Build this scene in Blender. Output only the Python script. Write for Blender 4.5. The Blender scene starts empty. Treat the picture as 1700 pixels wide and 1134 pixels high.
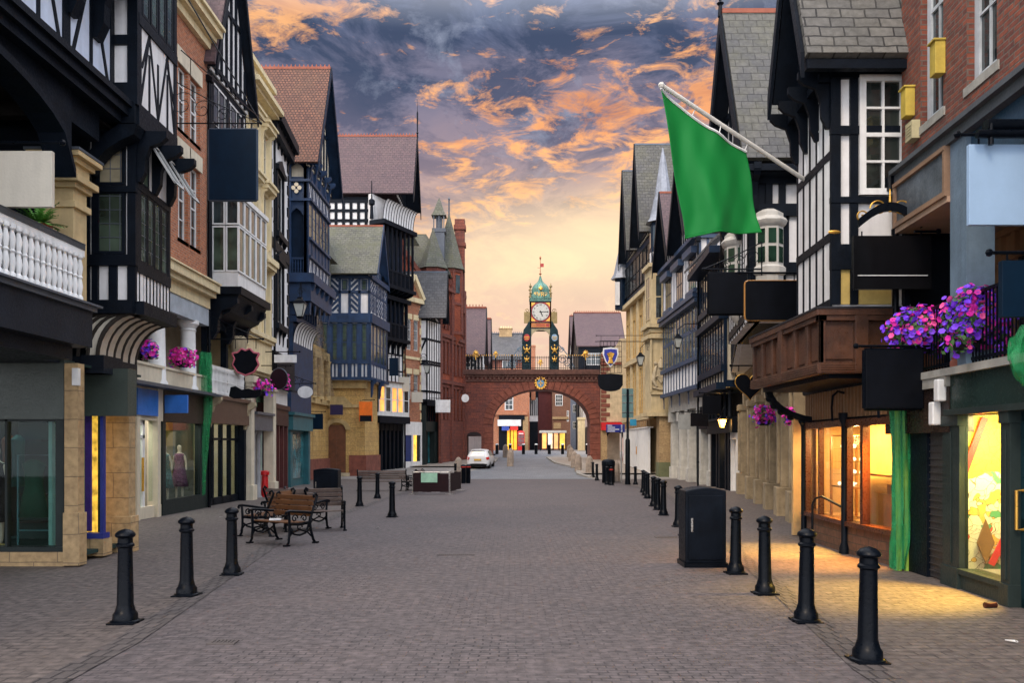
import bpy, math, random
from mathutils import Vector, Matrix
random.seed(7)
sc = bpy.context.scene
col = sc.collection
PI = math.pi
F = 1400.0; HY = 740.0; CX = 850.0; CZ = 1.82

# ---------------------------------------------------------------- camera
cam_d = bpy.data.cameras.new('camera'); cam = bpy.data.objects.new('camera', cam_d); col.objects.link(cam)
cam.location = (0, 0, CZ); cam.rotation_euler = (PI/2, 0, 0)
cam_d.sensor_width = 36; cam_d.lens = F/1700*36; cam_d.shift_y = (HY-567)/1700
cam_d.clip_end = 3000; cam_d.clip_start = .1
sc.camera = cam

# ---------------------------------------------------------------- node helpers
def N(nt, typ, **kw):
    n = nt.nodes.new(typ)
    for k, v in kw.items():
        if k.startswith('i_'):
            n.inputs[int(k[2:])].default_value = v
        else: setattr(n, k, v)
    return n
def L(nt, a, b): nt.links.new(a, b)
def ramp(nt, src, stops, interp='LINEAR'):
    r = nt.nodes.new('ShaderNodeValToRGB'); r.color_ramp.interpolation = interp
    e = r.color_ramp.elements
    while len(e) < len(stops): e.new(.5)
    for i, (p, c) in enumerate(stops):
        e[i].position = p; e[i].color = (c[0], c[1], c[2], 1) if not isinstance(c, (int, float)) else (c, c, c, 1)
    L(nt, src, r.inputs[0]); return r.outputs[0]
def mixc(nt, fac, a, b, mode='MIX'):
    m = nt.nodes.new('ShaderNodeMix'); m.data_type = 'RGBA'; m.blend_type = mode
    for i, v in ((0, fac), (6, a), (7, b)):
        s = m.inputs[i]
        if isinstance(v, bpy.types.NodeSocket): L(nt, v, s)
        elif isinstance(v, (int, float)): s.default_value = v if i == 0 else (v, v, v, 1)
        else: s.default_value = (v[0], v[1], v[2], 1)
    return m.outputs[2]
def mth(nt, op, a, b=0.0, c=None, clamp=False):
    m = nt.nodes.new('ShaderNodeMath'); m.operation = op; m.use_clamp = clamp
    for i, v in enumerate((a, b, c)):
        if v is None: continue
        if isinstance(v, bpy.types.NodeSocket): L(nt, v, m.inputs[i])
        else: m.inputs[i].default_value = v
    return m.outputs[0]

# ---------------------------------------------------------------- world: dusk sky with broken cloud
w = bpy.data.worlds.new('World'); sc.world = w; w.use_nodes = True
nt = w.node_tree; nt.nodes.clear()
tc = N(nt, 'ShaderNodeTexCoord'); sep = N(nt, 'ShaderNodeSeparateXYZ'); L(nt, tc.outputs['Generated'], sep.inputs[0])
dx, dy, dz = sep.outputs
SUN_EL, SUN_ROT = math.radians(46), math.radians(205)
nish = N(nt, 'ShaderNodeTexSky', sky_type='NISHITA', sun_disc=False, sun_elevation=SUN_EL, sun_rotation=SUN_ROT)
den = mth(nt, 'ADD', mth(nt, 'MAXIMUM', dz, 0.0), 0.16)
cv = N(nt, 'ShaderNodeCombineXYZ'); L(nt, mth(nt, 'DIVIDE', dx, den), cv.inputs[0]); L(nt, mth(nt, 'DIVIDE', dy, den), cv.inputs[1])
def cloud(scale, det, rough, off, dist=0.0, sx=1.0, rot=0.0):
    mp = N(nt, 'ShaderNodeMapping'); mp.inputs['Location'].default_value = off; mp.inputs['Scale'].default_value = (sx, 1, 1); mp.inputs['Rotation'].default_value = (0, 0, rot)
    L(nt, cv.outputs[0], mp.inputs[0])
    n = N(nt, 'ShaderNodeTexNoise'); n.inputs['Scale'].default_value = scale; n.inputs['Detail'].default_value = det
    n.inputs['Roughness'].default_value = rough; n.inputs['Distortion'].default_value = dist
    L(nt, mp.outputs[0], n.inputs[0]); return n.outputs['Fac']
def dcloud(scale, det, rough, off, dist=0.0, zs=2.2, tilt=.15):
    mp = N(nt, 'ShaderNodeMapping'); mp.inputs['Location'].default_value = off; mp.inputs['Scale'].default_value = (1, 1, zs); mp.inputs['Rotation'].default_value = (0, tilt, 0)
    L(nt, tc.outputs['Generated'], mp.inputs[0])
    n = N(nt, 'ShaderNodeTexNoise'); n.inputs['Scale'].default_value = scale; n.inputs['Detail'].default_value = det; n.inputs['Roughness'].default_value = rough; n.inputs['Distortion'].default_value = dist
    L(nt, mp.outputs[0], n.inputs[0]); return n.outputs['Fac']
dyc = mth(nt, 'MAXIMUM', dy, 0.05); pa = mth(nt, 'DIVIDE', dx, dyc); pb = mth(nt, 'DIVIDE', dz, dyc)
def spot(a0, b0, wa, wb, tilt=0.0):
    a = mth(nt, 'SUBTRACT', pa, a0); b = mth(nt, 'SUBTRACT', mth(nt, 'SUBTRACT', pb, b0), mth(nt, 'MULTIPLY', a, tilt))
    a = mth(nt, 'DIVIDE', a, wa); b = mth(nt, 'DIVIDE', b, wb)
    return mth(nt, 'POWER', 2.718, mth(nt, 'MULTIPLY', mth(nt, 'ADD', mth(nt, 'MULTIPLY', a, a), mth(nt, 'MULTIPLY', b, b)), -1.0))
elev = mth(nt, 'ADD', pb, mth(nt, 'MULTIPLY', mth(nt, 'SUBTRACT', dcloud(4.0, 8, .62, (3, 1, 0), .4), .5), .22))
clear = ramp(nt, elev, [(0, (.74, .52, .34)), (.15, (.78, .58, .34)), (.22, (.86, .56, .32)), (.28, (.62, .38, .27)), (.33, (.34, .235, .24)), (.40, (.23, .185, .23)), (.47, (.12, .125, .19)), (.56, (.075, .115, .21))])
dark = ramp(nt, elev, [(0, (.72, .46, .34)), (.16, (.74, .46, .31)), (.24, (.50, .31, .25)), (.30, (.24, .165, .18)), (.38, (.10, .09, .135)), (.46, (.035, .045, .085)), (.56, (.032, .048, .095))])
n1 = dcloud(8.0, 13, .68, (1.3, 4.2, .4), .5)
cm = ramp(nt, n1, [(.43, 0.0), (.56, 1.0)])
base = mixc(nt, cm, clear, dark)
n6 = dcloud(11, 12, .68, (4.3, 8.8, 0), .4, 1.6)   # pale wisps
base = mixc(nt, mth(nt, 'MULTIPLY', ramp(nt, n6, [(.54, 0.0), (.72, .7)]), ramp(nt, pb, [(.28, 0.0), (.36, 1.0)])), base, (.30, .33, .42))
lit = ramp(nt, elev, [(0, (.95, .66, .38)), (.22, (1.05, .66, .28)), (.30, (1.05, .52, .17)), (.40, (1.0, .42, .12)), (.50, (.98, .50, .18))])
n2 = dcloud(19, 13, .66, (7.7, 2.1, .3), .5, 2.6, .12)
s1 = spot(.05, .375, .30, .075, .10); s2 = spot(-.30, .515, .115, .062, .3); s3 = spot(.20, .44, .14, .06, .1); s4 = spot(.02, .29, .22, .035, .12)
bo = mth(nt, 'ADD', mth(nt, 'ADD', mth(nt, 'MULTIPLY', s1, .125), mth(nt, 'MULTIPLY', s2, .20)), mth(nt, 'ADD', mth(nt, 'MULTIPLY', s3, .06), mth(nt, 'MULTIPLY', s4, .10)))
lm = ramp(nt, mth(nt, 'ADD', n2, bo), [(.595, 0.0), (.72, 1.0)])
lit = mixc(nt, 1.0, lit, ramp(nt, dcloud(9, 10, .62, (1, 6, 2), .6, 2.4), [(.34, (.62, .52, .55)), (.62, (1.12, 1.1, 1.0))]), 'MULTIPLY')
c1 = mixc(nt, mth(nt, 'MULTIPLY', lm, .92), base, lit)
# warm glow low over the end of the street
gl = mth(nt, 'MULTIPLY', spot(.10, .235, .20, .062, .05), mth(nt, 'GREATER_THAN', dy, 0.0))
c2 = mixc(nt, mth(nt, 'MULTIPLY', gl, .75), c1, (1.08, .82, .44))
# unseen sky overhead and behind the viewer, brightened to light street and facades
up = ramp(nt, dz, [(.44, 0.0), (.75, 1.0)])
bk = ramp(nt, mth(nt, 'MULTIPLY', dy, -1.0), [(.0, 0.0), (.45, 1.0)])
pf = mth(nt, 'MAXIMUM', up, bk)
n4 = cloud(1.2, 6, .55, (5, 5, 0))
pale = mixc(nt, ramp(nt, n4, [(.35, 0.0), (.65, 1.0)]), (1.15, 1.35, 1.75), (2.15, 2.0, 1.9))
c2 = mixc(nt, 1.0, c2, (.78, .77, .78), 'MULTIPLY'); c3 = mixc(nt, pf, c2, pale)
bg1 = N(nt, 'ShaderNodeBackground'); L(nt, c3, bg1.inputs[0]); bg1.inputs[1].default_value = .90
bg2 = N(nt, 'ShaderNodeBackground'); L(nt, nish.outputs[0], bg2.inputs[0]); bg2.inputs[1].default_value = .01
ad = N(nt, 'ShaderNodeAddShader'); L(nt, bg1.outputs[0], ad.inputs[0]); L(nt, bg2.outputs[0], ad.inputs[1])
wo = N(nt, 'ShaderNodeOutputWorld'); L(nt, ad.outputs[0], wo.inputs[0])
# ---------------------------------------------------------------- soft sun behind thin cloud
sd = bpy.data.lights.new('sun', 'SUN'); sd.energy = 1.1; sd.angle = math.radians(18); sd.color = (1, .80, .60)
so = bpy.data.objects.new('sun', sd); col.objects.link(so); so.location = (0, -5, 30)
sdir = Vector((math.sin(SUN_ROT)*math.cos(SUN_EL), math.cos(SUN_ROT)*math.cos(SUN_EL), math.sin(SUN_EL)))
so.rotation_euler = sdir.to_track_quat('Z', 'Y').to_euler()
sc.view_settings.view_transform = 'Standard'; sc.view_settings.look = 'None'
sc.view_settings.exposure = 0.72; sc.view_settings.gamma = 1.0
sc.render.resolution_x = 1024; sc.render.resolution_y = 684

# ---------------------------------------------------------------- ground profile
KN = [(-30, 0.19), (0, 0), (46, -.296), (54, -.2), (62, .14), (72, .53), (82, .95), (95, 1.15), (120, 1.2), (2000, 1.2)]
def gz(y):
    for (a, za), (b, zb) in zip(KN, KN[1:]):
        if y <= b:
            return za+(zb-za)*max(0, (y-a)/(b-a))
    return 1.2
def XP(px, Y): return (px-CX)/F*Y
def ZP(py, Y): return CZ-(py-HY)/F*Y

# ---------------------------------------------------------------- materials
MC = {}
def newmat(name):
    m = bpy.data.materials.new(name); m.use_nodes = True
    nt = m.node_tree; nt.nodes.clear()
    b = N(nt, 'ShaderNodeBsdfPrincipled'); o = N(nt, 'ShaderNodeOutputMaterial'); L(nt, b.outputs[0], o.inputs[0])
    return m, nt, b
def M(name, c, rough=.6, metal=0, var=.18, vs=2.5, bump=.15, bs=30, streak=0.0):
    if name in MC: return MC[name]
    m, nt, b = newmat(name); MC[name] = m
    b.inputs['Roughness'].default_value = rough; b.inputs['Metallic'].default_value = metal
    if max(c) < .06: b.inputs['Specular IOR Level'].default_value = .13
    tcn = N(nt, 'ShaderNodeTexCoord')
    n = N(nt, 'ShaderNodeTexNoise'); n.inputs['Scale'].default_value = vs; n.inputs['Detail'].default_value = 7; n.inputs['Roughness'].default_value = .65
    L(nt, tcn.outputs['Object'], n.inputs[0])
    lo = [x*(1-var*1.6) for x in c]; hi = [x*(1+var*.8) for x in c]
    cc = ramp(nt, n.outputs['Fac'], [(.28, lo), (.7, hi)])
    if streak:
        mp = N(nt, 'ShaderNodeMapping'); mp.inputs['Scale'].default_value = (4, 4, .35); L(nt, tcn.outputs['Object'], mp.inputs[0])
        n3 = N(nt, 'ShaderNodeTexNoise'); n3.inputs['Scale'].default_value = 1.6; n3.inputs['Detail'].default_value = 6; L(nt, mp.outputs[0], n3.inputs[0])
        f = ramp(nt, n3.outputs['Fac'], [(.45, 0.0), (.75, streak)])
        cc = mixc(nt, f, cc, [x*.45 for x in c])
    L(nt, cc, b.inputs['Base Color'])
    if bump:
        n2 = N(nt, 'ShaderNodeTexNoise'); n2.inputs['Scale'].default_value = bs; n2.inputs['Detail'].default_value = 4; L(nt, tcn.outputs['Object'], n2.inputs[0])
        bp = N(nt, 'ShaderNodeBump'); bp.inputs['Strength'].default_value = bump; bp.inputs['Distance'].default_value = .02
        L(nt, n2.outputs['Fac'], bp.inputs['Height']); L(nt, bp.outputs[0], b.inputs['Normal'])
        rr = ramp(nt, n2.outputs['Fac'], [(.3, max(.05, rough-.1)), (.7, min(1, rough+.12))]); L(nt, rr, b.inputs['Roughness'])
    return m
def BR(name, c1, c2, mort, bw=.225, bh=.075, ms=.012, rough=.85, bump=.5, wear=.35, wcol=None, off=.5, warp=.006, moss=None, ws=.7, fade=0, gum=0):
    """courses laid in metres on the surface's own UV: brick, slate, setts, ashlar"""
    if name in MC: return MC[name]
    m, nt, b = newmat(name); MC[name] = m
    uv = N(nt, 'ShaderNodeUVMap'); uv.uv_map = 'uv'
    wn = N(nt, 'ShaderNodeTexNoise'); wn.inputs['Scale'].default_value = 2.2; wn.inputs['Detail'].default_value = 3; L(nt, uv.outputs[0], wn.inputs[0])
    va = N(nt, 'ShaderNodeVectorMath'); va.operation = 'MULTIPLY_ADD'; L(nt, wn.outputs['Color'], va.inputs[0]); va.inputs[1].default_value = (warp*6,)*3; L(nt, uv.outputs[0], va.inputs[2])
    br = N(nt, 'ShaderNodeTexBrick'); L(nt, va.outputs[0], br.inputs['Vector'])
    br.offset = off; br.inputs['Scale'].default_value = 1; br.inputs['Brick Width'].default_value = bw; br.inputs['Row Height'].default_value = bh
    br.inputs['Mortar Size'].default_value = ms; br.inputs['Mortar Smooth'].default_value = .3
    br.inputs['Color1'].default_value = (*c1, 1); br.inputs['Color2'].default_value = (*c2, 1); br.inputs['Mortar'].default_value = (*mort, 1)
    n = N(nt, 'ShaderNodeTexNoise'); n.inputs['Scale'].default_value = ws; n.inputs['Detail'].default_value = 8; n.inputs['Roughness'].default_value = .7; L(nt, uv.outputs[0], n.inputs[0])
    f = ramp(nt, n.outputs['Fac'], [(.42, 0.0), (.68, wear)])
    bc = br.outputs['Color']
    if fade:
        nf = N(nt, 'ShaderNodeTexNoise'); nf.inputs['Scale'].default_value = 1.1; nf.inputs['Detail'].default_value = 6; L(nt, uv.outputs[0], nf.inputs[0])
        bc = mixc(nt, ramp(nt, nf.outputs['Fac'], [(.40, 0.0), (.62, fade)]), br.outputs['Color'], [(x+y)/2*.95 for x, y in zip(c1, c2)])
    cc = mixc(nt, f, bc, wcol or [x*.35 for x in c1])
    if gum:
        vg = N(nt, 'ShaderNodeTexVoronoi'); vg.inputs['Scale'].default_value = 2.3; L(nt, uv.outputs[0], vg.inputs[0])
        cc = mixc(nt, ramp(nt, vg.outputs['Distance'], [(.035, .55), (.06, 0.0)]), cc, (.20, .18, .17))
        ns = N(nt, 'ShaderNodeTexNoise'); ns.inputs['Scale'].default_value = .9; ns.inputs['Detail'].default_value = 10; ns.inputs['Roughness'].default_value = .75; ns.inputs['Distortion'].default_value = .8; L(nt, uv.outputs[0], ns.inputs[0])
        cc = mixc(nt, ramp(nt, ns.outputs['Fac'], [(.30, .55), (.42, 0.0)]), cc, [x*.45 for x in c1])
    n5 = N(nt, 'ShaderNodeTexNoise'); n5.inputs['Scale'].default_value = 9; n5.inputs['Detail'].default_value = 5; L(nt, uv.outputs[0], n5.inputs[0])
    cc = mixc(nt, 1.0, cc, ramp(nt, n5.outputs['Fac'], [(.3, .55 if gum else .72), (.7, 1.4 if gum else 1.2)]), 'MULTIPLY')
    if moss:
        n4 = N(nt, 'ShaderNodeTexNoise'); n4.inputs['Scale'].default_value = 1.3; n4.inputs['Detail'].default_value = 9; n4.inputs['Roughness'].default_value = .75; L(nt, uv.outputs[0], n4.inputs[0])
        cc = mixc(nt, ramp(nt, n4.outputs['Fac'], [(.45, 0.0), (.62, .75)]), cc, moss)
    L(nt, cc, b.inputs['Base Color']); b.inputs['Roughness'].default_value = rough
    n2 = N(nt, 'ShaderNodeTexNoise'); n2.inputs['Scale'].default_value = 25; n2.inputs['Detail'].default_value = 5; L(nt, uv.outputs[0], n2.inputs[0])
    h = mth(nt, 'ADD', mth(nt, 'MULTIPLY', br.outputs['Fac'], -1.0), mth(nt, 'MULTIPLY', n2.outputs['Fac'], .5))
    bp = N(nt, 'ShaderNodeBump'); bp.inputs['Strength'].default_value = bump; bp.inputs['Distance'].default_value = .02; L(nt, h, bp.inputs['Height']); L(nt, bp.outputs[0], b.inputs['Normal'])
    return m
def EM(name, c, s, tex=None):
    if name in MC: return MC[name]
    m, nt, b = newmat(name); MC[name] = m
    b.inputs['Base Color'].default_value = (*[min(1, x) for x in c], 1); b.inputs['Roughness'].default_value = .6
    b.inputs['Emission Color'].default_value = (*c, 1); b.inputs['Emission Strength'].default_value = s
    if tex:
        tcn = N(nt, 'ShaderNodeTexCoord'); n = N(nt, 'ShaderNodeTexNoise'); n.inputs['Scale'].default_value = tex; n.inputs['Detail'].default_value = 5; L(nt, tcn.outputs['Object'], n.inputs[0])
        L(nt, ramp(nt, n.outputs['Fac'], [(.35, [x*.25 for x in c]), (.62, c)]), b.inputs['Emission Color'])
    return m
def glass_clear(name='shop_glass'):
    if name in MC: return MC[name]
    m = bpy.data.materials.new(name); m.use_nodes = True; MC[name] = m
    nt = m.node_tree; nt.nodes.clear(); o = N(nt, 'ShaderNodeOutputMaterial')
    t = N(nt, 'ShaderNodeBsdfTransparent'); t.inputs[0].default_value = (.86, .92, .9, 1)
    g = N(nt, 'ShaderNodeBsdfGlossy'); g.inputs[1].default_value = .02
    fr = N(nt, 'ShaderNodeFresnel'); fr.inputs[0].default_value = 1.5
    mx = N(nt, 'ShaderNodeMixShader'); L(nt, mth(nt, 'MULTIPLY', fr.outputs[0], .22), mx.inputs[0]); L(nt, t.outputs[0], mx.inputs[1]); L(nt, g.outputs[0], mx.inputs[2]); L(nt, mx.outputs[0], o.inputs[0])
    return m
def glass_dark(name='window_glass', c=(.02, .028, .03)):
    if name in MC: return MC[name]
    m, nt, b = newmat(name); MC[name] = m
    tcn = N(nt, 'ShaderNodeTexCoord')
    n = N(nt, 'ShaderNodeTexNoise'); n.inputs['Scale'].default_value = 1.4; n.inputs['Detail'].default_value = 3; L(nt, tcn.outputs['Object'], n.inputs[0])
    L(nt, ramp(nt, n.outputs['Fac'], [(.35, [x*.5 for x in c]), (.65, [x*2.2 for x in c])]), b.inputs['Base Color'])
    b.inputs['Roughness'].default_value = .06; b.inputs['Specular IOR Level'].default_value = .8
    n2 = N(nt, 'ShaderNodeTexNoise'); n2.inputs['Scale'].default_value = 3.5; L(nt, tcn.outputs['Object'], n2.inputs[0])
    bp = N(nt, 'ShaderNodeBump'); bp.inputs['Strength'].default_value = .12; bp.inputs['Distance'].default_value = .05; L(nt, n2.outputs['Fac'], bp.inputs['Height']); L(nt, bp.outputs[0], b.inputs['Normal'])
    return m

BLK = M('black_painted_timber', (.0035, .0065, .012), .5, var=.35, bump=.25)
NAVY = M('navy_painted_timber', (.006, .030, .085), .5, var=.35, bump=.25)
NAVD = M('dark_navy_paint', (.006, .016, .036), .45, var=.35)
TEAL = M('teal_paint', (.02, .11, .13), .45)
GRN = M('grey_green_paint', (.045, .06, .05), .45)
DGRN = M('dark_slate_green_paint', (.02, .027, .026), .4)
WHT = M('white_render', (.74, .73, .72), .85, var=.1, streak=.35)
WHTP = M('white_paint', (.76, .76, .74), .5, var=.1, streak=.25, bump=.06)
BLUW = M('blue_white_render', (.58, .66, .80), .85, var=.1, streak=.3)
CRM = M('cream_stucco', (.72, .60, .36), .8, var=.12, streak=.35)
CRMP = M('pale_cream_paint', (.64, .57, .43), .6, var=.1, streak=.3)
YST = BR('yellow_sandstone', (.60, .39, .13), (.50, .31, .10), (.25, .17, .08), .6, .3, .008, wear=.35, wcol=(.20, .13, .07))
BUF = BR('buff_sandstone', (.46, .32, .16), (.38, .255, .125), (.20, .14, .08), .75, .45, .008, wear=.45, wcol=(.17, .11, .06))
PST = M('pale_carved_stone', (.52, .43, .28), .85, var=.25, streak=.5, bump=.4)
RSB = BR('red_sandstone', (.25, .070, .042), (.165, .050, .036), (.08, .035, .03), .5, .26, .012, wear=.55, wcol=(.075, .035, .035))
RSA = M('red_sandstone_block', (.21, .065, .042), .9, var=.3, bump=.5)
BRK = BR('red_brick', (.26, .062, .028), (.12, .032, .022), (.12, .09, .07), wear=.45, wcol=(.10, .045, .035))
BRO = BR('orange_brick', (.52, .16, .06), (.34, .095, .04), (.32, .25, .18), wear=.2)
BRD = BR('deep_red_brick', (.55, .12, .04), (.36, .07, .03), (.13, .06, .05), .225, .075, .01, wear=.4, wcol=(.08, .035, .03))
SLT = BR('grey_slate', (.10, .098, .104), (.062, .062, .068), (.025, .025, .025), .36, .24, .012, .6, .8, wear=.4, wcol=(.07, .07, .06))
SLTM = BR('mossy_grey_slate', (.098, .095, .09), (.062, .062, .062), (.025, .025, .025), .36, .24, .012, .7, .8, wear=.4, wcol=(.12, .115, .05))
SLG = BR('green_slate', (.125, .125, .105), (.085, .087, .075), (.035, .04, .03), .3, .2, .015, .75, .9, wear=.4, wcol=(.22, .22, .16), moss=(.10, .105, .06))
SLP = BR('purple_slate', (.105, .062, .068), (.078, .048, .056), (.045, .03, .035), .3, .22, .012, .7, .7, wear=.3, wcol=(.13, .09, .08))
TIL = BR('red_clay_tile', (.20, .088, .055), (.125, .058, .042), (.045, .022, .018), .17, .17, .022, .85, .9, wear=.45, wcol=(.11, .065, .042))
TER = M('terracotta_ridge', (.28, .085, .05), .8)
LEAD = M('grey_lead', (.10, .115, .14), .4, .3)
IRON = M('black_iron', (.002, .0035, .0065), .34, 0, bump=.1)
GLS = glass_dark(); GLC = glass_clear()
GLG = glass_dark('green_tinged_glass', (.035, .05, .035))
GOLD = M('gold_leaf', (.75, .42, .08), .35, .7)
WOOD = M('brown_varnished_timber', (.15, .055, .025), .38, var=.3)
WOODL = M('light_varnished_timber', (.45, .20, .06), .4, var=.3)
SIGNB = M('black_sign_board', (.003, .004, .007), .45, var=.4, bump=0)
SIGNN = M('navy_sign_board', (.002, .012, .028), .45, bump=0)
STEEL = M('brushed_steel', (.45, .43, .40), .3, .9)

# ---------------------------------------------------------------- mesh builder
class MB:
    def __init__(s): s.v = []; s.f = []; s.sm = []
    def add(s, vs, fs, smooth=False):
        o = len(s.v); s.v += [Vector(p) for p in vs]; s.f += [tuple(i+o for i in f) for f in fs]; s.sm += [smooth]*len(fs); return s
    def quad(s, *p): return s.add(p, [tuple(range(len(p)))])
    def obb(s, o, a, b, c):
        o, a, b, c = map(Vector, (o, a, b, c))
        p = [o, o+a, o+a+b, o+b, o+c, o+a+c, o+a+b+c, o+b+c]
        if a.cross(b).dot(c) < 0: fs = [(0,1,2,3), (7,6,5,4), (0,4,5,1), (1,5,6,2), (2,6,7,3), (3,7,4,0)]
        else: fs = [(3,2,1,0), (4,5,6,7), (1,5,4,0), (2,6,5,1), (3,7,6,2), (0,4,7,3)]
        return s.add(p, fs)
    def box(s, x0, x1, y0, y1, z0, z1):
        return s.obb((min(x0,x1), min(y0,y1), min(z0,z1)), (abs(x1-x0), 0, 0), (0, abs(y1-y0), 0), (0, 0, abs(z1-z0)))
    def beam(s, p, q, wd, h, up=(0, 0, 1)):
        p, q = Vector(p), Vector(q); t = (q-p).normalized(); up = Vector(up)
        side = t.cross(up)
        if side.length < 1e-4: side = t.cross(Vector((1, 0, 0)))
        side.normalize(); u2 = side.cross(t).normalized()
        return s.obb(p-side*wd/2-u2*h/2, q-p, side*wd, u2*h)
    def prism(s, pts, vec):
        pts = [Vector(p) for p in pts]; vec = Vector(vec); n = len(pts)
        nrm = Vector((0, 0, 0))
        for i in range(n): nrm += (pts[i]-pts[0]).cross(pts[(i+1) % n]-pts[0])
        if nrm.dot(vec) > 0: pts = pts[::-1]
        fs = [tuple(range(n)), tuple(range(2*n-1, n-1, -1))]
        for i in range(n): j = (i+1) % n; fs.append((j, i, i+n, j+n))
        return s.add(pts+[p+vec for p in pts], fs)
    def tube(s, pts, r, n=8, cap=True):
        pts = [Vector(p) for p in pts]; vs = []; fs = []
        rs = r if isinstance(r, (list, tuple)) else [r]*len(pts)
        pu = None
        for i, p in enumerate(pts):
            t = (pts[min(i+1, len(pts)-1)]-pts[max(i-1, 0)]).normalized()
            a = pu if pu is not None else (Vector((0, 0, 1)) if abs(t.z) < .9 else Vector((1, 0, 0)))
            a = (a-t*a.dot(t)); a = a.normalized() if a.length > 1e-5 else t.orthogonal().normalized(); pu = a; b = t.cross(a)
            for k in range(n):
                an = 2*PI*k/n; vs.append(p+(a*math.cos(an)+b*math.sin(an))*rs[i])
        for i in range(len(pts)-1):
            for k in range(n): k2 = (k+1) % n; fs.append((i*n+k, i*n+k2, (i+1)*n+k2, (i+1)*n+k))
        s.add(vs, fs, True)
        if cap:
            o = len(s.v)-len(vs); s.f += [tuple(o+k for k in reversed(range(n))), tuple(o+len(vs)-n+k for k in range(n))]; s.sm += [False]*2
        return s
    def lathe(s, prof, c=(0, 0, 0), n=16, a0=0.0):
        vs = []; fs = []; c = Vector(c)
        for r, z in prof:
            for k in range(n): an = a0+2*PI*k/n; vs.append(c+Vector((r*math.cos(an), r*math.sin(an), z)))
        for i in range(len(prof)-1):
            for k in range(n): k2 = (k+1) % n; fs.append((i*n+k, i*n+k2, (i+1)*n+k2, (i+1)*n+k))
        o = len(s.v); s.add(vs, fs, True)
        s.f += [tuple(o+k for k in reversed(range(n))), tuple(o+len(vs)-n+k for k in range(n))]; s.sm += [False]*2
        return s
    def blob(s, c, r, sub=1, jit=.0):
        c = Vector(c); r = Vector(r) if not isinstance(r, (int, float)) else Vector((r, r, r))
        nu, nv = 6+4*sub, 4+2*sub; vs = [c+Vector((0, 0, -r.z))]
        for j in range(1, nv):
            ph = -PI/2+PI*j/nv
            for i in range(nu):
                th = 2*PI*i/nu; q = 1+random.uniform(-jit, jit)
                vs.append(c+Vector((r.x*math.cos(ph)*math.cos(th)*q, r.y*math.cos(ph)*math.sin(th)*q, r.z*math.sin(ph)*q)))
        vs.append(c+Vector((0, 0, r.z))); fs = []
        for i in range(nu): fs.append((0, 1+(i+1) % nu, 1+i))
        for j in range(nv-2):
            for i in range(nu): a = 1+j*nu; fs.append((a+i, a+(i+1) % nu, a+nu+(i+1) % nu, a+nu+i))
        a = 1+(nv-2)*nu
        for i in range(nu): fs.append((a+i, a+(i+1) % nu, len(vs)-1))
        return s.add(vs, fs, True)
    def build(s, name, mat, parent=None, bevel=0, solid=0):
        me = bpy.data.meshes.new(name)
        off = parent_world(parent)
        me.from_pydata([tuple(v-off) for v in s.v], [], s.f)
        mats = mat if isinstance(mat, list) else [mat]
        for m in mats: me.materials.append(m)
        me.polygons.foreach_set('use_smooth', s.sm)
        if any(s.sm): me.set_sharp_from_angle(angle=math.radians(38))
        uvl = me.uv_layers.new(name='uv'); Z = Vector((0, 0, 1)); data = []
        for p in me.polygons:
            n = p.normal; t = Z.cross(n)
            if t.length < .02: t = Vector((1, 0, 0)); b = Vector((0, 1, 0))
            else: t.normalize(); b = n.cross(t)
            for vi in p.vertices: v = s.v[vi]; data += [v.dot(t), v.dot(b)]
        uvl.data.foreach_set('uv', data)
        o = bpy.data.objects.new(name, me); col.objects.link(o)
        if parent: o.parent = parent
        if solid: md = o.modifiers.new('s', 'SOLIDIFY'); md.thickness = solid
        if bevel:
            md = o.modifiers.new('b', 'BEVEL'); md.width = bevel; md.segments = 2; md.limit_method = 'ANGLE'
        return o
def parent_world(p):
    v = Vector((0, 0, 0))
    while p: v += p.location; p = p.parent
    return v
def tag(o, label=None, cat=None, group=None, kind=None):
    if label: o['label'] = label
    if cat: o['category'] = cat
    if group: o['group'] = group
    if kind: o['kind'] = kind
    return o
def thing(name, label, cat, loc=(0, 0, 0), group=None):
    o = bpy.data.objects.new(name, None); col.objects.link(o); o.location = loc; o.empty_display_size = .3
    return tag(o, label, cat, group)
def copy_tree(o, loc, rz=None, label=None):
    def cp(a, par):
        c = a.copy(); col.objects.link(c)
        if par: c.parent = par
        for ch in kids.get(a, []): cp(ch, c)
        return c
    kids = {}
    for q in list(col.objects):
        if q.parent: kids.setdefault(q.parent, []).append(q)
    c = cp(o, None); c.location = loc
    if rz is not None: c.rotation_euler.z = rz
    if label: c['label'] = label
    return c

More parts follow.
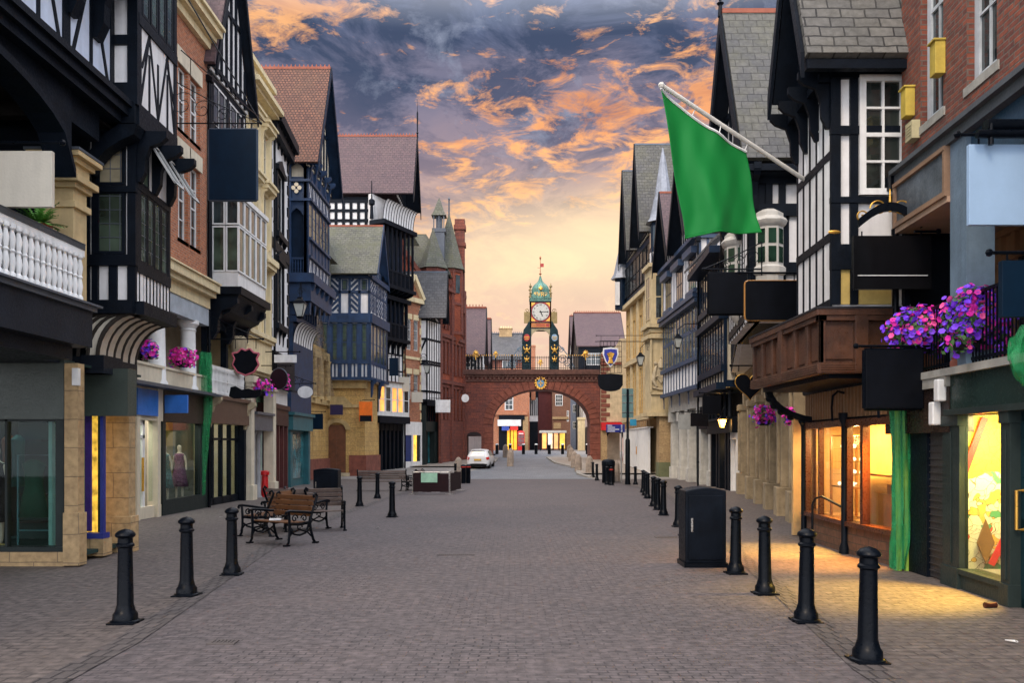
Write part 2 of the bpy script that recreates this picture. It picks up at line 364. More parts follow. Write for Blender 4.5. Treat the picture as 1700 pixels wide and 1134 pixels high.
# ---------------------------------------------------------------- facade plane
class W:
    """vertical plane between two plan points; u along it, z up, d outwards (towards the street / viewer)"""
    ds = 1.0
    def flush(s, k=.3): s.ds = k; return s
    def k(s, d): return d*s.ds if 0 < d <= .13 else d
    def __init__(s, A, B, px=True):
        if px: A = (XP(*A), A[1]); B = (XP(*B), B[1])
        s.A = Vector((A[0], A[1], 0)); s.B = Vector((B[0], B[1], 0)); s.t = (s.B-s.A).normalized(); s.L = (s.B-s.A).length
        s.n = Vector((s.t.y, -s.t.x, 0)); ref = Vector((0, min(A[1], B[1])-6, 0))
        if s.n.dot(ref-s.A) < 0: s.n = -s.n
    def p(s, u, z, d=0): q = s.A+s.t*u+s.n*d; return Vector((q.x, q.y, z))
    def uz(s, px, py, d=0):
        A = s.A+s.n*d; k = (px-CX)/F      # A.x+u*t.x = Y*k ; A.y+u*t.y = Y
        u = (A.y*k-A.x)/(s.t.x-s.t.y*k); Y = A.y+u*s.t.y
        return u, CZ-(py-HY)/F*Y
    def R(s, x0, x1, yt, yb, d=0):
        u0 = s.uz(x0, 0, d)[0]; u1 = s.uz(x1, 0, d)[0]; xm = (x0+x1)/2
        return (min(u0, u1), max(u0, u1), s.uz(xm, yb, d)[1], s.uz(xm, yt, d)[1])
    def box(s, mb, u0, u1, z0, z1, d0, d1):
        d0, d1 = s.k(d0), s.k(d1); return mb.obb(s.p(u0, z0, d0), s.t*(u1-u0), s.n*(d1-d0), (0, 0, z1-z0))
    def rb(s, mb, x0, x1, yt, yb, d0, d1):
        r = s.R(x0, x1, yt, yb, d1); return s.box(mb, r[0], r[1], r[2], r[3], d0, d1)
    def bar(s, mb, u0, z0, u1, z1, wd, d0, d1):
        d0, d1 = s.k(d0), s.k(d1); a, b = Vector((u0, z0)), Vector((u1, z1)); t = (b-a).normalized(); m = Vector((-t.y, t.x))*wd/2
        P = [s.p(q.x, q.y, d0) for q in (a-m, b-m, b+m, a+m)]
        return mb.prism(P, s.n*(d1-d0))
    def pbar(s, mb, pts, wd, d0, d1):
        for (a, b) in zip(pts, pts[1:]):
            u0, z0 = s.uz(*a, d1); u1, z1 = s.uz(*b, d1); s.bar(mb, u0, z0, u1, z1, wd, d0, d1)
    def poly(s, mb, pts, d0, d1): return mb.prism([s.p(u, z, d0) for u, z in pts], s.n*(d1-d0))
    def ppoly(s, mb, pts, d0, d1): return s.poly(mb, [s.uz(*q, d1) for q in pts], d0, d1)
    def face(s, mb, u0, u1, z0, z1, holes=(), d=0, rev=.22):
        us = sorted({u0, u1, *[h[0] for h in holes], *[h[1] for h in holes]}); zs = sorted({z0, z1, *[h[2] for h in holes], *[h[3] for h in holes]})
        us = [q for q in us if u0 <= q <= u1]; zs = [q for q in zs if z0 <= q <= z1]
        def inh(u, z): return any(h[0] < u < h[1] and h[2] < z < h[3] for h in holes)
        flip = s.t.cross(Vector((0, 0, 1))).dot(s.n) < 0
        for a, b in zip(us, us[1:]):
            for c, e in zip(zs, zs[1:]):
                if inh((a+b)/2, (c+e)/2): continue
                P = [s.p(a, c, d), s.p(b, c, d), s.p(b, e, d), s.p(a, e, d)]
                mb.quad(*(P[::-1] if flip else P))
        for (a, b, c, e) in holes:
            for P in ([(a, c), (b, c)], [(b, c), (b, e)], [(b, e), (a, e)], [(a, e), (a, c)]):
                (p0, q0), (p1, q1) = P
                Q = [s.p(p0, q0, d), s.p(p1, q1, d), s.p(p1, q1, d-rev), s.p(p0, q0, d-rev)]
                mb.quad(*(Q if flip else Q[::-1]))
        return mb
def window(parent, wl, r, nx=2, ny=3, fm=None, gm=None, fw=.06, bw=.025, d=0, dep=.06, sill=None, name='window', label=None, mid=None, lattice=0):
    u0, u1, z0, z1 = r; m = MB(); fm = fm or WHTP; gm = gm or GLS
    wl.box(m, u0, u0+fw, z0, z1, d-dep, d); wl.box(m, u1-fw, u1, z0, z1, d-dep, d)
    wl.box(m, u0+fw, u1-fw, z0, z0+fw, d-dep, d); wl.box(m, u0+fw, u1-fw, z1-fw, z1, d-dep, d)
    iu0, iu1, iz0, iz1 = u0+fw, u1-fw, z0+fw, z1-fw
    for i in range(1, nx):
        u = iu0+(iu1-iu0)*i/nx; wl.box(m, u-bw/2, u+bw/2, iz0, iz1, d-dep*.7, d-.008)
    for j in range(1, ny):
        z = iz0+(iz1-iz0)*j/ny; k = bw*(1.8 if mid and j == mid else 1); wl.box(m, iu0, iu1, z-k/2, z+k/2, d-dep*.75, d-.004)
    o = m.build(name, fm, parent)
    if label: o['label'] = label
    g = MB(); wl.box(g, iu0, iu1, iz0, iz1, d-dep*.65, d-dep*.55); g.build('glass', gm, o)
    if lattice:
        q = MB(); s = lattice; 
        k = s
        while k < iu1-iu0: wl.box(q, iu0+k-.006, iu0+k+.006, iz0, iz1, d-dep*.56, d-dep*.42); k += s
        k = s*1.35
        while k < iz1-iz0: wl.box(q, iu0, iu1, iz0+k-.006, iz0+k+.006, d-dep*.56, d-dep*.4); k += s*1.35
        q.build('leading', LEAD, o)
    if sill:
        q = MB(); wl.box(q, u0-.06, u1+.06, z0-.12, z0-.002, d-dep, d+.12); q.build('sill', sill, o)
    return o
def body(parent, pts, z0, z1, mat, name='rear_wall'):
    m = MB(); m.prism([Vector((x, y, z0)) for x, y in pts], (0, 0, z1-z0)); return m.build(name, mat, parent)
def gable(parent, xf, xb, yn, yf, ze, zp, mat, barge=BLK, over=.0, th=.12, ridge=TER, bw=.28, wall=None, crest=False, ym=None, name='roof', finial=0):
    """roof with its ridge square to the street (along X) and a gable over the street"""
    ym = (yn+yf)/2 if ym is None else ym; s = 1 if xb > xf else -1
    m = MB()
    for ye in (yn, yf):
        n = Vector((0, ye-ym, ze-zp)).cross(Vector((1, 0, 0))).normalized()
        if n.z < 0: n = -n
        m.prism([(xf, ym, zp), (xb, ym, zp), (xb, ye, ze), (xf, ye, ze)], n*th)
    o = m.build(name, mat, parent)
    r = MB(); r.beam((xf, ym, zp+th*.9), (xb, ym, zp+th*.9), .26, .12)
    if crest:
        x = min(xf, xb)+.1
        while x < max(xf, xb): r.prism([(x-.07, ym-.02, zp+.16), (x+.07, ym-.02, zp+.16), (x, ym-.02, zp+.36)], (0, .04, 0)); x += .22
    r.build('ridge', ridge, o)
    if wall:
        q = MB()
        for ye in (yn, yf):
            n = Vector((0, ye-ym, ze-zp)).cross(Vector((1, 0, 0))).normalized()
            if n.z < 0: n = -n
            q.prism([(xf+.02*s, ym, zp-.03), (wall[0], ym, zp-.03), (wall[0], ye, ze-.03), (xf+.02*s, ye, ze-.03)], n*-.05)
        q.build('soffit', barge, o)
    b = MB()
    for ye in (yn, yf):
        k = (ye-ym); dz = bw*1.3
        b.prism([(xf-.06*s, ym, zp+.18), (xf-.06*s, ye, ze+.1), (xf-.06*s, ye, ze+.1-dz), (xf-.06*s, ym, zp+.18-dz)], (.055*s, 0, 0))
    if finial:
        b.lathe([(.07, 0), (.05, .3), (.1, .36), (.04, .42), (.06, finial*.6), (.02, finial*.65), (.0, finial)], (xf-.03*s, ym, zp), 8)
    b.build('bargeboard', barge, parent)
    if wall:
        q = MB(); xw = wall[0]; q.prism([(xw, yn+.25, ze), (xw, yf-.25, ze), (xw, ym, zp-.15)], (.1*s, 0, 0)); q.build('gable_wall', wall[1], parent)
        if len(wall) > 2:
            q = MB(); xo = xw-.04*s
            for k in range(1, 8):
                y = yn+.25+(yf-yn-.5)*k/8; h = (zp-.15-ze)*(1-abs(y-ym)/((yf-yn)/2-.25))
                q.beam((xo, y, ze), (xo, y, ze+h), .06, .12, (0, 1, 0))
            for fz in (.02, .45): 
                hw = ((yf-yn)/2-.25)*(1-fz); q.box(xo-.03, xo+.03, ym-hw, ym+hw, ze+(zp-ze)*fz, ze+(zp-ze)*fz+.14)
            q.build('gable_timber', wall[2], parent)
    return o
def chimney(parent, x, y, z0, z1, w=.9, d=.6, mat=None, pots=2):
    m = MB(); m.box(x-w/2, x+w/2, y-d/2, y+d/2, z0, z1); m.box(x-w/2-.08, x+w/2+.08, y-d/2-.08, y+d/2+.08, z1-.35, z1-.15)
    o = m.build('chimney', mat or BRK, parent)
    for i in range(pots):
        q = MB(); q.lathe([(.13, 0), (.1, .1), (.1, .45), (.13, .5)], (x-w/2+w*(i+.5)/pots, y, z1), 10); q.build('chimney_pot', TER, o)
    return o
def scroll(mb, c, ax, az, r0, turns, rt=.015, start=0, sgn=1, steps=26):
    c = Vector(c); ax = Vector(ax); az = Vector(az)
    pts = [c+(ax*math.cos(start+sgn*2*PI*turns*i/steps)+az*math.sin(start+sgn*2*PI*turns*i/steps))*r0*(1-.8*i/steps) for i in range(steps+1)]
    mb.tube(pts, rt, 5)
# ================================================================ ground
def sheet(name, xl, xr, y0, y1, mat, lift=0.0, step=1.0, **tg):
    """a sheet following the ground profile; xl/xr are functions or numbers of Y"""
    ys = []; y = y0
    while y < y1: ys.append(y); y += step if y < 130 else 60
    ys = sorted(set(ys+[y1]+[k for k, _ in KN if y0 < k < y1]))
    m = MB()
    fl = xl if callable(xl) else (lambda y: xl); fr = xr if callable(xr) else (lambda y: xr)
    for a, b in zip(ys, ys[1:]):
        m.quad((fl(a), a, gz(a)+lift), (fr(a), a, gz(a)+lift), (fr(b), b, gz(b)+lift), (fl(b), b, gz(b)+lift))
    o = m.build(name, mat); tag(o, kind='structure', **tg); return o
def lerpf(pts):
    def f(y):
        for (a, va), (b, vb) in zip(pts, pts[1:]):
            if y <= b: return va+(vb-va)*max(0, (y-a)/(b-a))
        return pts[-1][1]
    return f
PAV = BR('clay_pavers', (.112, .089, .086), (.088, .072, .072), (.034, .028, .029), .165, .078, .008, .74, .6, wear=.65, wcol=(.060, .053, .056), warp=.014, ws=.30, fade=.9, gum=1)
PAV2 = BR('footway_pavers', (.130, .104, .090), (.100, .080, .071), (.036, .030, .028), .25, .125, .010, .76, .7, fade=.7, wear=.7, gum=1, wcol=(.08, .064, .058), warp=.005, ws=.45)
SET = BR('granite_setts', (.20, .215, .235), (.135, .15, .175), (.06, .06, .065), .22, .11, .018, .55, .9, wear=.4, wcol=(.26, .27, .28), ws=.5)
CHN = BR('channel_setts', (.10, .083, .078), (.072, .06, .056), (.025, .02, .02), .12, .24, .012, .75, .8)
KRB = BR('kerb_stone', (.34, .32, .29), (.27, .25, .22), (.12, .11, .1), .9, .3, .008, .8, .4)
sheet('ground', -300, 300, -20, 1500, M('dark_ground', (.09, .08, .075), .9), -.02, 2.0)
sheet('street', -30, 30, -6, 51.5, PAV, 0)
lc = lerpf([(-6, -3.3), (8, -3.75), (16.5, -4.75), (24, -5.0), (51.5, -4.6)]); rc = lerpf([(-6, 3.0), (7, 3.05), (15, 4.1), (22, 5.0), (36, 6.6), (51.5, 6.0)])
sheet('footway_left', -30, lc, -6, 51.5, PAV2, .004)
sheet('footway_right', rc, 30, -6, 51.5, PAV2, .004)
sheet('channel_left', lambda y: lc(y)-.05, lambda y: lc(y)+.22, -6, 51.5, CHN, .008)
sheet('channel_right', lambda y: rc(y)-.22, lambda y: rc(y)+.05, -6, 51.5, CHN, .008)
sheet('street_far', -30, 30, 51.5, 160, M('worn_paving', (.24, .22, .20), .8, var=.2), 0)
rl = lerpf([(51.5, -3.4), (58, -3.0), (70, -1.3), (75, -1.2), (86, -2.5), (160, -3)]); rr_ = lerpf([(51.5, 5.0), (56, 4.3), (62, 4.6), (68, 3.4), (78, 3.0), (86, 6.5), (160, 9)])
sheet('road', rl, rr_, 51.5, 160, SET, .004)
def kerb(name, f, side, y0, y1):
    m = MB(); y = y0
    while y < y1:
        a, b = y, min(y+1, y1); x0, x1 = f(a), f(b)
        m.add([(x0, a, gz(a)-.05), (x0+side*.28, a, gz(a)-.05), (x1+side*.28, b, gz(b)-.05), (x1, b, gz(b)-.05), (x0, a, gz(a)+.11), (x0+side*.28, a, gz(a)+.11), (x1+side*.28, b, gz(b)+.11), (x1, b, gz(b)+.11)],
              [(4, 5, 6, 7), (0, 1, 5, 4), (2, 3, 7, 6), (0, 4, 7, 3), (1, 2, 6, 5)])
        y = b
    tag(m.build(name, KRB), kind='structure')
kerb('kerb_left', rl, -1, 63, 76); kerb('kerb_right', rr_, 1, 53, 76)
sheet('pavement_left', -14, lambda y: rl(y)-.27, 63, 76, M('pavement_slabs', (.27, .23, .19), .8), .10)
sheet('pavement_right', lambda y: rr_(y)+.27, 14, 56, 76, M('pavement_slabs', (.27, .23, .19)), .10)
# metal grates and covers set in the paving
for (px, py, w_, d_, lab) in ((757, 922, .66, .14, 'long slotted drain grate in the middle of the street'), (370, 1068, .26, .16, 'small iron access cover in the left foreground paving'), (1110, 893, .55, .3, 'worn iron cover in the paving before the black cabinet')):
    s_ = (py-749)/1.82; Y = F/s_; x = XP(px, Y); m = MB(); m.box(x-w_/2, x+w_/2, Y-d_/2, Y+d_/2, gz(Y)-.01, gz(Y)+.012)
    k = -w_/2+.04
    while k < w_/2-.02: m.box(x+k, x+k+.012, Y-d_/2+.03, Y+d_/2-.03, gz(Y)+.010, gz(Y)+.02); k += .035
    tag(m.build('drain_cover', M('worn_iron', (.085, .07, .065), .7, 0)), lab, 'drain cover')
# ================================================================ LEFT SIDE
def cove(mb_w, mb_r, wl, u0, u1, z0, z1, dout, nr=6, din=0):
    """coved underside between a wall (din) and a jetty (dout) with curved ribs"""
    n = 8
    for i in range(n):
        a0, a1 = PI/2*i/n, PI/2*(i+1)/n
        f = lambda a: (din+(dout-din)*(1-math.cos(a)), z0+(z1-z0)*math.sin(a))
        (d0, q0), (d1, q1) = f(a0), f(a1)
        mb_w.quad(wl.p(u0, q0, d0), wl.p(u1, q0, d0), wl.p(u1, q1, d1), wl.p(u0, q1, d1))
        for k in range(nr+1):
            u = u0+(u1-u0)*k/nr
            P = [wl.p(u-.022, q0, d0), wl.p(u-.022, q1, d1), wl.p(u-.022, q1-.02, d1+.022), wl.p(u-.022, q0-.02, d0+.022)]
            mb_r.prism(P, wl.t*.044)
def scrollbracket(mb, wl, u, zt, h, d, th=.14):
    """carved S-shaped bracket in a plane square to the wall"""
    pts = [(0, 0), (d, 0), (d, -.12*h), (d*.82, -.22*h), (d*.45, -.3*h), (d*.3, -.55*h), (d*.28, -.8*h), (d*.12, -h), (0, -h)]
    mb.prism([wl.p(u-th/2, zt+z, x) for x, z in pts], wl.t*th)
def vbars(mb, wl, u0, u1, z0, z1, n, wd, d0, d1, ends=True):
    for i in range(n+1):
        if not ends and i in (0, n): continue
        u = u0+(u1-u0)*i/n; wl.box(mb, u-wd/2, u+wd/2, z0, z1, d0, d1)
def baluster_row(mb, wl, u0, u1, z0, z1, sp, r, d=0, n=8):
    k = int((u1-u0)/sp); h = z1-z0
    for i in range(k+1):
        p = wl.p(u0+(u1-u0)*(i+.5)/(k+1), z0, d)
        mb.lathe([(r, 0), (r, h*.08), (r*.55, h*.12), (r*.95, h*.3), (r*.6, h*.46), (r*.95, h*.5), (r*.6, h*.54), (r*.95, h*.72), (r*.5, h*.88), (r, h*.92), (r, h)], p, n)
def chevrons(mb, wl, u0, u1, z0, z1, n, wd, d0, d1, inv=False):
    for i in range(n):
        a = u0+(u1-u0)*i/n; b = u0+(u1-u0)*(i+1)/n; c = (a+b)/2
        zt, zb = (z0, z1) if inv else (z1, z0)
        wl.bar(mb, a+.03, zb, c, zt, wd, d0, d1); wl.bar(mb, b-.03, zb, c, zt, wd, d0, d1+.003)

# ---------------------------------------------------------------- L1 galleried black and white building with the bay
B = thing('timber_framed_building', 'large black and white galleried timber building with jettied leaded bay, nearest on the left', 'building', (-9, 12, 0))
w1 = W((-6.5, 4.5), (-6.5, 13.85), False).flush()
m = MB(); w1.box(m, 0, w1.L, 7.35, 12.5, -.3, 0); m.build('wall', BLUW, B)
m = MB(); w1.box(m, 0, w1.L-.3, 7.02, 7.16, -.2, .22); w1.box(m, 0, w1.L-.2, 7.16, 7.30, -.2, .30); w1.box(m, 0, w1.L-.1, 7.30, 7.40, -.2, .36)
for u in [w1.L-.12-i*1.45 for i in range(7)]: w1.box(m, u-.1, u+.1, 7.4, 12.4, 0, .07)
for i in range(6):
    a = w1.L-.22-i*1.45; b = a-1.25
    for (p, q, r_, s_) in ((0, 0, .5, 1), (1, 0, .5, 1), (0, 1, .25, .5), (1, 1, .75, .5), (.5, 0, .5, .4)):
        w1.bar(m, a+(b-a)*p, 7.42+1.75*q, a+(b-a)*r_, 7.42+1.75*s_, .075, 0, .055)
    w1.box(m, (a+b)/2-.04, (a+b)/2+.04, 7.42, 9.2, 0, .06)
w1.box(m, 0, w1.L, 9.15, 9.4, 0, .1)
m.build('timber_frame', BLK, B)
m = MB()   # carved brackets below the upper oriel
for k in range(4): scrollbracket(m, w1, w1.L-.7-k*.75, 9.3, 1.15, .65, .2)
w1.box(m, w1.L-3.4, w1.L-.3, 9.3, 9.55, 0, .75); m.build('bracket', BLK, B)
m = MB(); n_ = 18   # the great arch under the jetty
for k in range(n_):
    t0, t1 = k/n_, (k+1)/n_; u0, u1 = w1.L-1.5-t0*5.6, w1.L-1.5-t1*5.6
    f = lambda t: 5.75+1.02*math.sqrt(max(0, 1-(2*t-1)**2))**.8
    w1.poly(m, [(u0, f(t0)), (u1, f(t1)), (u1, 7.06), (u0, 7.06)], -.28, .05)
    w1.poly(m, [(u0, f(t0)), (u1, f(t1)), (u1, f(t1)+.12), (u0, f(t0)+.12)], .05, .12)
w1.box(m, w1.L-1.5, w1.L-.6, 6.6, 7.06, -.28, .05)
m.build('arch_frame', BLK, B)
m = MB(); m.box(-8.9, -6.55, 4.5, 13.8, 7.0, 7.06); m.box(-8.95, -8.85, 4.5, 13.8, 3.3, 7.0)
for k in range(8): m.box(-8.8, -6.8, 5+k*1.1, 5.18+k*1.1, 6.8, 7.0)
m.build('gallery_interior', M('gallery_dark_timber', (.02, .017, .015), .7), B)
m = MB()
for zz0, zz1, e in ((3.88, 5.75, 0), (5.45, 5.55, .05), (5.75, 5.83, .06), (5.83, 5.93, .13), (5.93, 6.12, .03), (6.12, 6.2, .09), (6.2, 6.28, .17)):
    m.box(-7.15-e, -6.68+e, 12.85-e, 13.25+e, zz0, zz1)
o = m.build('stone_pier', M('creamy_pier_stone', (.60, .45, .23), .8, streak=.3), B, bevel=.008)
m = MB(); m.box(-7.34, -6.5, 12.66, 13.44, 6.28, 6.32); m.build('lead_cap', LEAD, o)
m = MB(); w1.box(m, 1, 8.3, 4.78, 4.86, -.10, .08); w1.box(m, 1, 8.3, 4.86, 4.875, -.12, .1)
o = m.build('handrail', M('dark_rail_cap', (.05, .055, .06), .5), B)
m = MB(); w1.box(m, 1, 8.3, 4.68, 4.78, -.05, .05); w1.box(m, 1, 8.3, 3.92, 4.02, -.06, .06); baluster_row(m, w1, 1.1, 8.25, 4.0, 4.70, .145, .052)
m.build('balustrade', WHTP, B)
m = MB(); w1.box(m, -.1, 8.05, 3.80, 3.87, -.1, .33); w1.box(m, -.1, 8.12, 3.87, 3.90, -.9, .38); m.build('lead_flashing', LEAD, B)
m = MB(); w1.box(m, -.1, 8.0, 3.27, 3.80, -2.3, .28); w1.box(m, -.1, 7.9, 3.08, 3.27, -2.3, .12); w1.box(m, 8.0, 8.9, 3.12, 3.80, -2.3, -.62); m.build('fascia', M('blackened_fascia', (.014, .018, .026), .4, streak=.3), B)
ws = W((-80, 13.3), (106, 13.3)); s0 = ws.uz(106, 0)[0]
gzz = gz(13.3)
m = MB(); ws.rb(m, -80, 106, 597, 692, -.3, .03); ws.rb(m, -80, 106, 689, 696, .03, .06); m.build('shop_sign_panel', GRN, B)
m = MB(); ws.rb(m, -80, 8, 696, 915, -.06, -.05+.0); ws.rb(m, 12, 92, 696, 915, -.06, -.05); m.build('shop_window_glass', GLC, B)
m = MB(); ws.rb(m, 8, 12, 696, 915, -.1, 0); ws.rb(m, 92, 106, 693, 915, -.2, .02); ws.rb(m, -80, 106, 909, 917, -.2, .06); ws.rb(m, -80, 94, 696, 700, -.1, 0)
m.build('shop_window_frame', DGRN, B)
m = MB(); ws.rb(m, -80, 106, 917, 945, -.3, .05); m.build('stallriser', BUF, B)
wp = W((106, 13.2), (140, 13.2))
m = MB(); wp.rb(m, 106.5, 129.5, 603, 936, -.2, 0); m.build('pilaster', BUF, B, bevel=.006)
m = MB(); wp.rb(m, 104, 132, 852, 940, -.2, .03); m.build('pilaster', BUF, B, bevel=.006)
m = MB(); wp.rb(m, 119, 129, 611, 640, 0, .09); wp.rb(m, 121, 127, 614, 628, .09, .10); m.build('alarm_box', WHTP, B, bevel=.01)
wq = W((138, 14.3), (172, 14.3))
m = MB(); wq.rb(m, 138, 212, 612, 690, -.3, .04); wq.rb(m, 138, 212, 686, 691, .04, .07); m.build('shop_sign_panel', GRN, B)
m = MB(); wq.rb(m, 138, 170, 691, 893, -.06, -.05); m.build('shop_window_glass', GLC, B)
m = MB(); wq.rb(m, 166, 171, 691, 893, -.1, 0); wq.rb(m, 138, 171, 886, 895, -.2, .04); m.build('shop_window_frame', M('royal_blue_paint', (.02, .03, .22), .4), B)
m = MB(); wq.rb(m, 138, 171, 895, 924, -.3, .03); m.build('stallriser', BUF, B)
wr = W((168, 15.1), (226, 15.1))
m = MB(); wr.rb(m, 168, 214, 612, 918, -.27, 0); wr.rb(m, 166, 217, 858, 918, -.27, .06); m.build('stone_pier', BUF, B, bevel=.006)
# inside of the two shop windows
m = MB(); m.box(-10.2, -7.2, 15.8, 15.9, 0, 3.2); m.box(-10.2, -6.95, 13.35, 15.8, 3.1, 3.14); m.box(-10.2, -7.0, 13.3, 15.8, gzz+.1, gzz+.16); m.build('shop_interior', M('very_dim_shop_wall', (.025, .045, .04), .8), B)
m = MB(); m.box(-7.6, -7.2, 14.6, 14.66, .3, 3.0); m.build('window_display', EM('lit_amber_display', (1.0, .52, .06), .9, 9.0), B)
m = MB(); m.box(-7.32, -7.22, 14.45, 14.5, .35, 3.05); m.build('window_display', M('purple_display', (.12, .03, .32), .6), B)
# bay: upper storey
S1 = W((172, 13.75), (228, 13.75)); T1 = W((228, 13.75), (292, 15.35)).flush(); zb = 7.30
m = MB(); S1.box(m, 0, S1.L, zb, 12.5, -.3, 0); T1.box(m, 0, T1.L, zb, 12.5, -.3, 0); m.build('wall', WHT, B)
m = MB()
for a, b in ((172, 187), (211, 228)): S1.rb(m, a, b, -200, 172, 0, .06)
S1.box(m, 0, S1.L, 8.35, 8.5, 0, .065); S1.rb(m, 172, 228, 136, 172, 0, .07); S1.box(m, 0, S1.L, 7.05, 7.36, -.6, .1)
T1.box(m, 0, .12, zb, 12.5, 0, .07); T1.box(m, T1.L-.12, T1.L, zb, 12.5, 0, .07); T1.box(m, 0, T1.L, 7.05, 7.42, -.6, .1); T1.box(m, 0, T1.L, 8.72, 8.9, 0, .11)
Lq = T1.L
for (a, c, b, e) in ((.06, 0, .28, 1), (.5, 0, .28, 1), (.28, 0, .28, .75), (.5, 0, .5, .75), (.5, 0, .75, 1), (.95, 0, .75, 1), (.75, 0, .75, .75), (.28, 1, .1, .5), (.72, .95, .95, .4)):
    T1.bar(m, a*Lq, 7.42+1.3*c, b*Lq, 7.42+1.3*e, .055, 0, .05)
m.build('timber_frame', BLK, B)
for k in range(4): window(B, T1, (.14+k*(Lq-.28)/4, .14+(k+1)*(Lq-.28)/4-.04, 8.92, 10.9), 1, 1, BLK, GLG, .05, d=.08, lattice=.16)
m = MB(); T1.box(m, 0, Lq, 10.9, 11.1, 0, .2); m.build('timber_frame', BLK, B)
# bay: lower storey
S2 = W((142, 14.0), (225, 14.0)); T2 = W((225, 14.0), (281, 15.5)).flush(); z2 = 4.12
m = MB(); S2.box(m, 0, S2.L, z2, 7.06, -.3, 0); T2.box(m, 0, T2.L, z2, 7.06, -.3, 0); m.build('wall', WHT, B)
m = MB()
for a, b in ((142, 147), (152, 162), (211, 225)): S2.rb(m, a, b, 200, 500, 0, .06)
S2.rb(m, 142, 225, 422, 440, 0, .09); S2.rb(m, 142, 225, 308, 318, 0, .10); S2.rb(m, 180, 194, 440, 500, 0, .05)
S2.box(m, -.02, S2.L, z2-.12, z2+.10, -.3, .14); T2.box(m, 0, T2.L+.02, z2-.12, z2+.10, -.3, .14); S2.rb(m, 160, 225, 205, 236, 0, .08)
u = T2.L
for k in range(11): T2.box(m, u*k/10-.02, u*k/10+.02, z2, 4.78, 0, .03)
T2.box(m, 0, u, 4.72, 4.90, 0, .11); T2.box(m, 0, u, 6.10, 6.22, 0, .10); T2.box(m, 0, .14, 4.8, 7.05, 0, .08); T2.box(m, u-.1, u, 4.8, 7.05, 0, .08)
for k in range(3): scrollbracket(m, T2, .08+k*(u-.16)/2, 7.06, .85, .5, .13)
m.build('timber_frame', BLK, B)
m = MB(); pts = [(228, 205), (222, 222), (200, 232), (175, 248), (158, 268), (148, 285), (140, 282), (141, 262), (155, 240), (172, 222), (196, 205)]
S2.ppoly(m, pts, .12, .38); m.build('scroll_bracket', BLK, B)
window(B, S2, S2.R(163, 210, 236, 309), 1, 1, BLK, M('lit_leaded_glass', (.30, .26, .17), .15), .05, d=.07, lattice=.17)
window(B, S2, S2.R(162, 210, 318, 423), 1, 1, BLK, GLG, .05, d=.07, lattice=.17)
for k in range(4): window(B, T2, (.15+k*(u-.28)/4, .15+(k+1)*(u-.28)/4-.02, 4.9, 6.1), 1, 1, BLK, GLG, .04, d=.07, lattice=.16)
window(B, T2, (.15, u*.36, 6.22, 6.98), 1, 1, BLK, GLG, .04, d=.05)
for k in (0, 1):   # two casements standing open
    a = .25+k*.75*u*.62+.1*k
    o = MB(); wd = .42; base = Vector(T2.p(a, 0, .08)); tz = 6.98
    q = T2.n*.45+T2.t*.05
    for (ua, ub, za, zb_) in ((0, .05, 0, -.72), (wd-.05, wd, 0, -.72), (0, wd, 0, -.05), (0, wd, -.67, -.72)):
        f = lambda uu, zz: T2.p(a+uu, tz+zz, .1+(-zz)*.62)
        o.prism([f(ua, za), f(ub, za), f(ub, zb_), f(ua, zb_)], T2.n*.035)
    o = o.build('open_casement', M('old_white_sash', (.42, .42, .40), .5), B)
    g = MB(); g.prism([f(.05, -.05), f(wd-.05, -.05), f(wd-.05, -.67), f(.05, -.67)], T2.n*.01); g.build('glass', GLS, o)
# cove under the bay
m = MB(); r = MB(); cove(m, r, T2, 0, T2.L, 3.30, z2-.1, 0, 5, -.62)
pts = [(0, z2-.1), (S2.L, z2-.1)]+[(S2.L-.62*(math.cos(a)), 3.3+(z2-.1-3.3)*math.sin(a)) for a in [PI/2*(1-k/8) for k in range(1, 9)]]+[(0, 3.3)]
S2.poly(m, pts, -.3, -.02)
m.build('coved_soffit', M('ochre_white_render', (.74, .68, .56), .85, streak=.3), B)
for j in range(5):
    q = [(S2.L-.08-j*.16-.55*math.cos(a), 3.3+(z2-.12-3.3)*math.sin(a)) for a in [PI/2*k/8 for k in range(9)]]
    for (a, b) in zip(q, q[1:]): S2.bar(r, a[0], a[1], b[0], b[1], .035, -.02, .04)
r.build('cove_rib', M('grey_brown_rib', (.05, .042, .035), .6), B)
m = MB(); S2.box(m, -.05, S2.L-.5, 3.02, 3.32, -.6, .06); T2.box(m, 0, T2.L, 3.02, 3.30, -2.0, -.58); m.build('fascia', M('blackened_fascia', (.014, .018, .026)), B)
body(B, [(-16, 4.5), (-9, 4.5), (-9, 13.3), (-7.4, 13.35), (-7.4, 14.1), (-6.4, 14.1), (-6.3, 15.25), (-7.6, 16.4), (-16, 16.4)], 4.16, 12.4, BLK)
body(B, [(-16, 13.9), (-7.5, 13.9), (-7.5, 14.35), (-7.0, 14.35), (-7.0, 15.4), (-7.6, 16.3), (-16, 16.3)], 3.32, 4.15, BLK)
body(B, [(-16, 16.0), (-7.4, 16.0), (-7.4, 16.4), (-16, 16.4)], -.3, 3.0, BUF, 'rear_wall')
gable(B, -5.6, -16, 4.0, 15.6, 12.4, 17.5, SLT, over=.3, wall=(-6.4, WHT, BLK))

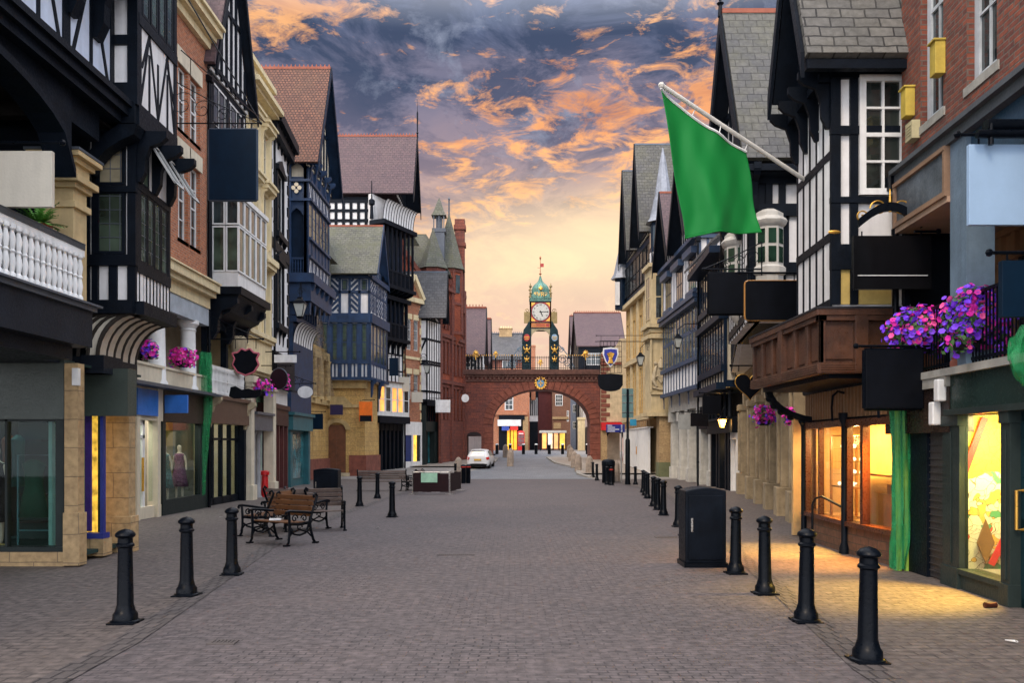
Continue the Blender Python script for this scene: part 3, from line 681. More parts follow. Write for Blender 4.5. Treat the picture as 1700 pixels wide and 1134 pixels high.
# ---------------------------------------------------------------- L2 Georgian brick house above white colonnade
B = thing('brick_house', 'tall red brick house with narrow white-linteled windows above a white columned gallery', 'building', (-10, 22, 0))
w2 = W((-9.8, 16.5), (-9.8, 27.1), False)
def ubox(wl, m, px0, px1, z0, z1, d0, d1):
    a = wl.uz(px0, 0, d1)[0]; b = wl.uz(px1, 0, d1)[0]; wl.box(m, min(a, b), max(a, b), z0, z1, d0, d1)
zc = 14.9
wins = []
for (x0, x1) in ((298, 307), (318, 327)):
    a = w2.uz(x0, 0)[0]; b = w2.uz(x1, 0)[0]
    wins += [(a-.1, b+.25, 7.95, 10.4, 0), (a-.1, b+.25, 11.2, 13.1, 0)]
for k in range(2): wins += [(.6+k*2.2, 1.7+k*2.2, 7.95, 10.4, 0), (.6+k*2.2, 1.7+k*2.2, 11.2, 13.1, 0)]
hol = [q[:4] for q in wins]
m = MB(); w2.face(m, 0, w2.L, 6.9, 14.6, hol, 0, .22); m.build('brick_wall', BRO, B)
for q in hol:
    window(B, w2, q, 2, 4, WHTP, GLS, .06, .03, d=-.12, sill=PST, mid=2)
    m = MB(); w2.box(m, q[0]-.12, q[1]+.12, q[3]+.003, q[3]+.48, -.02, .04); m.build('lintel', CRMP, B)
m = MB()
for a, b, c, e in ((14.5, 14.75, 0, .15), (14.75, 14.9, 0, .32), (14.9, 15.1, 0, .5), (15.1, 15.2, -.3, .6)): w2.box(m, 0, w2.L, a, b, c, e)
m.build('cornice', CRM, B); m = MB()
for a, b, c, e in ((6.55, 6.7, -.2, .3), (6.7, 6.95, -.2, .42), (6.95, 7.0, -.2, .48), (6.2, 6.55, -.2, .12)): w2.box(m, 0, w2.L, a, b, c, e)
m.build('cornice', CRM, B)
m = MB(); w2.box(m, w2.L-3.6, w2.L-.1, 15.2, 17.3, -2.5, -.3); m.build('parapet', BRO, B)
m = MB(); w2.poly(m, [(0, 15.2), (w2.L, 15.2), (w2.L, 18.5), (0, 18.5)], -3.2, -3.0); m.build('roof', TIL, B)
m = MB(); w2.box(m, 0, w2.L, 5.65, 6.2, -.2, .08); m.build('gallery_beam', M('pale_grey_paint', (.40, .45, .50), .6), B)
for u in (w2.uz(272, 0)[0], w2.uz(323, 0)[0], 2.2, 4.4):
    m = MB(); c = w2.p(u, 0, -.2); m.lathe([(.3, 3.5), (.3, 3.6), (.25, 3.67), (.215, 5.30), (.22, 5.34), (.25, 5.38), (.21, 5.42), (.28, 5.52), (.32, 5.56), (.32, 5.68)], c, 16); m.build('column', WHTP, B)
m = MB(); w2.box(m, 0, w2.L, 3.5, 3.98, -.08, 0); w2.box(m, 0, w2.L, 3.98, 4.05, -.12, .04); m.build('gallery_parapet', CRMP, B)
m = MB(); w2.box(m, 0, w2.L, 3.4, 6.2, -2.0, -1.9); w2.box(m, 0, w2.L, 6.1, 6.2, -2, 0); w2.box(m, 0, w2.L, 3.42, 3.5, -2, 0); m.build('gallery_interior', M('gallery_cream', (.42, .37, .28), .8), B)
for k in range(3):
    window(B, w2, (w2.L-1.5-k*2.7, w2.L-.5-k*2.7, 4.1, 5.7), 2, 3, BLK, GLS, .06, d=-1.85)
m = MB(); w2.box(m, 0, w2.L, 3.38, 3.44, -.1, .5); w2.poly(m, [(0, 3.44), (w2.L, 3.44), (w2.L, 3.5), (0, 3.5)], -.1, .3); m.build('lead_flashing', LEAD, B)
ua = w2.uz(268, 0)[0]
m = MB(); w2.box(m, 0, ua, 2.5, 3.38, -.2, .05)
for x in (228, 262): ubox(w2, m, x, x+5, gz(23), 3.38, -.2, .09)
w2.box(m, 0, ua, gz(22)-.1, gz(22)+.32, -.1, .0); m.build('shopfront', CRMP, B)
m = MB(); ubox(w2, m, 229, 263, 2.62, 3.32, .05, .12); m.build('shop_sign', M('bright_blue_sign', (.03, .16, .55), .4), B)
m = MB(); ubox(w2, m, 247, 262, .3, 2.5, -.06, -.05); m.build('shop_window_glass', GLC, B)
m = MB(); a = w2.uz(232, 0)[0]; b = w2.uz(243, 0)[0]
for (q0, q1, z0, z1) in ((a, a+.12, -.1, 2.5), (b-.12, b, -.1, 2.5), (a, b, 2.38, 2.5), (a, b, -.1, .1), (a, b, 2.02, 2.1)): w2.box(m, q0, q1, z0, z1, -.12, -.04)
o = m.build('door', WHTP, B); m = MB(); w2.box(m, a+.12, b-.12, .1, 2.38, -.1, -.09); m.build('glass', GLC, o); m = MB(); w2.box(m, b-.2, b-.17, .6, 1.5, -.04, .02); m.build('door_handle', GOLD, o)
ub = w2.uz(331, 0)[0]
m = MB(); w2.box(m, ua, w2.L, 2.5, 3.38, -.2, .08); m.build('fascia', M('brown_black_fascia', (.035, .025, .022), .35, streak=.2), B)
m = MB(); a = w2.uz(273, 0)[0]; w2.box(m, a, ub, .28, 2.5, -.06, -.05); m.build('shop_window_glass', GLC, B)
m = MB(); w2.box(m, ua, a, -.2, 2.5, -.15, .04); w2.box(m, ub, w2.L, -.2, 2.5, -.15, .04); w2.box(m, a, ub, -.2, .28, -.15, .04); m.build('shopfront_frame', DGRN, B)
m = MB(); w2.box(m, 0, w2.L, -.2, 3.4, -2.6, -2.5); w2.box(m, ua-.05, ua+.05, -.2, 3.3, -2.5, -.15); w2.box(m, 0, w2.L, .0, .06, -2.5, -.1); w2.box(m, 0, w2.L, 3.2, 3.3, -2.5, -.15); m.build('shop_interior', M('pale_shop_wall', (.30, .28, .24), .8), B)
m = MB(); w2.box(m, ua+.3, w2.L, .5, 2.6, -1.2, -1.1); m.build('window_display', M('yellow_display', (.45, .33, .08), .7), B)
body(B, [(-10.1, 16.5), (-18, 16.5), (-18, 27.1), (-10.1, 27.1)], 6.9, 15.2, BRO)
body(B, [(-12.5, 16.5), (-18, 16.5), (-18, 27.1), (-12.5, 27.1)], -.4, 6.9, BRO)

# ---------------------------------------------------------------- L3 timbered gable with white oriel
B = thing('timber_framed_building', 'narrow black and white gabled building with a projecting white glazed oriel', 'building', (-10, 29, 0))
w3 = W((-9.8, 27.12), (-9.8, 31.0), False).flush(); u = w3.L
m = MB(); w3.box(m, 0, u, 6.5, 14.0, -.3, 0); m.build('wall', WHT, B)
m = MB()
for k in (0, .09, .5, .91, 1): w3.box(m, max(0, u*k-.09), min(u, u*k+.09), 6.5, 14.0, 0, .08)
for z in (7.5, 9.0, 10.5, 12.2, 13.8): w3.box(m, 0, u, z, z+.2, 0, .075)
for z in (7.7, 9.2, 10.7):
    w3.bar(m, .1, z, .42, z+1.2, .09, 0, .06); w3.bar(m, u-.1, z, u-.42, z+1.2, .09, 0, .06); w3.bar(m, .42, z, .1, z+1.2, .09, 0, .063)
chevrons(m, w3, .4, u-.4, 10.75, 12.1, 4, .09, 0, .06)
m.build('timber_frame', BLK, B)
for k in range(5): window(B, w3, (.5+k*.6, 1.0+k*.6, 12.45, 13.7), 1, 2, BLK, GLS, .05, d=.06)
gable(B, -9.45, -16, 26.9, 31.3, 14.0, 19.6, SLP, wall=(-9.72, WHT, BLK), bw=.35)
# oriel
OS = W((-9.8, 27.5), (-8.9, 27.5), False); OT = W((-8.9, 27.5), (-8.9, 30.6), False)
m = MB(); m.box(-9.8, -8.95, 27.52, 30.6, 7.0, 7.5); m.build('oriel_panel', WHTP, B); m = MB(); m.box(-9.8, -8.85, 27.45, 30.7, 9.95, 10.1); m.build('oriel_panel', WHTP, B)
for wl in (OS, OT):
    n_ = 2 if wl is OS else 5
    for k in range(n_):
        window(B, wl, (wl.L*k/n_+.01, wl.L*(k+1)/n_-.01, 7.5, 9.0), 1, 1, WHTP, GLG, .05, d=0); window(B, wl, (wl.L*k/n_+.01, wl.L*(k+1)/n_-.01, 9.04, 9.94), 1, 1, WHTP, GLS, .05, d=0)
m = MB(); m.box(-9.8, -8.8, 27.4, 30.75, 6.75, 7.0); m.prism([(-9.8, 27.5, 6.75), (-8.9, 27.5, 6.75), (-9.2, 27.5, 6.2), (-9.8, 27.5, 5.9)], (0, 3.1, 0))
for k in range(3): scrollbracket(m, w3, .3+k*1.5, 6.6, 1.3, .9, .2)
w3.box(m, 0, u, 5.7, 6.5, -.3, .1)
for x in (0.08, u-.1, 1.9): w3.box(m, x-.09, x+.09, 3.4, 5.7, -.2, .02)
m.build('jetty_beam', BLK, B)
m = MB(); w3.box(m, .15, u-.15, 3.5, 3.57, -.05, .05); w3.box(m, .15, u-.15, 4.38, 4.46, -.05, .06); baluster_row(m, w3, .2, u-.2, 3.55, 4.38, .13, .045, 0, 6); m.build('balustrade', WHTP, B)
m = MB(); w3.box(m, 0, u, 3.3, 6.3, -1.6, -1.5); w3.box(m, 0, u, 3.4, 3.5, -1.6, .1); m.build('gallery_interior', M('gallery_cream', (.42, .37, .28)), B)
m = MB(); m.lathe([(.3, 4.46), (.22, 4.5), (.26, 4.7), (.15, 4.8), (.28, 5.2), (.32, 5.6), (.2, 5.7)], w3.p(u-1.1, 0, .1), 10); m.build('carved_post', PST, B)
m = MB(); w3.box(m, 0, u, 2.55, 3.35, -.2, .14); w3.box(m, 0, u, 3.35, 3.48, -.2, .22); m.build('fascia', M('brown_fascia', (.085, .045, .03), .4, streak=.25), B)
for x in (.12, u-.12):
    m = MB(); scrollbracket(m, w3, x, 3.4, 1.0, .42, .18); m.build('console', PST, B)
m = MB(); w3.box(m, .25, u-.25, .05, 2.55, -.25, -.24); m.build('shop_window_glass', GLC, B)
m = MB()
for k in (0, .25, .5, .75, 1): w3.box(m, .2+(u-.4)*k-.05, .2+(u-.4)*k+.05, -.3, 2.55, -.32, -.18)
w3.box(m, .2, u-.2, 2.0, 2.08, -.3, -.2); w3.box(m, .2, u-.2, -.3, .06, -.32, -.18); w3.box(m, u-.2, u, -.3, 2.55, -.3, .1); w3.box(m, 0, .2, -.3, 2.55, -.3, .1)
m.build('shopfront_frame', BLK, B)
m = MB(); w3.box(m, 0, u, -.3, 3.4, -2, -1.9); m.build('shop_interior', M('dim_shop_wall', (.10, .13, .115)), B)
body(B, [(-10.15, 27.12), (-18, 27.12), (-18, 31), (-10.15, 31)], 6.3, 14.0, WHT); body(B, [(-11.9, 27.12), (-18, 27.12), (-18, 31), (-11.9, 31)], -.4, 6.3, WHT)

# ---------------------------------------------------------------- L4 cream stucco building
B = thing('stucco_building', 'cream stucco building with bracketed hood mouldings and ground floor columns', 'building', (-10, 32.6, 0))
w4 = W((-9.8, 31.02), (-9.85, 34.6), False); u = w4.L
hol = [(.5, 1.35, z, z+h) for z, h in ((6.1, 2.6), (9.7, 2.1), (12.6, 1.6))]+[(u-1.35, u-.5, z, z+h) for z, h in ((6.1, 2.6), (9.7, 2.1), (12.6, 1.6))]
m = MB(); w4.face(m, 0, u, 4.4, 15.2, hol, 0, .2); m.box(-16, -9.8, 31.0, 31.02, 4.4, 15.2); m.build('wall', CRM, B)
m = MB()
for q in hol:
    w4.box(m, q[0]-.2, q[1]+.2, q[3]+.15, q[3]+.32, 0, .28); w4.box(m, q[0]-.26, q[1]+.26, q[3]+.32, q[3]+.4, 0, .36)
    for x in (q[0]-.1, q[1]+.1): scrollbracket(m, w4, x, q[3]+.15, .5, .22, .12)
    w4.box(m, q[0]-.12, q[0], q[2], q[3]+.1, 0, .06); w4.box(m, q[1], q[1]+.12, q[2], q[3]+.1, 0, .06)
for z, d in ((9.0, .3), (12.1, .22), (15.2, .5), (5.9, .2), (4.5, .3)): w4.box(m, 0, u, z, z+.12, 0, d*.6); w4.box(m, 0, u, z+.12, z+.3, 0, d)
w4.box(m, 0, u, 15.5, 16.2, -.3, .05); w4.box(m, 0, u, 16.2, 16.4, -.3, .2)
for k in range(14): w4.box(m, 0, .35 if k % 2 else .25, 4.8+k*.75, 5.35+k*.75, 0, .04)
m.build('moulding', CRM, B)
for q in hol: window(B, w4, q, 2, 2, CRMP, GLS, .07, .035, d=-.1)
for x in (.25, u-.3):
    m = MB()
    for z0, z1, e in ((-.4, .35, .28), (.35, 4.0, .2), (4.0, 4.15, .26), (4.15, 4.4, .32)): w4.box(m, x-e, x+e, z0, z1, -e, e)
    m.build('column', CRMP, B, bevel=.01)
for x in (1.25, 1.95):
    m = MB(); m.lathe([(.17, -.35), (.17, -.2), (.11, -.1), (.1, 2.2), (.15, 2.3), (.17, 2.4)], w4.p(x, 0, -.1), 12); m.build('column', M('grey_paint', (.28, .28, .29), .5), B)
m = MB(); w4.box(m, .5, u-.6, 2.4, 3.0, -.35, .2); w4.box(m, .5, u-.6, 3.0, 3.1, -.35, .3); m.build('porch_hood', LEAD, B)
m = MB(); w4.box(m, .4, u-.5, -.4, 4.4, -.6, -.5); w4.box(m, 0, u, 4.3, 4.5, -.6, 0); m.build('porch_wall', M('pink_cream', (.55, .40, .34), .7), B)
body(B, [(-10.05, 31.02), (-18, 31.02), (-18, 34.6), (-10.5, 34.6)], -.4, 15.2, CRM)

# ---------------------------------------------------------------- L5 white building with black dressings
B = thing('rendered_building', 'white rendered building with heavy black window surrounds, quoins and cornice', 'building', (-10, 37, 0))
w5 = W((-9.95, 34.62), (-10.3, 38.8), False); u = w5.L
hol = [(u*.34, u*.64, 7.2, 9.7), (u*.34, u*.64, 11.1, 13.6)]
m = MB(); w5.face(m, 0, u, 4.6, 14.8, hol, 0, .2); m.build('wall', WHT, B)
m = MB()
for q in hol:
    w5.box(m, q[0]-.18, q[0]+.02, q[2]-.2, q[3], 0, .08); w5.box(m, q[1]-.02, q[1]+.18, q[2]-.2, q[3], 0, .08); w5.box(m, q[0]-.3, q[1]+.3, q[3], q[3]+.2, 0, .18); w5.poly(m, [(q[0]-.3, q[3]+.2), (q[1]+.3, q[3]+.2), ((q[0]+q[1])/2, q[3]+.6)], 0, .14); w5.box(m, q[0]-.4, q[1]+.4, q[2]-.4, q[2]-.15, 0, .2)
    for k in range(3): scrollbracket(m, w5, q[0]-.2+k*(q[1]-q[0]+.4)/2, q[2]-.4, .6, .15, .12)
for k in range(20): w5.box(m, 0, .34 if k % 2 else .16, 4.8+k*.5, 5.2+k*.5, 0, .05); w5.box(m, u-(.34 if k % 2 else .16), u, 4.8+k*.5, 5.2+k*.5, 0, .05)
w5.box(m, 0, u, 10.1, 10.5, 0, .07); w5.box(m, 0, u, 14.8, 15.2, -.3, .3); w5.box(m, 0, u, 15.2, 15.6, -.3, .5); w5.box(m, 0, u, 4.3, 5.6, -.3, .3)
for k in range(6): scrollbracket(m, w5, .2+k*(u-.4)/5, 15.2, .6, .35, .14)
w5.box(m, 0, u, 5.6, 5.75, 0, .2); m.build('black_dressing', BLK, B)
for q in hol: window(B, w5, q, 3, 2, BLK, GLS, .08, .05, d=-.05)
m = MB(); w5.box(m, 0, u, -.4, 4.3, -1.3, -1.2); w5.box(m, 0, u, 3.4, 4.6, -1.2, -.5); m.build('recess_wall', M('mint_paint', (.25, .48, .30), .7), B)
m = MB(); w5.box(m, 0, u, 3.4, 3.6, -1, .1); w5.box(m, 0, u, 2.7, 3.4, -.8, .02); m.build('fascia', M('dark_brown_fascia', (.05, .022, .02), .4), B)
m = MB(); w5.box(m, .3, u-.2, 3.62, 4.2, -.05, 0); w5.box(m, .3, u-.2, 4.2, 4.28, -.08, .04); m.build('gallery_parapet', WHTP, B)
m = MB()
for k in range(5): w5.box(m, .1+(u-.2)*k/4-.06, .1+(u-.2)*k/4+.06, -.4, 2.7, -.3, 0)
w5.box(m, 0, u, -.4, -.05, -.3, .0); m.build('shopfront_frame', M('oxblood_paint', (.09, .02, .018), .4), B)
m = MB(); w5.box(m, .1, u-.1, -.05, 2.7, -.2, -.19); m.build('shop_window_glass', GLC, B)
body(B, [(-11.5, 34.62), (-18, 34.62), (-18, 38.8), (-11.5, 38.8)], -.4, 4.6, WHT); body(B, [(-10.4, 34.7), (-18, 34.62), (-18, 38.8), (-10.6, 38.8)], 4.6, 15.2, WHT)
m = MB(); m.prism([(-9.9, 34.6, 15.7), (-18, 34.6, 15.7), (-18, 34.6, 19), (-14, 34.6, 18.5)], (0, 4.2, 0)); m.build('roof', SLT, B)

# ---------------------------------------------------------------- L6 blue carved timber building with tall tiled roof
B = thing('timber_framed_building', 'tall navy blue carved timber building under a steep red tiled roof', 'building', (-11, 43, 0))
y0, y1, xf = 41.6, 46.2, -10.05
a6 = W((-14, y0), (xf, y0), False); t6 = W((xf, y0), (xf, y1), False).flush()
def zz(py, Y=41.6): return ZP(py, Y)
# side wall towards the viewer, with arches
uA, uB = a6.uz(473, 0)[0], a6.uz(512, 0)[0]; uc = (uA+uB)/2
hol = [(uc-.42, uc+.42, zz(452), zz(345)), (uc-.40, uc+.40, zz(293), zz(270))]
m = MB(); a6.face(m, 0, a6.L, zz(455), zz(250), hol, 0, .15); a6.box(m, 0, a6.L, zz(520), zz(455)-.02, -.6, -.35); t6.face(m, 0, t6.L, zz(455), zz(262), (), 0); m.build('wall', NAVY, B)
m = MB()
for q in (uA, uA+.25, uB-.12, a6.L-.12): a6.box(m, q-.08, q+.08, zz(455), zz(255), 0, .12)
for py in (455, 330, 298, 262): a6.box(m, 0, a6.L+.1, zz(py)-.12, zz(py), 0, .15)
a6.box(m, 0, a6.L+.25, zz(470), zz(455), -.3, .35); a6.box(m, 0, a6.L+.12, zz(500), zz(470), -.3, .1)
t6.box(m, -.3, t6.L+.3, zz(470), zz(455), -.3, .35); t6.box(m, -.1, t6.L+.1, zz(500), zz(470), -.3, .15)
for k in range(7): u = t6.L*k/6; t6.box(m, u-.07, u+.07, zz(455), zz(262), 0, .12)
for py in (425, 395, 330, 300, 262): t6.box(m, 0, t6.L, zz(py)-.06, zz(py)+.06, 0, .14)
for k in range(5): scrollbracket(m, t6, .2+k*(t6.L-.4)/4, zz(468), 1.5, .3, .16); scrollbracket(m, t6, .2+k*(t6.L-.4)/4, zz(262)+.1, 1.1, .42, .12)
m.build('timber_frame', NAVY, B)
m = MB(); a6.box(m, uc-.4, uc+.4, zz(293), zz(270), -.14, -.1)
for dx, dz in ((0, .17), (0, -.17), (.15, 0), (-.15, 0)):
    m.lathe([(.105, 0), (.105, .03)], (0, 0, 0), 12)
    for i in range(len(m.v)-24, len(m.v)): v = m.v[i]; m.v[i] = Vector(a6.p(uc, 0, .05+v.z))+Vector((v.x+dx, 0, v.y+zz(312)+dz))
m.build('white_panel', CRMP, B)
m = MB()   # pointed arch heads
for q in hol:
    h = q[3]-q[2]
    for s_ in (-1, 1):
        k_ = min(.7, (q[3]-q[2])*.7); pts = [(uc+s_*.42, q[3]), (uc+s_*.42, q[3]-k_), (uc+s_*.34, q[3]-k_*.55), (uc+s_*.18, q[3]-k_*.2), (uc, q[3])]
        a6.poly(m, pts, -.08, .03)
m.build('arch_head', NAVY, B)
m = MB(); a6.box(m, uc-.42, uc+.42, zz(452), zz(345), -.5, -.45); m.build('gallery_interior', NAVD, B)
m = MB(); a6.box(m, uc-.4, uc+.4, zz(430), zz(427), -.05, .02); baluster_row(m, a6, uc-.4, uc+.4, zz(452), zz(430), .14, .04, -.02, 6); m.build('balustrade', NAVY, B)
for k in range(6):
    q0, q1 = t6.L*k/6+.08, t6.L*(k+1)/6-.08
    window(B, t6, (q0, q1, zz(395)+.08, zz(335)), 2, 3, NAVY, GLG, .05, .03, d=.06)
    m = MB(); t6.box(m, q0, q1, zz(330)+.06, zz(303), 0, .03); t6.box(m, q0, q1, zz(452)+.02, zz(428), 0, .03); m.build('white_panel', WHT, B)
    m = MB(); chevrons(m, t6, q0, q1, zz(452)+.05, zz(428), 2, .05, .03, .06); chevrons(m, t6, q0, q1, zz(330)+.06, zz(303), 2, .05, .03, .06, True); m.build('timber_frame', NAVY, B)
# lower oriel storey and shop
t6b = W((-10.9, 42), (-10.9, 46), False); a6b = W((-13, 42), (-10.9, 42), False)
m = MB(); m.box(-16, -10.9, 42, 46.2, 4.6, zz(500)); m.box(-16, -10.7, 41.9, 46.2, 8.0, 8.3); m.box(-16, -11.0, 42, 46.2, 3.3, 4.6)
for k in range(8): t6b.box(m, .1+k*.53-.05, .1+k*.53+.05, 8.3, zz(500), 0, .3)
m.build('oriel', NAVY, B)
m = MB(); r = MB(); cove(m, r, t6b, 0, 4, 7.0, 8.0, .45, 8); m.build('coved_soffit', WHT, B); r.build('cove_rib', BLK, B)
m = MB(); m.box(-16, -11.3, 42.2, 46.1, -.4, 3.2); m.box(-11.5, -11.05, 42.1, 42.5, -.4, 3.2); m.box(-11.5, -11.05, 45.8, 46.2, -.4, 3.2); m.box(-11.6, -10.9, 42, 46.2, 2.6, 3.35); m.box(-11.5, -10.8, 41.9, 46.3, 3.35, 3.5); m.build('shopfront', TEAL, B)
m = MB(); m.box(-11.3, -11.27, 42.7, 45.6, .1, 2.5); m.build('shop_window_glass', glass_dark('teal_glass', (.02, .09, .10)), B)
body(B, [(-10.2, 41.8), (-18, 41.8), (-18, 46.2), (-10.2, 46.2)], zz(500), zz(262), NAVD)
gable(B, -9.45, -18, 41.1, 46.9, 15.6, 21.4, TIL, NAVD, wall=(-10.0, CRMP, NAVD), crest=True, bw=.35)

# ---------------------------------------------------------------- L7 stone corner bank with blue timber oriel
B = thing('corner_building', 'yellow stone corner building with a blue and white timbered oriel under green slates', 'building', (-11.5, 54, 0))
a7 = W((-14, 55), (-9.6, 55), False); t7 = W((-9.6, 55), (-9.25, 58.6), False); l7 = W((-12.2, 48.5), (-12.0, 55), False)
g7 = gz(56)
door = a7.R(545, 574, 703, 790)
m = MB(); a7.face(m, 0, a7.L, g7-.3, 6.0, [(door[0], door[1], g7-.3, door[3])], 0, .6); t7.face(m, 0, t7.L, g7-.3, 6.0); l7.face(m, 0, l7.L, -.5, 7.6, (), 0); m.box(-18, -12.05, 50, 55, 7.5, 8); m.build('stone_wall', YST, B)
m = MB(); a7.box(m, -.1, a7.L+.15, 5.55, 6.05, -.3, .25); a7.box(m, 0, a7.L+.1, 4.3, 4.5, 0, .12); l7.box(m, 0, l7.L, 7.2, 7.7, -.3, .3); l7.box(m, 0, l7.L, 4.4, 4.7, 0, .2)
for k in range(4):
    c = l7.p(.6+k*1.7, 0, .15); m.lathe([(.26, 4.7), (.22, 4.9), (.2, 7.0), (.28, 7.2)], c, 10)
cx = (door[0]+door[1])/2
for i in range(10):
    a0, a1 = PI*i/10, PI*(i+1)/10; R0, R1 = (door[1]-door[0])/2, (door[1]-door[0])/2+.3
    zc_ = door[3]-R0*.75
    a7.poly(m, [(cx+R1*math.cos(a0), zc_+R1*.85*math.sin(a0)), (cx+R1*math.cos(a1), zc_+R1*.85*math.sin(a1)), (cx+R0*math.cos(a1), zc_+R0*.85*math.sin(a1)), (cx+R0*math.cos(a0), zc_+R0*.85*math.sin(a0))], 0, .12)
a7.poly(m, [(cx-1.0, 4.5), (cx+1.0, 4.5), (cx+.5, 5.0), (cx-.5, 5.0)], 0, .12)
m.build('carved_stone', M('yellow_carved_stone', (.50, .36, .16), .85, var=.25, streak=.4, bump=.4), B)
m = MB(); a7.box(m, a7.L-1.0, a7.L+.12, g7-.3, g7+1.3, 0, .15); t7.box(m, 0, t7.L, g7-.3, g7+1.3, 0, .12); l7.box(m, 0, l7.L, -.5, 1.0, 0, .15); m.build('plinth', RSA, B)
m = MB(); a7.box(m, door[0], door[1], g7, door[3]-.1, -.09, -.05); a7.box(m, door[0]+.1, cx-.05, g7+.2, g7+1.2, -.05, -.03); a7.box(m, cx+.05, door[1]-.1, g7+.2, g7+1.2, -.05, -.03); a7.box(m, door[0]+.1, cx-.05, g7+1.4, door[3]-.7, -.05, -.03); a7.box(m, cx+.05, door[1]-.1, g7+1.4, door[3]-.7, -.05, -.03); m.build('door', WOOD, B)
m = MB(); a7.box(m, door[0]-.3, door[1]+.3, g7-.3, g7+.15, 0, .5); m.build('doorstep', PST, B)
for wn in ((590, 603),): window(B, a7, a7.R(588, 603, 692, 745), 1, 3, YST, GLS, .08, d=.02)
window(B, l7, (1.2, 2.8, 1.4, 3.8), 2, 2, YST, GLS, .1, d=.03); window(B, l7, (4.2, 5.6, 1.4, 3.8), 2, 2, YST, GLS, .1, d=.03)
# oriel
A = W((-13, 54.4), (-9.2, 54.4), False); T = W((-9.2, 54.4), (-8.75, 58.8), False).flush()
z0, z1, z2, z3, z4 = 6.05, 7.25, 9.85, 10.2, 12.9
m = MB(); A.box(m, 0, A.L, z0, z4, -.3, 0); T.box(m, 0, T.L, z0, z4, -.3, 0); m.build('wall', WHT, B)
m = MB()
for wl, n1_ in ((A, 6), (T, 5)):
    for z, h, d in ((z0, .2, .16), (z1-.15, .2, .12), (z2-.1, .6, .22), (z4-.3, .3, .2), ((z3+z4)/2+.1, .16, .09)): wl.box(m, 0 if wl is A else -.1, wl.L+.1, z, z+h, 0, d)
    for k in range(n1_+1): u = wl.L*k/n1_; wl.box(m, u-.13, u+.13, z0, z2, 0, .1); wl.box(m, u-.08, u+.08, z0, z4, 0, .09)
    for k in range(n1_):
        u = wl.L*(k+.5)/n1_; wl.box(m, u-.05, u+.05, z0, z1, 0, .07)
        a, b = wl.L*k/n1_, wl.L*(k+1)/n1_; zm = (z3+z4)/2+.15
        if k % 2 == 0 or wl is T:
            for (za, zb_) in ((z3+.25, zm), (zm, z4-.2)):
                A0, B0 = a+.08, b-.08; sg = 1 if (k//2+int(za > z3+1)) % 2 else -1; w_ = B0-A0
                for j in range(-3, 7):
                    c0 = za+j*.36; za0, zb0 = (c0, c0+w_) if sg > 0 else (c0+w_, c0); P0 = []
                    for i in range(9):
                        uu = A0+w_*i/8; zz0_ = za0+(zb0-za0)*i/8
                        if za+.05 <= zz0_ <= zb_-.05: P0.append((uu, zz0_))
                    if len(P0) > 1: wl.bar(m, *P0[0], *P0[-1], .15, 0, .07)
m.build('timber_frame', NAVY, B)
for wl, n1_ in ((A, 6), (T, 5)):
    for k in range(n1_):
        a, b = wl.L*k/n1_+.13, wl.L*(k+1)/n1_-.13
        window(B, wl, (a, b, z1+.05, z2-.15), 1, 2, NAVY, GLG, .06, .05, d=.07, lattice=.2)
        if k % 2 and wl is A: window(B, wl, (a, b, (z3+z4)/2+.3, z4-.35), 1, 1, NAVY, GLG, .06, d=.08, lattice=.2)
for k in range(2): m = MB(); scrollbracket(m, T, .4+k*2, z0+.1, 1.2, .4, .2); m.build('bracket', NAVY, B)
body(B, [(-9.7, 55.1), (-18, 55.1), (-18, 58.7), (-9.5, 58.7)], -.3, 12.6, YST)
body(B, [(-12.3, 48.5), (-18, 48.5), (-18, 55), (-12.2, 55)], -.5, 7.6, YST)
gable(B, -8.6, -15.5, 53.8, 59.0, 12.75, 16.4, SLG, NAVY, wall=(-9.1, WHT, NAVY))
m = MB(); m.box(-13.6, -12.1, 52.0, 53.6, 12, 17.2); m.build('chimney', BUF, B)
m = MB(); m.box(-12.6, -11.4, 51.4, 53, 10.6, 13.4); m.prism([(-12.9, 51.2, 13.4), (-11.1, 51.2, 13.4), (-11.9, 51.2, 15.5), (-12.9, 51.2, 15.9)], (0, 2.6, 0)); o = m.build('dormer', SLG, B)
m = MB(); m.box(-12.3, -11.6, 51.34, 51.4, 11.2, 13.1); m.build('window', NAVD, o)

# ---------------------------------------------------------------- L8 tallest black and white building, carved galleries
B = thing('timber_framed_building', 'tallest black and white building on the left, purple slate roof and spiked finial', 'building', (-9.5, 60, 0))
g8 = gz(60)
w8 = W((-9.75, 58.75), (-8.1, 62.4), False).flush(); u = w8.L
m = MB(); w8.box(m, 0, u, 6.2, 19.4, -.3, 0); a8 = W((-16, 59.1), (-9.7, 59.1), False); a8.box(m, 0, a8.L, 5, 19.0, -.3, 0); m.build('wall', WHT, B)
m = MB()
for k in range(13): x = a8.L*k/12; a8.box(m, x-.1, x+.1, 12, 19.0, 0, .06)
for z in (17.5, 18.2, 16.6, 18.85): a8.box(m, 0, a8.L, z, z+.2, 0, .07)
for zb_, zt, d in ((9.3, 12.4, .45), (12.9, 17.4, .95)):
    w8.box(m, -.2, u+.2, zb_, zb_+.25, -.1, d+.12); w8.box(m, -.2, u+.2, zt-.2, zt+.1, -.1, d+.2)
    for k in range(8):
        x = .05+(u-.1)*k/7; w8.box(m, x-.08, x+.08, zb_, zt, d-.12, d)
    w8.box(m, 0, u, zb_+1.2, zb_+1.32, d-.1, d+.02)
    for k in range(30): x = .1+(u-.2)*k/29; w8.box(m, x-.025, x+.025, zb_+.2, zb_+1.2, d-.06, d-.01)
    for k in range(7): scrollbracket(m, w8, .1+(u-.2)*k/6, zb_, .9, d, .1)
w8.box(m, -.1, u+.1, 6.0, 6.3, 0, .3)
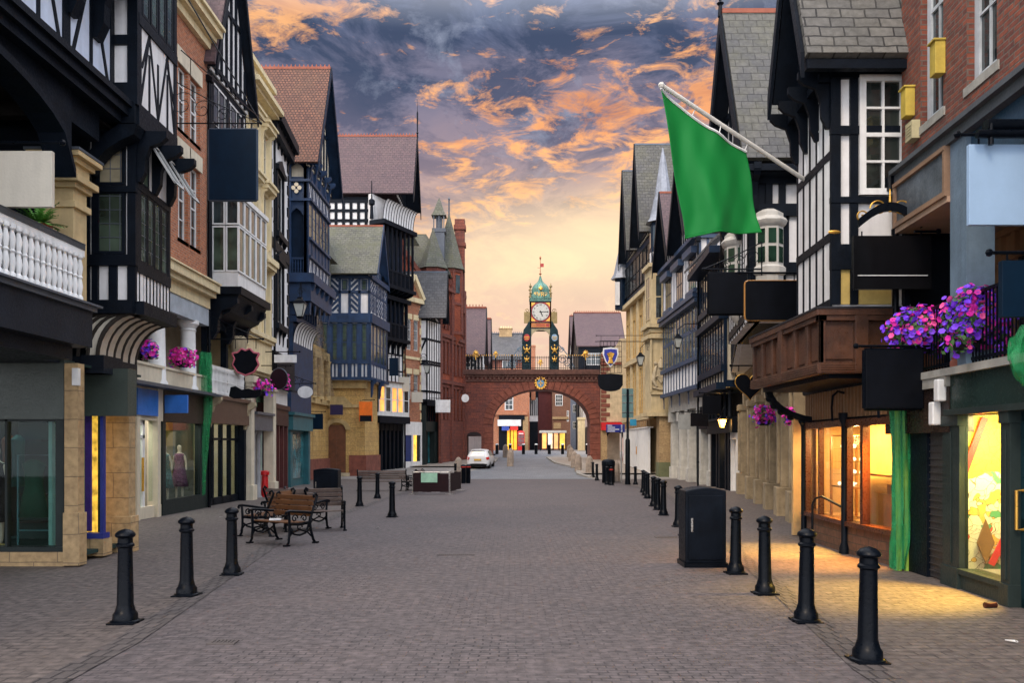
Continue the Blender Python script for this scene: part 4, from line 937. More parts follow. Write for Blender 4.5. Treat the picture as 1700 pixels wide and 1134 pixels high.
vbars(m, w8, 0, u, 6.3, 9.3, 8, .12, 0, .08)
for z in (7.2, 8.4): w8.box(m, 0, u, z, z+.12, 0, .07)
m.build('timber_frame', BLK, B)
m = MB(); w8.box(m, 0, u, 9.5, 12.3, -.05, .02); w8.box(m, 0, u, 13.1, 17.3, -.05, .02); m.build('gallery_interior', NAVD, B)
m = MB(); r = MB(); cove(m, r, w8, 0, u, 17.5, 18.9, 1.3, 12, .9); m.build('coved_soffit', WHT, B); r.build('cove_rib', BLK, B)
gable(B, -6.9, -17, 58.9, 63.6, 19.4, 24.2, SLP, wall=(-8.0, WHT, BLK), crest=True, finial=3.0, bw=.5)
m = MB(); m.lathe([(.14, 17.6), (.1, 18.5), (.2, 18.6), (.2, 18.9), (.05, 19), (.03, 20.2), (0, 20.3)], (-9.75, 58.6, 0), 8); m.build('lamp_finial', BLK, B)
# lit first floor bay
o8 = W((-9.2, 58.2), (-7.55, 61.9), False); e8 = W((-9.9, 58.2), (-9.2, 58.2), False)
m = MB()
for wl in (o8, e8): wl.box(m, 0, wl.L, 6.0, 6.3, -.4, 0); wl.box(m, 0, wl.L, 3.9, 4.15, -.4, 0)
m.box(-10, -9.2, 58.25, 59, 3.9, 6.3); m.build('bay_panel', WHTP, B)
LIT = EM('lamplit_room', (1.0, .42, .09), .8, 1.2)
for k in range(5): window(B, o8, (o8.L*k/5+.03, o8.L*(k+1)/5-.03, 4.15, 6.0), 1, 2, WHTP, LIT if k in (0, 2, 3) else GLS, .08, .05, d=.02)
window(B, e8, (0.02, e8.L-.02, 4.15, 6.0), 1, 2, BLK, LIT, .08, .05, d=.02)
m = MB(); o8.poly(m, [(0, 6.3), (o8.L, 6.3), (o8.L, 6.35), (0, 6.35)], -.5, .15); m.build('bay_roof', TIL, B)
m = MB()
o8.box(m, 0, o8.L, 3.4, 3.9, -1.2, .1)
for k in range(8): x = .1+(u-.2)*k/7; w8.box(m, x-.12, x+.12, g8-.3, 3.6, -.2, .12)
w8.box(m, 0, u, 2.9, 3.5, -.3, .05); m.build('shopfront', BLK, B)
m = MB(); w8.box(m, 0, u, g8-.3, 3.0, -.3, -.25); m.build('shop_window_glass', glass_dark('brownish_glass', (.03, .02, .018)), B)
body(B, [(-9.9, 59.2), (-18, 59.2), (-18, 63.2), (-8.2, 63.2)], g8-.4, 19.3, BLK)

# ---------------------------------------------------------------- L9 small brick house with stone pediment
B = thing('brick_house', 'slim brick house with paired windows and a yellow stone pediment', 'building', (-7.6, 63, 0)); g9 = gz(63)
w9 = W((-8.05, 62.45), (-6.95, 64.4), False); u = w9.L
hol = [(u*.18, u*.42, z, z+h) for z, h in ((5.3, 1.9), (9.0, 2.3))]+[(u*.58, u*.82, z, z+h) for z, h in ((5.3, 1.9), (9.0, 2.3))]
m = MB(); w9.face(m, 0, u, 3.6, 12.6, hol, 0, .15); m.prism([w9.p(.0, 12.9, -.1), w9.p(u, 12.9, -.1), w9.p(u/2, 14.3, -.1)], w9.n*.1); m.build('brick_wall', BRO, B)
m = MB(); w9.box(m, -.1, u+.1, 12.6, 12.95, -.1, .25); w9.bar(m, -.1, 12.95, u/2, 14.6, .3, -.1, .3); w9.bar(m, u+.1, 12.95, u/2, 14.6, .3, -.1, .303)
w9.box(m, 0, u, 8.3, 8.5, 0, .08)
for q in hol: w9.box(m, q[0]-.08, q[1]+.08, q[3], q[3]+.4, 0, .06)
for k in range(12): w9.box(m, 0, .2 if k % 2 else .12, 3.8+k*.72, 4.3+k*.72, 0, .04); w9.box(m, u-(.2 if k % 2 else .12), u, 3.8+k*.72, 4.3+k*.72, 0, .04)
m.build('stone_dressing', CRM, B)
for q in hol: window(B, w9, q, 2, 3, WHTP, GLS, .05, .03, d=-.05)
m = MB(); w9.box(m, 0, u, 2.6, 3.6, -.3, .1); w9.box(m, 0, .15, g9-.3, 2.6, -.3, .1); w9.box(m, u-.15, u, g9-.3, 2.6, -.3, .1); w9.box(m, 0, u, g9-.3, g9+.45, -.3, .08); w9.box(m, u*.42, u*.5, g9-.3, 2.6, -.3, .1); m.build('shopfront', WHTP, B)
m = MB(); w9.box(m, u*.5, u-.15, g9+.45, 2.6, -.1, -.05); m.build('lit_shop_window', EM('bright_yellow_display', (1.0, .55, .08), 1.15, 3.0), B)
m = MB(); w9.box(m, .15, u*.42, g9, 2.6, -.1, .04); m.build('blue_door_panel', M('deep_blue_paint', (.01, .03, .14), .4), B)
body(B, [(-8.2, 62.6), (-16, 62.6), (-16, 64.4), (-7.15, 64.4)], g9-.4, 12.8, BRO)

# ---------------------------------------------------------------- L10 small timbered gable
B = thing('timber_framed_building', 'small black and white gabled building beside the red brick turreted one', 'building', (-6.6, 65.5, 0)); g10 = gz(65.5)
w10 = W((-6.5, 64.45), (-5.6, 66.6), False).flush(); a10 = W((-9, 64.45), (-6.5, 64.45), False); u = w10.L
m = MB(); w10.box(m, 0, u, 5.3, 11.6, -.2, 0); a10.box(m, 0, a10.L, 5.3, 11.6, -.2, 0); m.build('wall', WHT, B)
m = MB()
for wl, n_ in ((w10, 6), (a10, 3)):
    vbars(m, wl, 0, wl.L, 5.3, 11.6, n_, .11, 0, .06)
    for z in (5.2, 5.9, 8.0, 8.2, 9.9, 11.4): wl.box(m, -.05, wl.L+.05, z, z+.16, 0, .09)
a10.bar(m, a10.L-.8, 8.3, a10.L-.1, 9.9, .14, 0, .05)
w10.box(m, 0, u, 4.9, 5.3, -.4, .1); vbars(m, w10, 0, u, 3.6, 4.9, 8, .06, -.6, -.5)
m.build('timber_frame', BLK, B)
for k in range(3): window(B, w10, (u*(2*k)/6+.06, u*(2*k+2)/6-.06, 8.35, 9.85), 2, 2, WHTP, GLS, .05, d=.03); 
for k in range(3): window(B, w10, (u*(2*k)/6+.06, u*(2*k+2)/6-.06, 6.05, 7.95), 2, 2, WHTP, GLS, .05, d=.03)
gable(B, -5.0, -12, 64.1, 66.9, 11.5, 15.2, SLT, wall=(-5.75, WHT, BLK), ridge=LEAD, bw=.2)
m = MB(); m.box(-12, -6.6, 64.6, 66.5, g10-.3, 5.3); w10.box(m, 0, u, 2.9, 3.7, -.9, -.3); w10.box(m, -.7, 0, g10-.3, 3.6, -.7, -.4); w10.box(m, u-.5, u, g10-.3, 3.6, -.9, -.3); m.build('shopfront', DGRN, B)
m = MB(); w10.box(m, 0, u-.5, g10+.2, 2.9, -.8, -.75); m.build('shop_window_glass', glass_dark('teal_glass', (.02, .09, .10)), B)
body(B, [(-6.7, 64.5), (-12, 64.5), (-12, 66.6), (-5.9, 66.6)], 5.2, 11.5, WHT)

# ---------------------------------------------------------------- L11 turreted red brick and sandstone building
B = thing('turreted_building', 'dark red brick and sandstone building with conical turrets beside the arch', 'building', (-5, 69, 0)); g = gz(68)
w11 = W((-5.75, 66.65), (-4.15, 71.9), False); u = w11.L
hol = []
for (a, b) in ((.12, .2), (.26, .34), (.52, .62), (.68, .78), (.86, .94)):
    for z, h in ((3.9, 2.6), (7.6, 2.6), (11.2, 2.2)): hol.append((u*a, u*b, z, z+h))
m = MB(); w11.face(m, 0, u, 6.9, 14.6, hol, 0, .2); w11.face(m, 0, u, 14.6, 15.4, (), .02); m.build('brick_wall', BRD, B)
m = MB(); w11.face(m, 0, u, g-.4, 6.9, hol, .03, .2)
w11.box(m, 0, u, 6.8, 7.1, 0, .2); w11.box(m, 0, u, 10.5, 10.8, 0, .2); w11.box(m, 0, u, 14.3, 14.6, 0, .3)
for q in hol: w11.box(m, q[0]-.18, q[0], q[2], q[3]+.2, 0, .08); w11.box(m, q[1], q[1]+.18, q[2], q[3]+.2, 0, .08); w11.box(m, q[0]-.18, q[1]+.18, q[3], q[3]+.25, 0, .1)
for k in range(16): w11.box(m, u*k/16, u*k/16+.2, 14.9, 15.4, -.1, .1)
for k in (0, .45, 1): w11.box(m, u*k-.15, u*k+.15, g-.4, 15, 0, .22)
m.build('sandstone_dressing', RSB, B)
for q in hol: window(B, w11, q, 1, 2, RSA, GLS, .06, .08, d=-.08)
body(B, [(-6.1, 66.9), (-14, 66.9), (-14, 71.9), (-4.5, 71.9)], g-.4, 14.6, BRD)
def turret(x, y, r, z0, z1, zp, n=8):
    m = MB(); m.lathe([(r*.3, z0-1.4), (r, z0), (r, z1)], (x, y, 0), n, PI/n); o = m.build('turret', BRD, B)
    m = MB()
    for k in range(n):
        an = PI/n+2*PI*k/n; m.lathe([(.1, z0), (.1, z1)], (x+r*math.cos(an), y+r*math.sin(an), 0), 6)
    for z in (z0, z1-.3, (z0+z1)/2-.3): m.lathe([(r+.08, z), (r+.08, z+.25)], (x, y, 0), n, PI/n)
    m.build('stone_rib', RSB, o)
    for k in range(n):
        an = 2*PI*k/n; c = Vector((x+r*.95*math.cos(an), y+r*.95*math.sin(an), 0)); t = Vector((-math.sin(an), math.cos(an), 0)); nn = Vector((math.cos(an), math.sin(an), 0))
        q = MB(); q.obb(c-t*r*.2+Vector((0, 0, z1-2.0)), t*r*.4, nn*.03, (0, 0, 1.5)); q.build('window', GLS, o)
    m = MB(); m.lathe([(r+.28, z1), (r+.12, z1+.35), (r*.55, z1+(zp-z1)*.55), (.03, zp)], (x, y, 0), n, PI/n); m.build('spire', SLG, B)
turret(-6.3, 67.4, 1.0, 11.6, 15.9, 19.2); turret(-5.25, 70.3, 1.15, 11.0, 16.4, 21.2)
m = MB(); m.lathe([(.07, 20.9), (.06, 22.3), (.1, 22.4), (0, 22.6)], (-5.25, 70.3, 0), 6); m.build('finial', LEAD, B)
m = MB(); m.prism([(-5.0, 67.3, 15.5), (-13, 67.3, 15.5), (-13, 69.5, 19.2), (-7.2, 69.5, 19.2)], (0, .12, .1)); m.prism([(-5.0, 71.7, 15.5), (-13, 71.7, 15.5), (-13, 69.5, 19.2), (-7.2, 69.5, 19.2)], (0, .12, .1)); m.prism([(-5, 67.3, 15.5), (-5, 71.7, 15.5), (-7.2, 69.5, 19.2)], (.1, 0, .1)); m.build('roof', SLG, B)
m = MB(); m.prism([(-8.4, 66.6, 15.0), (-13, 66.6, 15), (-13, 66.6, 21.5), (-9.6, 66.6, 21.0), (-8.0, 66.6, 16.2)], (0, .3, 0)); m.build('gable_wall', BRD, B)
m = MB(); m.prism([(-9.4, 66.9, 21.3), (-12.5, 66.9, 21.3), (-12.5, 69.6, 17), (-6.9, 69.6, 17)], (0, .1, .1)); m.build('roof', SLG, B)
a_ = W((-12, 66.55), (-5.75, 66.55), False); m = MB(); a_.poly(m, [(0, 10), (a_.L, 10), (a_.L, 13.2), (a_.L-2.4, 16.9), (0, 16.9)], 0, .1); m.build('gable_wall', BRD, B)
m = MB(); a_.bar(m, a_.L+.1, 13.2, a_.L-3.0, 17.6, .3, -.3, .25); m.build('coping', RSA, B)
m = MB(); m.box(-6.4, -5.5, 68.5, 69.4, 17, 19.2); m.box(-6.5, -5.4, 68.45, 69.5, 19.2, 19.5)
for x in (-6.4, -5.98, -5.58): m.box(x, x+.08, 68.5, 68.6, 19.5, 20.6)
m.box(-6.2, -5.7, 68.8, 69.2, 19.4, 20.6); o = m.build('cupola', LEAD, B)
m = MB(); m.lathe([(.85, 20.55), (.6, 20.9), (.25, 21.7), (.02, 22.1)], (-5.95, 69.0, 0), 4, PI/4); m.build('cupola_roof', SLG, o)
for (x, y, zt) in ((-4.4, 71.3, 21.0),):
    m = MB()
    for z0, z1, e in ((13, 20.0, .40), (18.6, 18.9, .5), (20.0, 20.4, .5), (20.4, 20.9, .42)): m.box(x-e, x+e, y-e, y+e, z0, z1)
    m.build('chimney', RSB, B)
# lamps added inside the left hand shops to brighten their displays
def shoplight(loc, e, c, sx, sy):
    d = bpy.data.lights.new('shop_lamp', 'AREA'); d.energy = e; d.color = c; d.shape = 'RECTANGLE'; d.size = sx; d.size_y = sy
    o = bpy.data.objects.new('shop_lamp', d); col.objects.link(o); o.location = loc
shoplight((-11.2, 24.6, 3.1), 130, (1, .93, .8), 1.5, 3.5); shoplight((-8.2, 14.6, 3.05), 16, (.8, 1, .9), 1.5, 1.0); shoplight((-10.9, 29.0, 3.1), 14, (1, .9, .75), 1, 3); shoplight((-10.6, 22.0, 3.1), 45, (1, .9, .75), 1, 1.5)
# ================================================================ RIGHT SIDE
def lamp(kind, loc, e, color=(1, .62, .25), size=.3, sy=None, rot=None, name='lamp'):
    d = bpy.data.lights.new(name, kind); d.energy = e; d.color = color
    if kind == 'AREA':
        d.size = size
        if sy: d.shape = 'RECTANGLE'; d.size_y = sy
    elif kind == 'SPOT': d.spot_size = size; d.spot_blend = .8; d.shadow_soft_size = .12
    else: d.shadow_soft_size = size
    o = bpy.data.objects.new(name, d); col.objects.link(o); o.location = loc
    if rot is not None: o.rotation_euler = Vector(rot).to_track_quat('-Z', 'Y').to_euler()
    return o
# ---------------------------------------------------------------- R6 brick building, nearest on the right
B = thing('brick_house', 'weathered red brick building with white sashes and two lit shopfronts, nearest on the right', 'building', (6.5, 10, 0))
w6 = W((5.60, 4), (6.03, 13.05), False); u6 = w6.L
def U(px, d=0): return w6.uz(px, 0, d)[0]
hol = [(a, b, 6.5, 9.0) for a, b in ((U(1655), U(1605)), (U(1566), U(1528)))]
hol = [(min(q[0], q[1]), max(q[0], q[1]), q[2], q[3]) for q in hol]+[(U(1700)-1.75, U(1700)-.35, 6.5, 9.0), (.4, 1.5, 6.5, 9.0)]
m = MB(); w6.face(m, 0, u6, 6.0, 12.5, hol, 0, .2)
m.build('brick_wall', BRK, B)
for q in hol: window(B, w6, q, 2, 3, M('peeling_white_paint', (.52, .56, .58), .7, var=.2, streak=.6), GLS, .12, .03, d=-.10, sill=M('weathered_stone_sill', (.33, .32, .28), .9, var=.3), mid=2)
m = MB(); w6.box(m, 0, u6, 5.86, 6.0, -.2, .12); w6.box(m, 0, u6, 6.0, 6.07, -.2, .2); m.build('cornice', M('weathered_lead_cornice', (.07, .08, .09), .6), B)
ug = U(1585)   # gallery part beyond this
m = MB(); w6.box(m, ug, u6, 5.25, 5.8, -.05, .10); m.build('gallery_fascia', M('streaked_lead_panel', (.09, .11, .13), .5, var=.5, streak=.5), B)
m = MB(); w6.box(m, ug, u6, 5.8, 5.86, -.1, .15); w6.box(m, ug, u6, 5.18, 5.25, -.1, .14); w6.box(m, ug, ug+.06, 5.25, 5.8, -.1, .14); w6.box(m, u6-.06, u6, 5.25, 5.8, -.1, .14); m.build('fascia_frame', M('tan_painted_trim', (.25, .15, .09), .6), B)
m = MB(); w6.box(m, ug, u6, 5.1, 5.18, -1.6, .1); m.build('soffit', M('peach_soffit', (.42, .27, .18), .7), B)
m = MB(); w6.box(m, ug, u6+.5, 2.7, 5.15, -1.6, -1.5)
for k in range(5): x = ug+.1+k*(u6-ug-.2)/4; w6.box(m, x-.05, x+.05, 2.9, 5.1, -1.5, -1.42)
for z in (3.1, 4.6, 5.0): w6.box(m, ug, u6, z, z+.09, -1.5, -1.4)
m.build('gallery_joinery', M('tan_joinery', (.36, .19, .09), .5), B)
m = MB()
for k in range(4): x = ug+.15+k*(u6-ug-.2)/4; w6.box(m, x+.02, x+(u6-ug)/4-.14, 3.2, 4.6, -1.49, -1.47)
m.build('glass', GLS, B)
m = MB(); w6.box(m, 0, u6, 2.76, 2.86, -1.6, .14); m.build('gallery_ledge', M('weathered_stone_sill', (.33, .32, .28)), B)
m = MB(); w6.box(m, 0, u6, 3.76, 3.8, -.04, .0); w6.box(m, 0, u6, 2.92, 2.96, -.04, 0); x = 0
while x < u6: w6.box(m, x, x+.018, 2.86, 3.78, -.03, -.012); x += .085
m.build('railing', IRON, B)
m = MB(); w6.box(m, U(1612), ug, 2.86, 5.86, -.3, .06); m.build('blue_pier', M('slate_blue_paint', (.13, .19, .25), .6, streak=.4), B)
m = MB(); w6.box(m, 0, U(1612), 2.8, 5.86, -.9, -.8); w6.box(m, 0, U(1612), 5.3, 5.86, -.3, .0); m.build('upper_shopfront', M('deep_blue_shopfront', (.02, .055, .10), .45), B)
for k in range(3): window(B, w6, (.3+k*1.7, 1.7+k*1.7, 3.3, 5.2), 1, 1, WOOD, GLS, .07, d=-.72)
# ground floor: right hand lit shop
ub_, ua_ = U(1585), U(1668)
m = MB(); w6.box(m, 0, ub_, 2.30, 2.76, -.2, .06); m.build('shop_fascia', M('dark_green_glossy_fascia', (.018, .035, .03), .22, streak=.2), B)
m = MB(); w6.box(m, 0, ub_, 2.22, 2.30, -.2, .16); g_ = gz(11)
GA, GB = U(1661, .1), U(1591, .07); ND = U(1677, .1)
for a, b, q in ((GB, U(1572), .06), (ND, GA, .10)): w6.box(m, a, b, g_-.1, 2.22, -.06, q); w6.box(m, a-.01, b, 2.08, 2.22, -.05, q+.03); w6.box(m, a-.01, b, g_-.1, .2, -.05, q+.03); w6.box(m, (a+b)/2-.03, (a+b)/2+.03, .25, 2.0, q, q+.015)
w6.box(m, GA, GB, g_-.1, g_+.20, -.15, .05); w6.box(m, GA, GB, g_+.20, g_+.27, -.2, .08)
w6.box(m, 0, ND-1.1, g_-.1, 2.22, -.15, .06)
m.build('shopfront', M('dark_grey_green_shopfront', (.025, .036, .034), .4), B, bevel=.004)
m = MB(); w6.box(m, GA, GB, g_+.27, 2.22, -.03, -.02); m.build('shop_window_glass', GLC, B)
dk = M('lit_poster', (.9, .7, .3))
def poster():
    mm, nt, b = newmat('pop_art_poster'); tcn = N(nt, 'ShaderNodeTexCoord')
    v = N(nt, 'ShaderNodeTexVoronoi'); v.inputs['Scale'].default_value = 7.5; v.inputs['Randomness'].default_value = 1
    n = N(nt, 'ShaderNodeTexNoise'); n.inputs['Scale'].default_value = 2.6; L(nt, tcn.outputs['Object'], n.inputs[0])
    va = N(nt, 'ShaderNodeVectorMath'); va.operation = 'MULTIPLY_ADD'; L(nt, n.outputs['Color'], va.inputs[0]); va.inputs[1].default_value = (.7,)*3; L(nt, tcn.outputs['Object'], va.inputs[2]); L(nt, va.outputs[0], v.inputs[0])
    sp = N(nt, 'ShaderNodeSeparateColor'); L(nt, v.outputs['Color'], sp.inputs[0])
    c = ramp(nt, sp.outputs[0], [(0, (.80, .76, .58)), (.60, (.85, .8, .6)), (.61, (.75, .10, .05)), (.68, (.75, .1, .05)), (.69, (.10, .35, .16)), (.77, (.10, .35, .16)), (.78, (.80, .5, .10)), (1, (.80, .5, .10))], 'CONSTANT')
    sz = N(nt, 'ShaderNodeSeparateXYZ'); L(nt, tcn.outputs['Object'], sz.inputs[0])
    c = mixc(nt, ramp(nt, mth(nt, 'ADD', sz.outputs[2], mth(nt, 'MULTIPLY', n.outputs['Fac'], .5)), [(1.52/3, 0.0), (1.58/3, 1.0)]) if False else mth(nt, 'GREATER_THAN', mth(nt, 'ADD', sz.outputs[2], mth(nt, 'MULTIPLY', n.outputs['Fac'], .6)), 1.72), c, (.72, .50, .06))
    e = N(nt, 'ShaderNodeTexVoronoi'); e.feature = 'DISTANCE_TO_EDGE'; e.inputs['Scale'].default_value = 7.5; L(nt, va.outputs[0], e.inputs[0])
    c = mixc(nt, ramp(nt, e.outputs['Distance'], [(.01, 1.0), (.03, 0.0)]), c, (.10, .04, .02)); L(nt, c, b.inputs['Base Color']); b.inputs['Roughness'].default_value = .7
    return mm
m = MB(); m.box(5.98, 6.98, 11.5, 11.54, g_+.2, 2.25); m.box(6.94, 6.98, 9.6, 11.5, g_+.2, 2.25); m.build('window_display', poster(), B)
m = MB(); a, b = GA, GB; m.beam((6.1, 11.44, 1.35), (6.42, 11.44, 2.2), .09, .012, (0, 1, 0)); m.beam((6.5, 11.44, .2), (6.75, 11.44, .7), .09, .012, (0, 1, 0)); m.build('red_banner', M('red_card', (.75, .03, .03), .6), B)
m = MB(); m.prism([(6.42, 11.42, .22), (6.54, 11.42, .5), (6.42, 11.42, .82), (6.30, 11.42, .5)], (0, .02, 0)); m.build('diamond_card', M('brown_card', (.25, .12, .03), .7), B)
m = MB(); w6.box(m, a-.1, b+.2, 2.22, 2.26, -1.0, -.05); w6.box(m, a-.1, a-.06, g_, 2.25, -1.0, -.1); w6.box(m, a, b+.2, g_+.2, g_+.24, -1.0, -.05); m.build('shop_interior', M('pale_shop_wall', (.5, .45, .33)), B)
l = lamp('AREA', (6.45, 10.9, 2.15), 85, (1, .74, .32), .5, .5, (0, .5, -1), 'window_lamp')
w_ = w6.p((a+b)/2+.25, 2.0, -.12); l = lamp('SPOT', w_, 1500, (1, .52, .07), math.radians(70), None, (-1.15, -.1, -2.0), 'window_lamp')
# door
m = MB(); a2, b2 = ND-1.1, ND
for (p, q, z0, z1) in ((a2, a2+.12, g_, 2.2), (b2-.12, b2, g_, 2.2), (a2, b2, 2.1, 2.22), (a2, b2, g_, g_+.12), (a2, b2, .85, .97)): w6.box(m, p, q, z0, z1, -.1, -.02)
w6.box(m, a2+.12, b2-.12, g_+.1, .85, -.09, -.04); o = m.build('door', M('dark_blue_green_door', (.012, .035, .042), .35), B)
m = MB(); w6.box(m, a2+.12, b2-.12, .97, 2.1, -.07, -.06); m.build('glass', GLS, o)
m = MB(); q_ = b2-.06; m.tube([w6.p(q_, .85, -.02), w6.p(q_, .85, .06), w6.p(q_, 1.3, .06), w6.p(q_, 1.3, -.02)], .018, 8); m.build('door_handle', GOLD, o)
m = MB(); w6.box(m, b2-.4, b2-.2, .88, .95, -.02, 0); m.build('letter_plate', GOLD, o)
m = MB(); w6.box(m, b2-.42, b2-.25, 1.5, 1.75, -.06, -.05); w6.box(m, b2-.42, b2-.25, 1.1, 1.3, -.06, -.05); m.build('door_notice', M('blue_notice', (.05, .22, .6), .5), o)
# shutter and black pilaster
uc_, ud = U(1541), U(1510)
m = MB(); z = gz(12)+.02
while z < 2.0: w6.box(m, ub_, uc_, z, z+.085, -.06, -.03); w6.box(m, ub_, uc_, z+.085, z+.1, -.06, -.012); z += .1
m.build('roller_shutter', M('dark_shutter', (.05, .046, .045), .4, 0), B)
m = MB(); w6.box(m, uc_, ud, gz(12)-.1, 2.0, -.25, .02); w6.box(m, ud, ud+.12, gz(12)-.1, 2.0, -.25, .05); m.build('shopfront', BLK, B)
m = MB(); w6.box(m, ub_, U(1478), 2.0, 2.62, -.25, .08); m.build('shop_fascia', M('brown_black_glossy_fascia', (.028, .018, .015), .22, streak=.3), B)
m = MB(); w6.box(m, ub_, u6, 2.62, 2.76, -.2, .12); m.build('stone_string', M('weathered_stone_sill', (.33, .32, .28)), B)
for px, za, zb_ in ((1578, 2.42, 2.72), (1569, 2.1, 2.42)):
    m = MB(); w6.box(m, U(px)-.07, U(px)+.07, za, zb_, .08, .2); m.build('alarm_box', WHTP, B, bevel=.02)
body(B, [(7.4, 4), (14, 4), (14, 13.2), (7.9, 13.2)], 2.8, 6, BLK); body(B, [(7.1, 4), (14, 4), (14, 13.2), (7.1, 13.2)], -.2, 2.2, BLK); body(B, [(5.9, 4), (14, 4), (14, 13.2), (6.3, 13.2)], 5.9, 12.5, BRK)
for px, z0, h in ((1515, 6.75, .42), (1565, 6.95, .45)):   # nest boxes on the wall
    uu = U(px); o = MB(); w6.box(o, uu-.09, uu+.09, z0, z0+h, .0, .14); w6.box(o, uu-.11, uu+.11, z0+h, z0+h+.03, 0, .17)
    tag(o.build('wall_box', M('faded_yellow_box', (.55, .40, .06), .7, var=.2, streak=.4), None, bevel=.008), 'yellow metal box fixed to the brick wall, %s' % ('lower and farther one beside the slate roof' if px == 1515 else 'higher one beside the white sash'), 'wall box', 'yellow boxes on the brick wall')
m = MB(); w6.box(m, U(1522)-.12, U(1522)+.12, 6.35, 6.62, 0, .12)
for k in range(4): w6.box(m, U(1522)-.09, U(1522)+.09, 6.41+k*.045, 6.425+k*.045, .12, .13)
tag(m.build('vent_box', M('faded_cream_plastic', (.5, .44, .25), .6), None, bevel=.01), 'cream louvred vent box on the brick wall below the yellow boxes', 'vent')

# ---------------------------------------------------------------- R7 black and white house with the sash window and brown oriel box
B = thing('timber_framed_building', 'black and white house with tall white sash above a brown panelled box', 'building', (6, 14.5, 0))
a7r = W((1380, 13.3), (1512, 13.3)); t7r = W((XP(1380, 13.3), 13.3), (5.12, 15.1), False).flush(.4)
ap = lambda m, x0, x1, y0, y1, d0, d1: a7r.rb(m, x0, x1, y0, y1, d0, d1)
m = MB(); a7r.box(m, 0, a7r.L, 3.95, 7.9, -.3, 0); t7r.box(m, 0, t7r.L, 3.95, 7.9, -.3, 0); m.build('wall', WHT, B)
m = MB()
for a, b in ((1380, 1396), (1412, 1425), (1500, 1512)): ap(m, a, b, 95, 505, 0, .07)
for a, b in ((95, 128), (208, 222), (326, 336), (405, 447)): ap(m, 1380, 1512, a, b, 0, .085)
t = t7r.L
for k in range(6): t7r.box(m, t*k/5-.03, t*k/5+.03, 3.95, 7.9, 0, .04)
for z, d in ((4.0, .08), (5.05, .08), (6.35, .05), (7.55, .2)): t7r.box(m, -.05, t, z, z+.13, 0, d)
for k in range(4): scrollbracket(m, t7r, .08+k*(t-.1)/3, 7.75, .9, .5, .08)
m.build('timber_frame', BLK, B)
r = a7r.R(1423, 1501, 128, 326); window(B, a7r, r, 2, 4, WHTP, glass_dark('old_sash_glass', (.018, .022, .02)), .10, .035, d=.11, dep=.1, mid=2)
for k in (1, 3): window(B, t7r, (t*k/5+.05, t*(k+1)/5-.05, 6.5, 7.5), 1, 2, WHTP, GLS, .04, d=.03)
m = MB(); ap(m, 1388, 1480, 447, 505, .0, .04); m.build('ochre_panel', M('ochre_plaster', (.55, .40, .12), .8), B)  # panel in one even ochre colour
body(B, [(6.2, 13.45), (12, 13.45), (12, 18), (6.2, 18)], 2.9, 7.8, BLK); body(B, [(5.3, 13.5), (6.3, 13.5), (6.3, 15), (5.35, 15)], 3.9, 7.8, BLK)
gable(B, 4.48, 12, 12.9, 14.6, 7.75, 10.0, BR('large_grey_slate', (.15, .145, .13), (.10, .10, .095), (.02, .02, .02), .38, .19, .014, .7, .9, wear=.5, wcol=(.09, .085, .06), warp=.012), bw=.3, wall=(4.9, WHT, BLK))
m = MB(); m.box(4.5, 6.35, 12.85, 12.98, 7.58, 7.72); m.box(6.12, 6.2, 13.14, 13.22, 4, 7.6); m.build('gutter', BLK, B)
gable(B, 4.5, 12, 14.6, 18.2, 7.8, 10.6, SLT, bw=.3, wall=(4.9, WHT, BLK)) if False else None
# brown panelled box over the pavement
O1 = W((4.82, 13.2), (4.82, 16.9), False); O0 = W((4.82, 13.2), (6.1, 13.2), False)
m = MB(); m.box(4.90, 6.8, 13.28, 16.9, 2.98, 3.86)
for wl, n_, dd in ((O1, 6, 0), (O0, 2, 0)):
    wl.box(m, -.05, wl.L+.03, 3.86, 3.96, -.2, .06); wl.box(m, -.03, wl.L, 3.78, 3.86, -.1, .03); wl.box(m, -.02, wl.L, 2.95, 3.12, -.1, .04)
    for k in range(4): wl.box(m, -.0, wl.L, 2.97+k*.035, 2.985+k*.035, .04, .055-k*.003)
    for k in range(n_+1): u = wl.L*k/n_; wl.box(m, max(0, u-.06), min(wl.L, u+.06), 3.12, 3.8, -.09, 0)
    wl.box(m, wl.L*.5-.1, wl.L*.5+.1, 2.95, 3.9, -.1, .05)
    for k in range(n_): wl.box(m, wl.L*k/n_+.1, wl.L*(k+1)/n_-.1, 3.18, 3.72, -.09, -.05)
m.build('panelled_box', M('dark_varnished_timber', (.085, .035, .018), .35, var=.4), B, bevel=.006)
m = MB(); m.box(4.75, 6.8, 13.12, 16.95, 3.96, 3.99); m.build('lead_flashing', M('dark_lead', (.03, .03, .035), .5), B)
m = MB()
for y in (16.8,):
    for k in range(7):
        a = PI/2*k/7; m.beam((6.3-1.2*math.sin(a), y, 2.3+.65*(1-math.cos(a))), (6.3-1.2*math.sin(a+.23), y, 2.3+.65*(1-math.cos(a+.23))), .12, .12); m.blob((6.3-1.2*math.sin(a), y, 2.3+.65*(1-math.cos(a))-.05), .08, 0)
m.box(5.0, 6.4, 13.3, 16.8, 2.88, 2.98); m.build('carved_bracket', BLK, B)
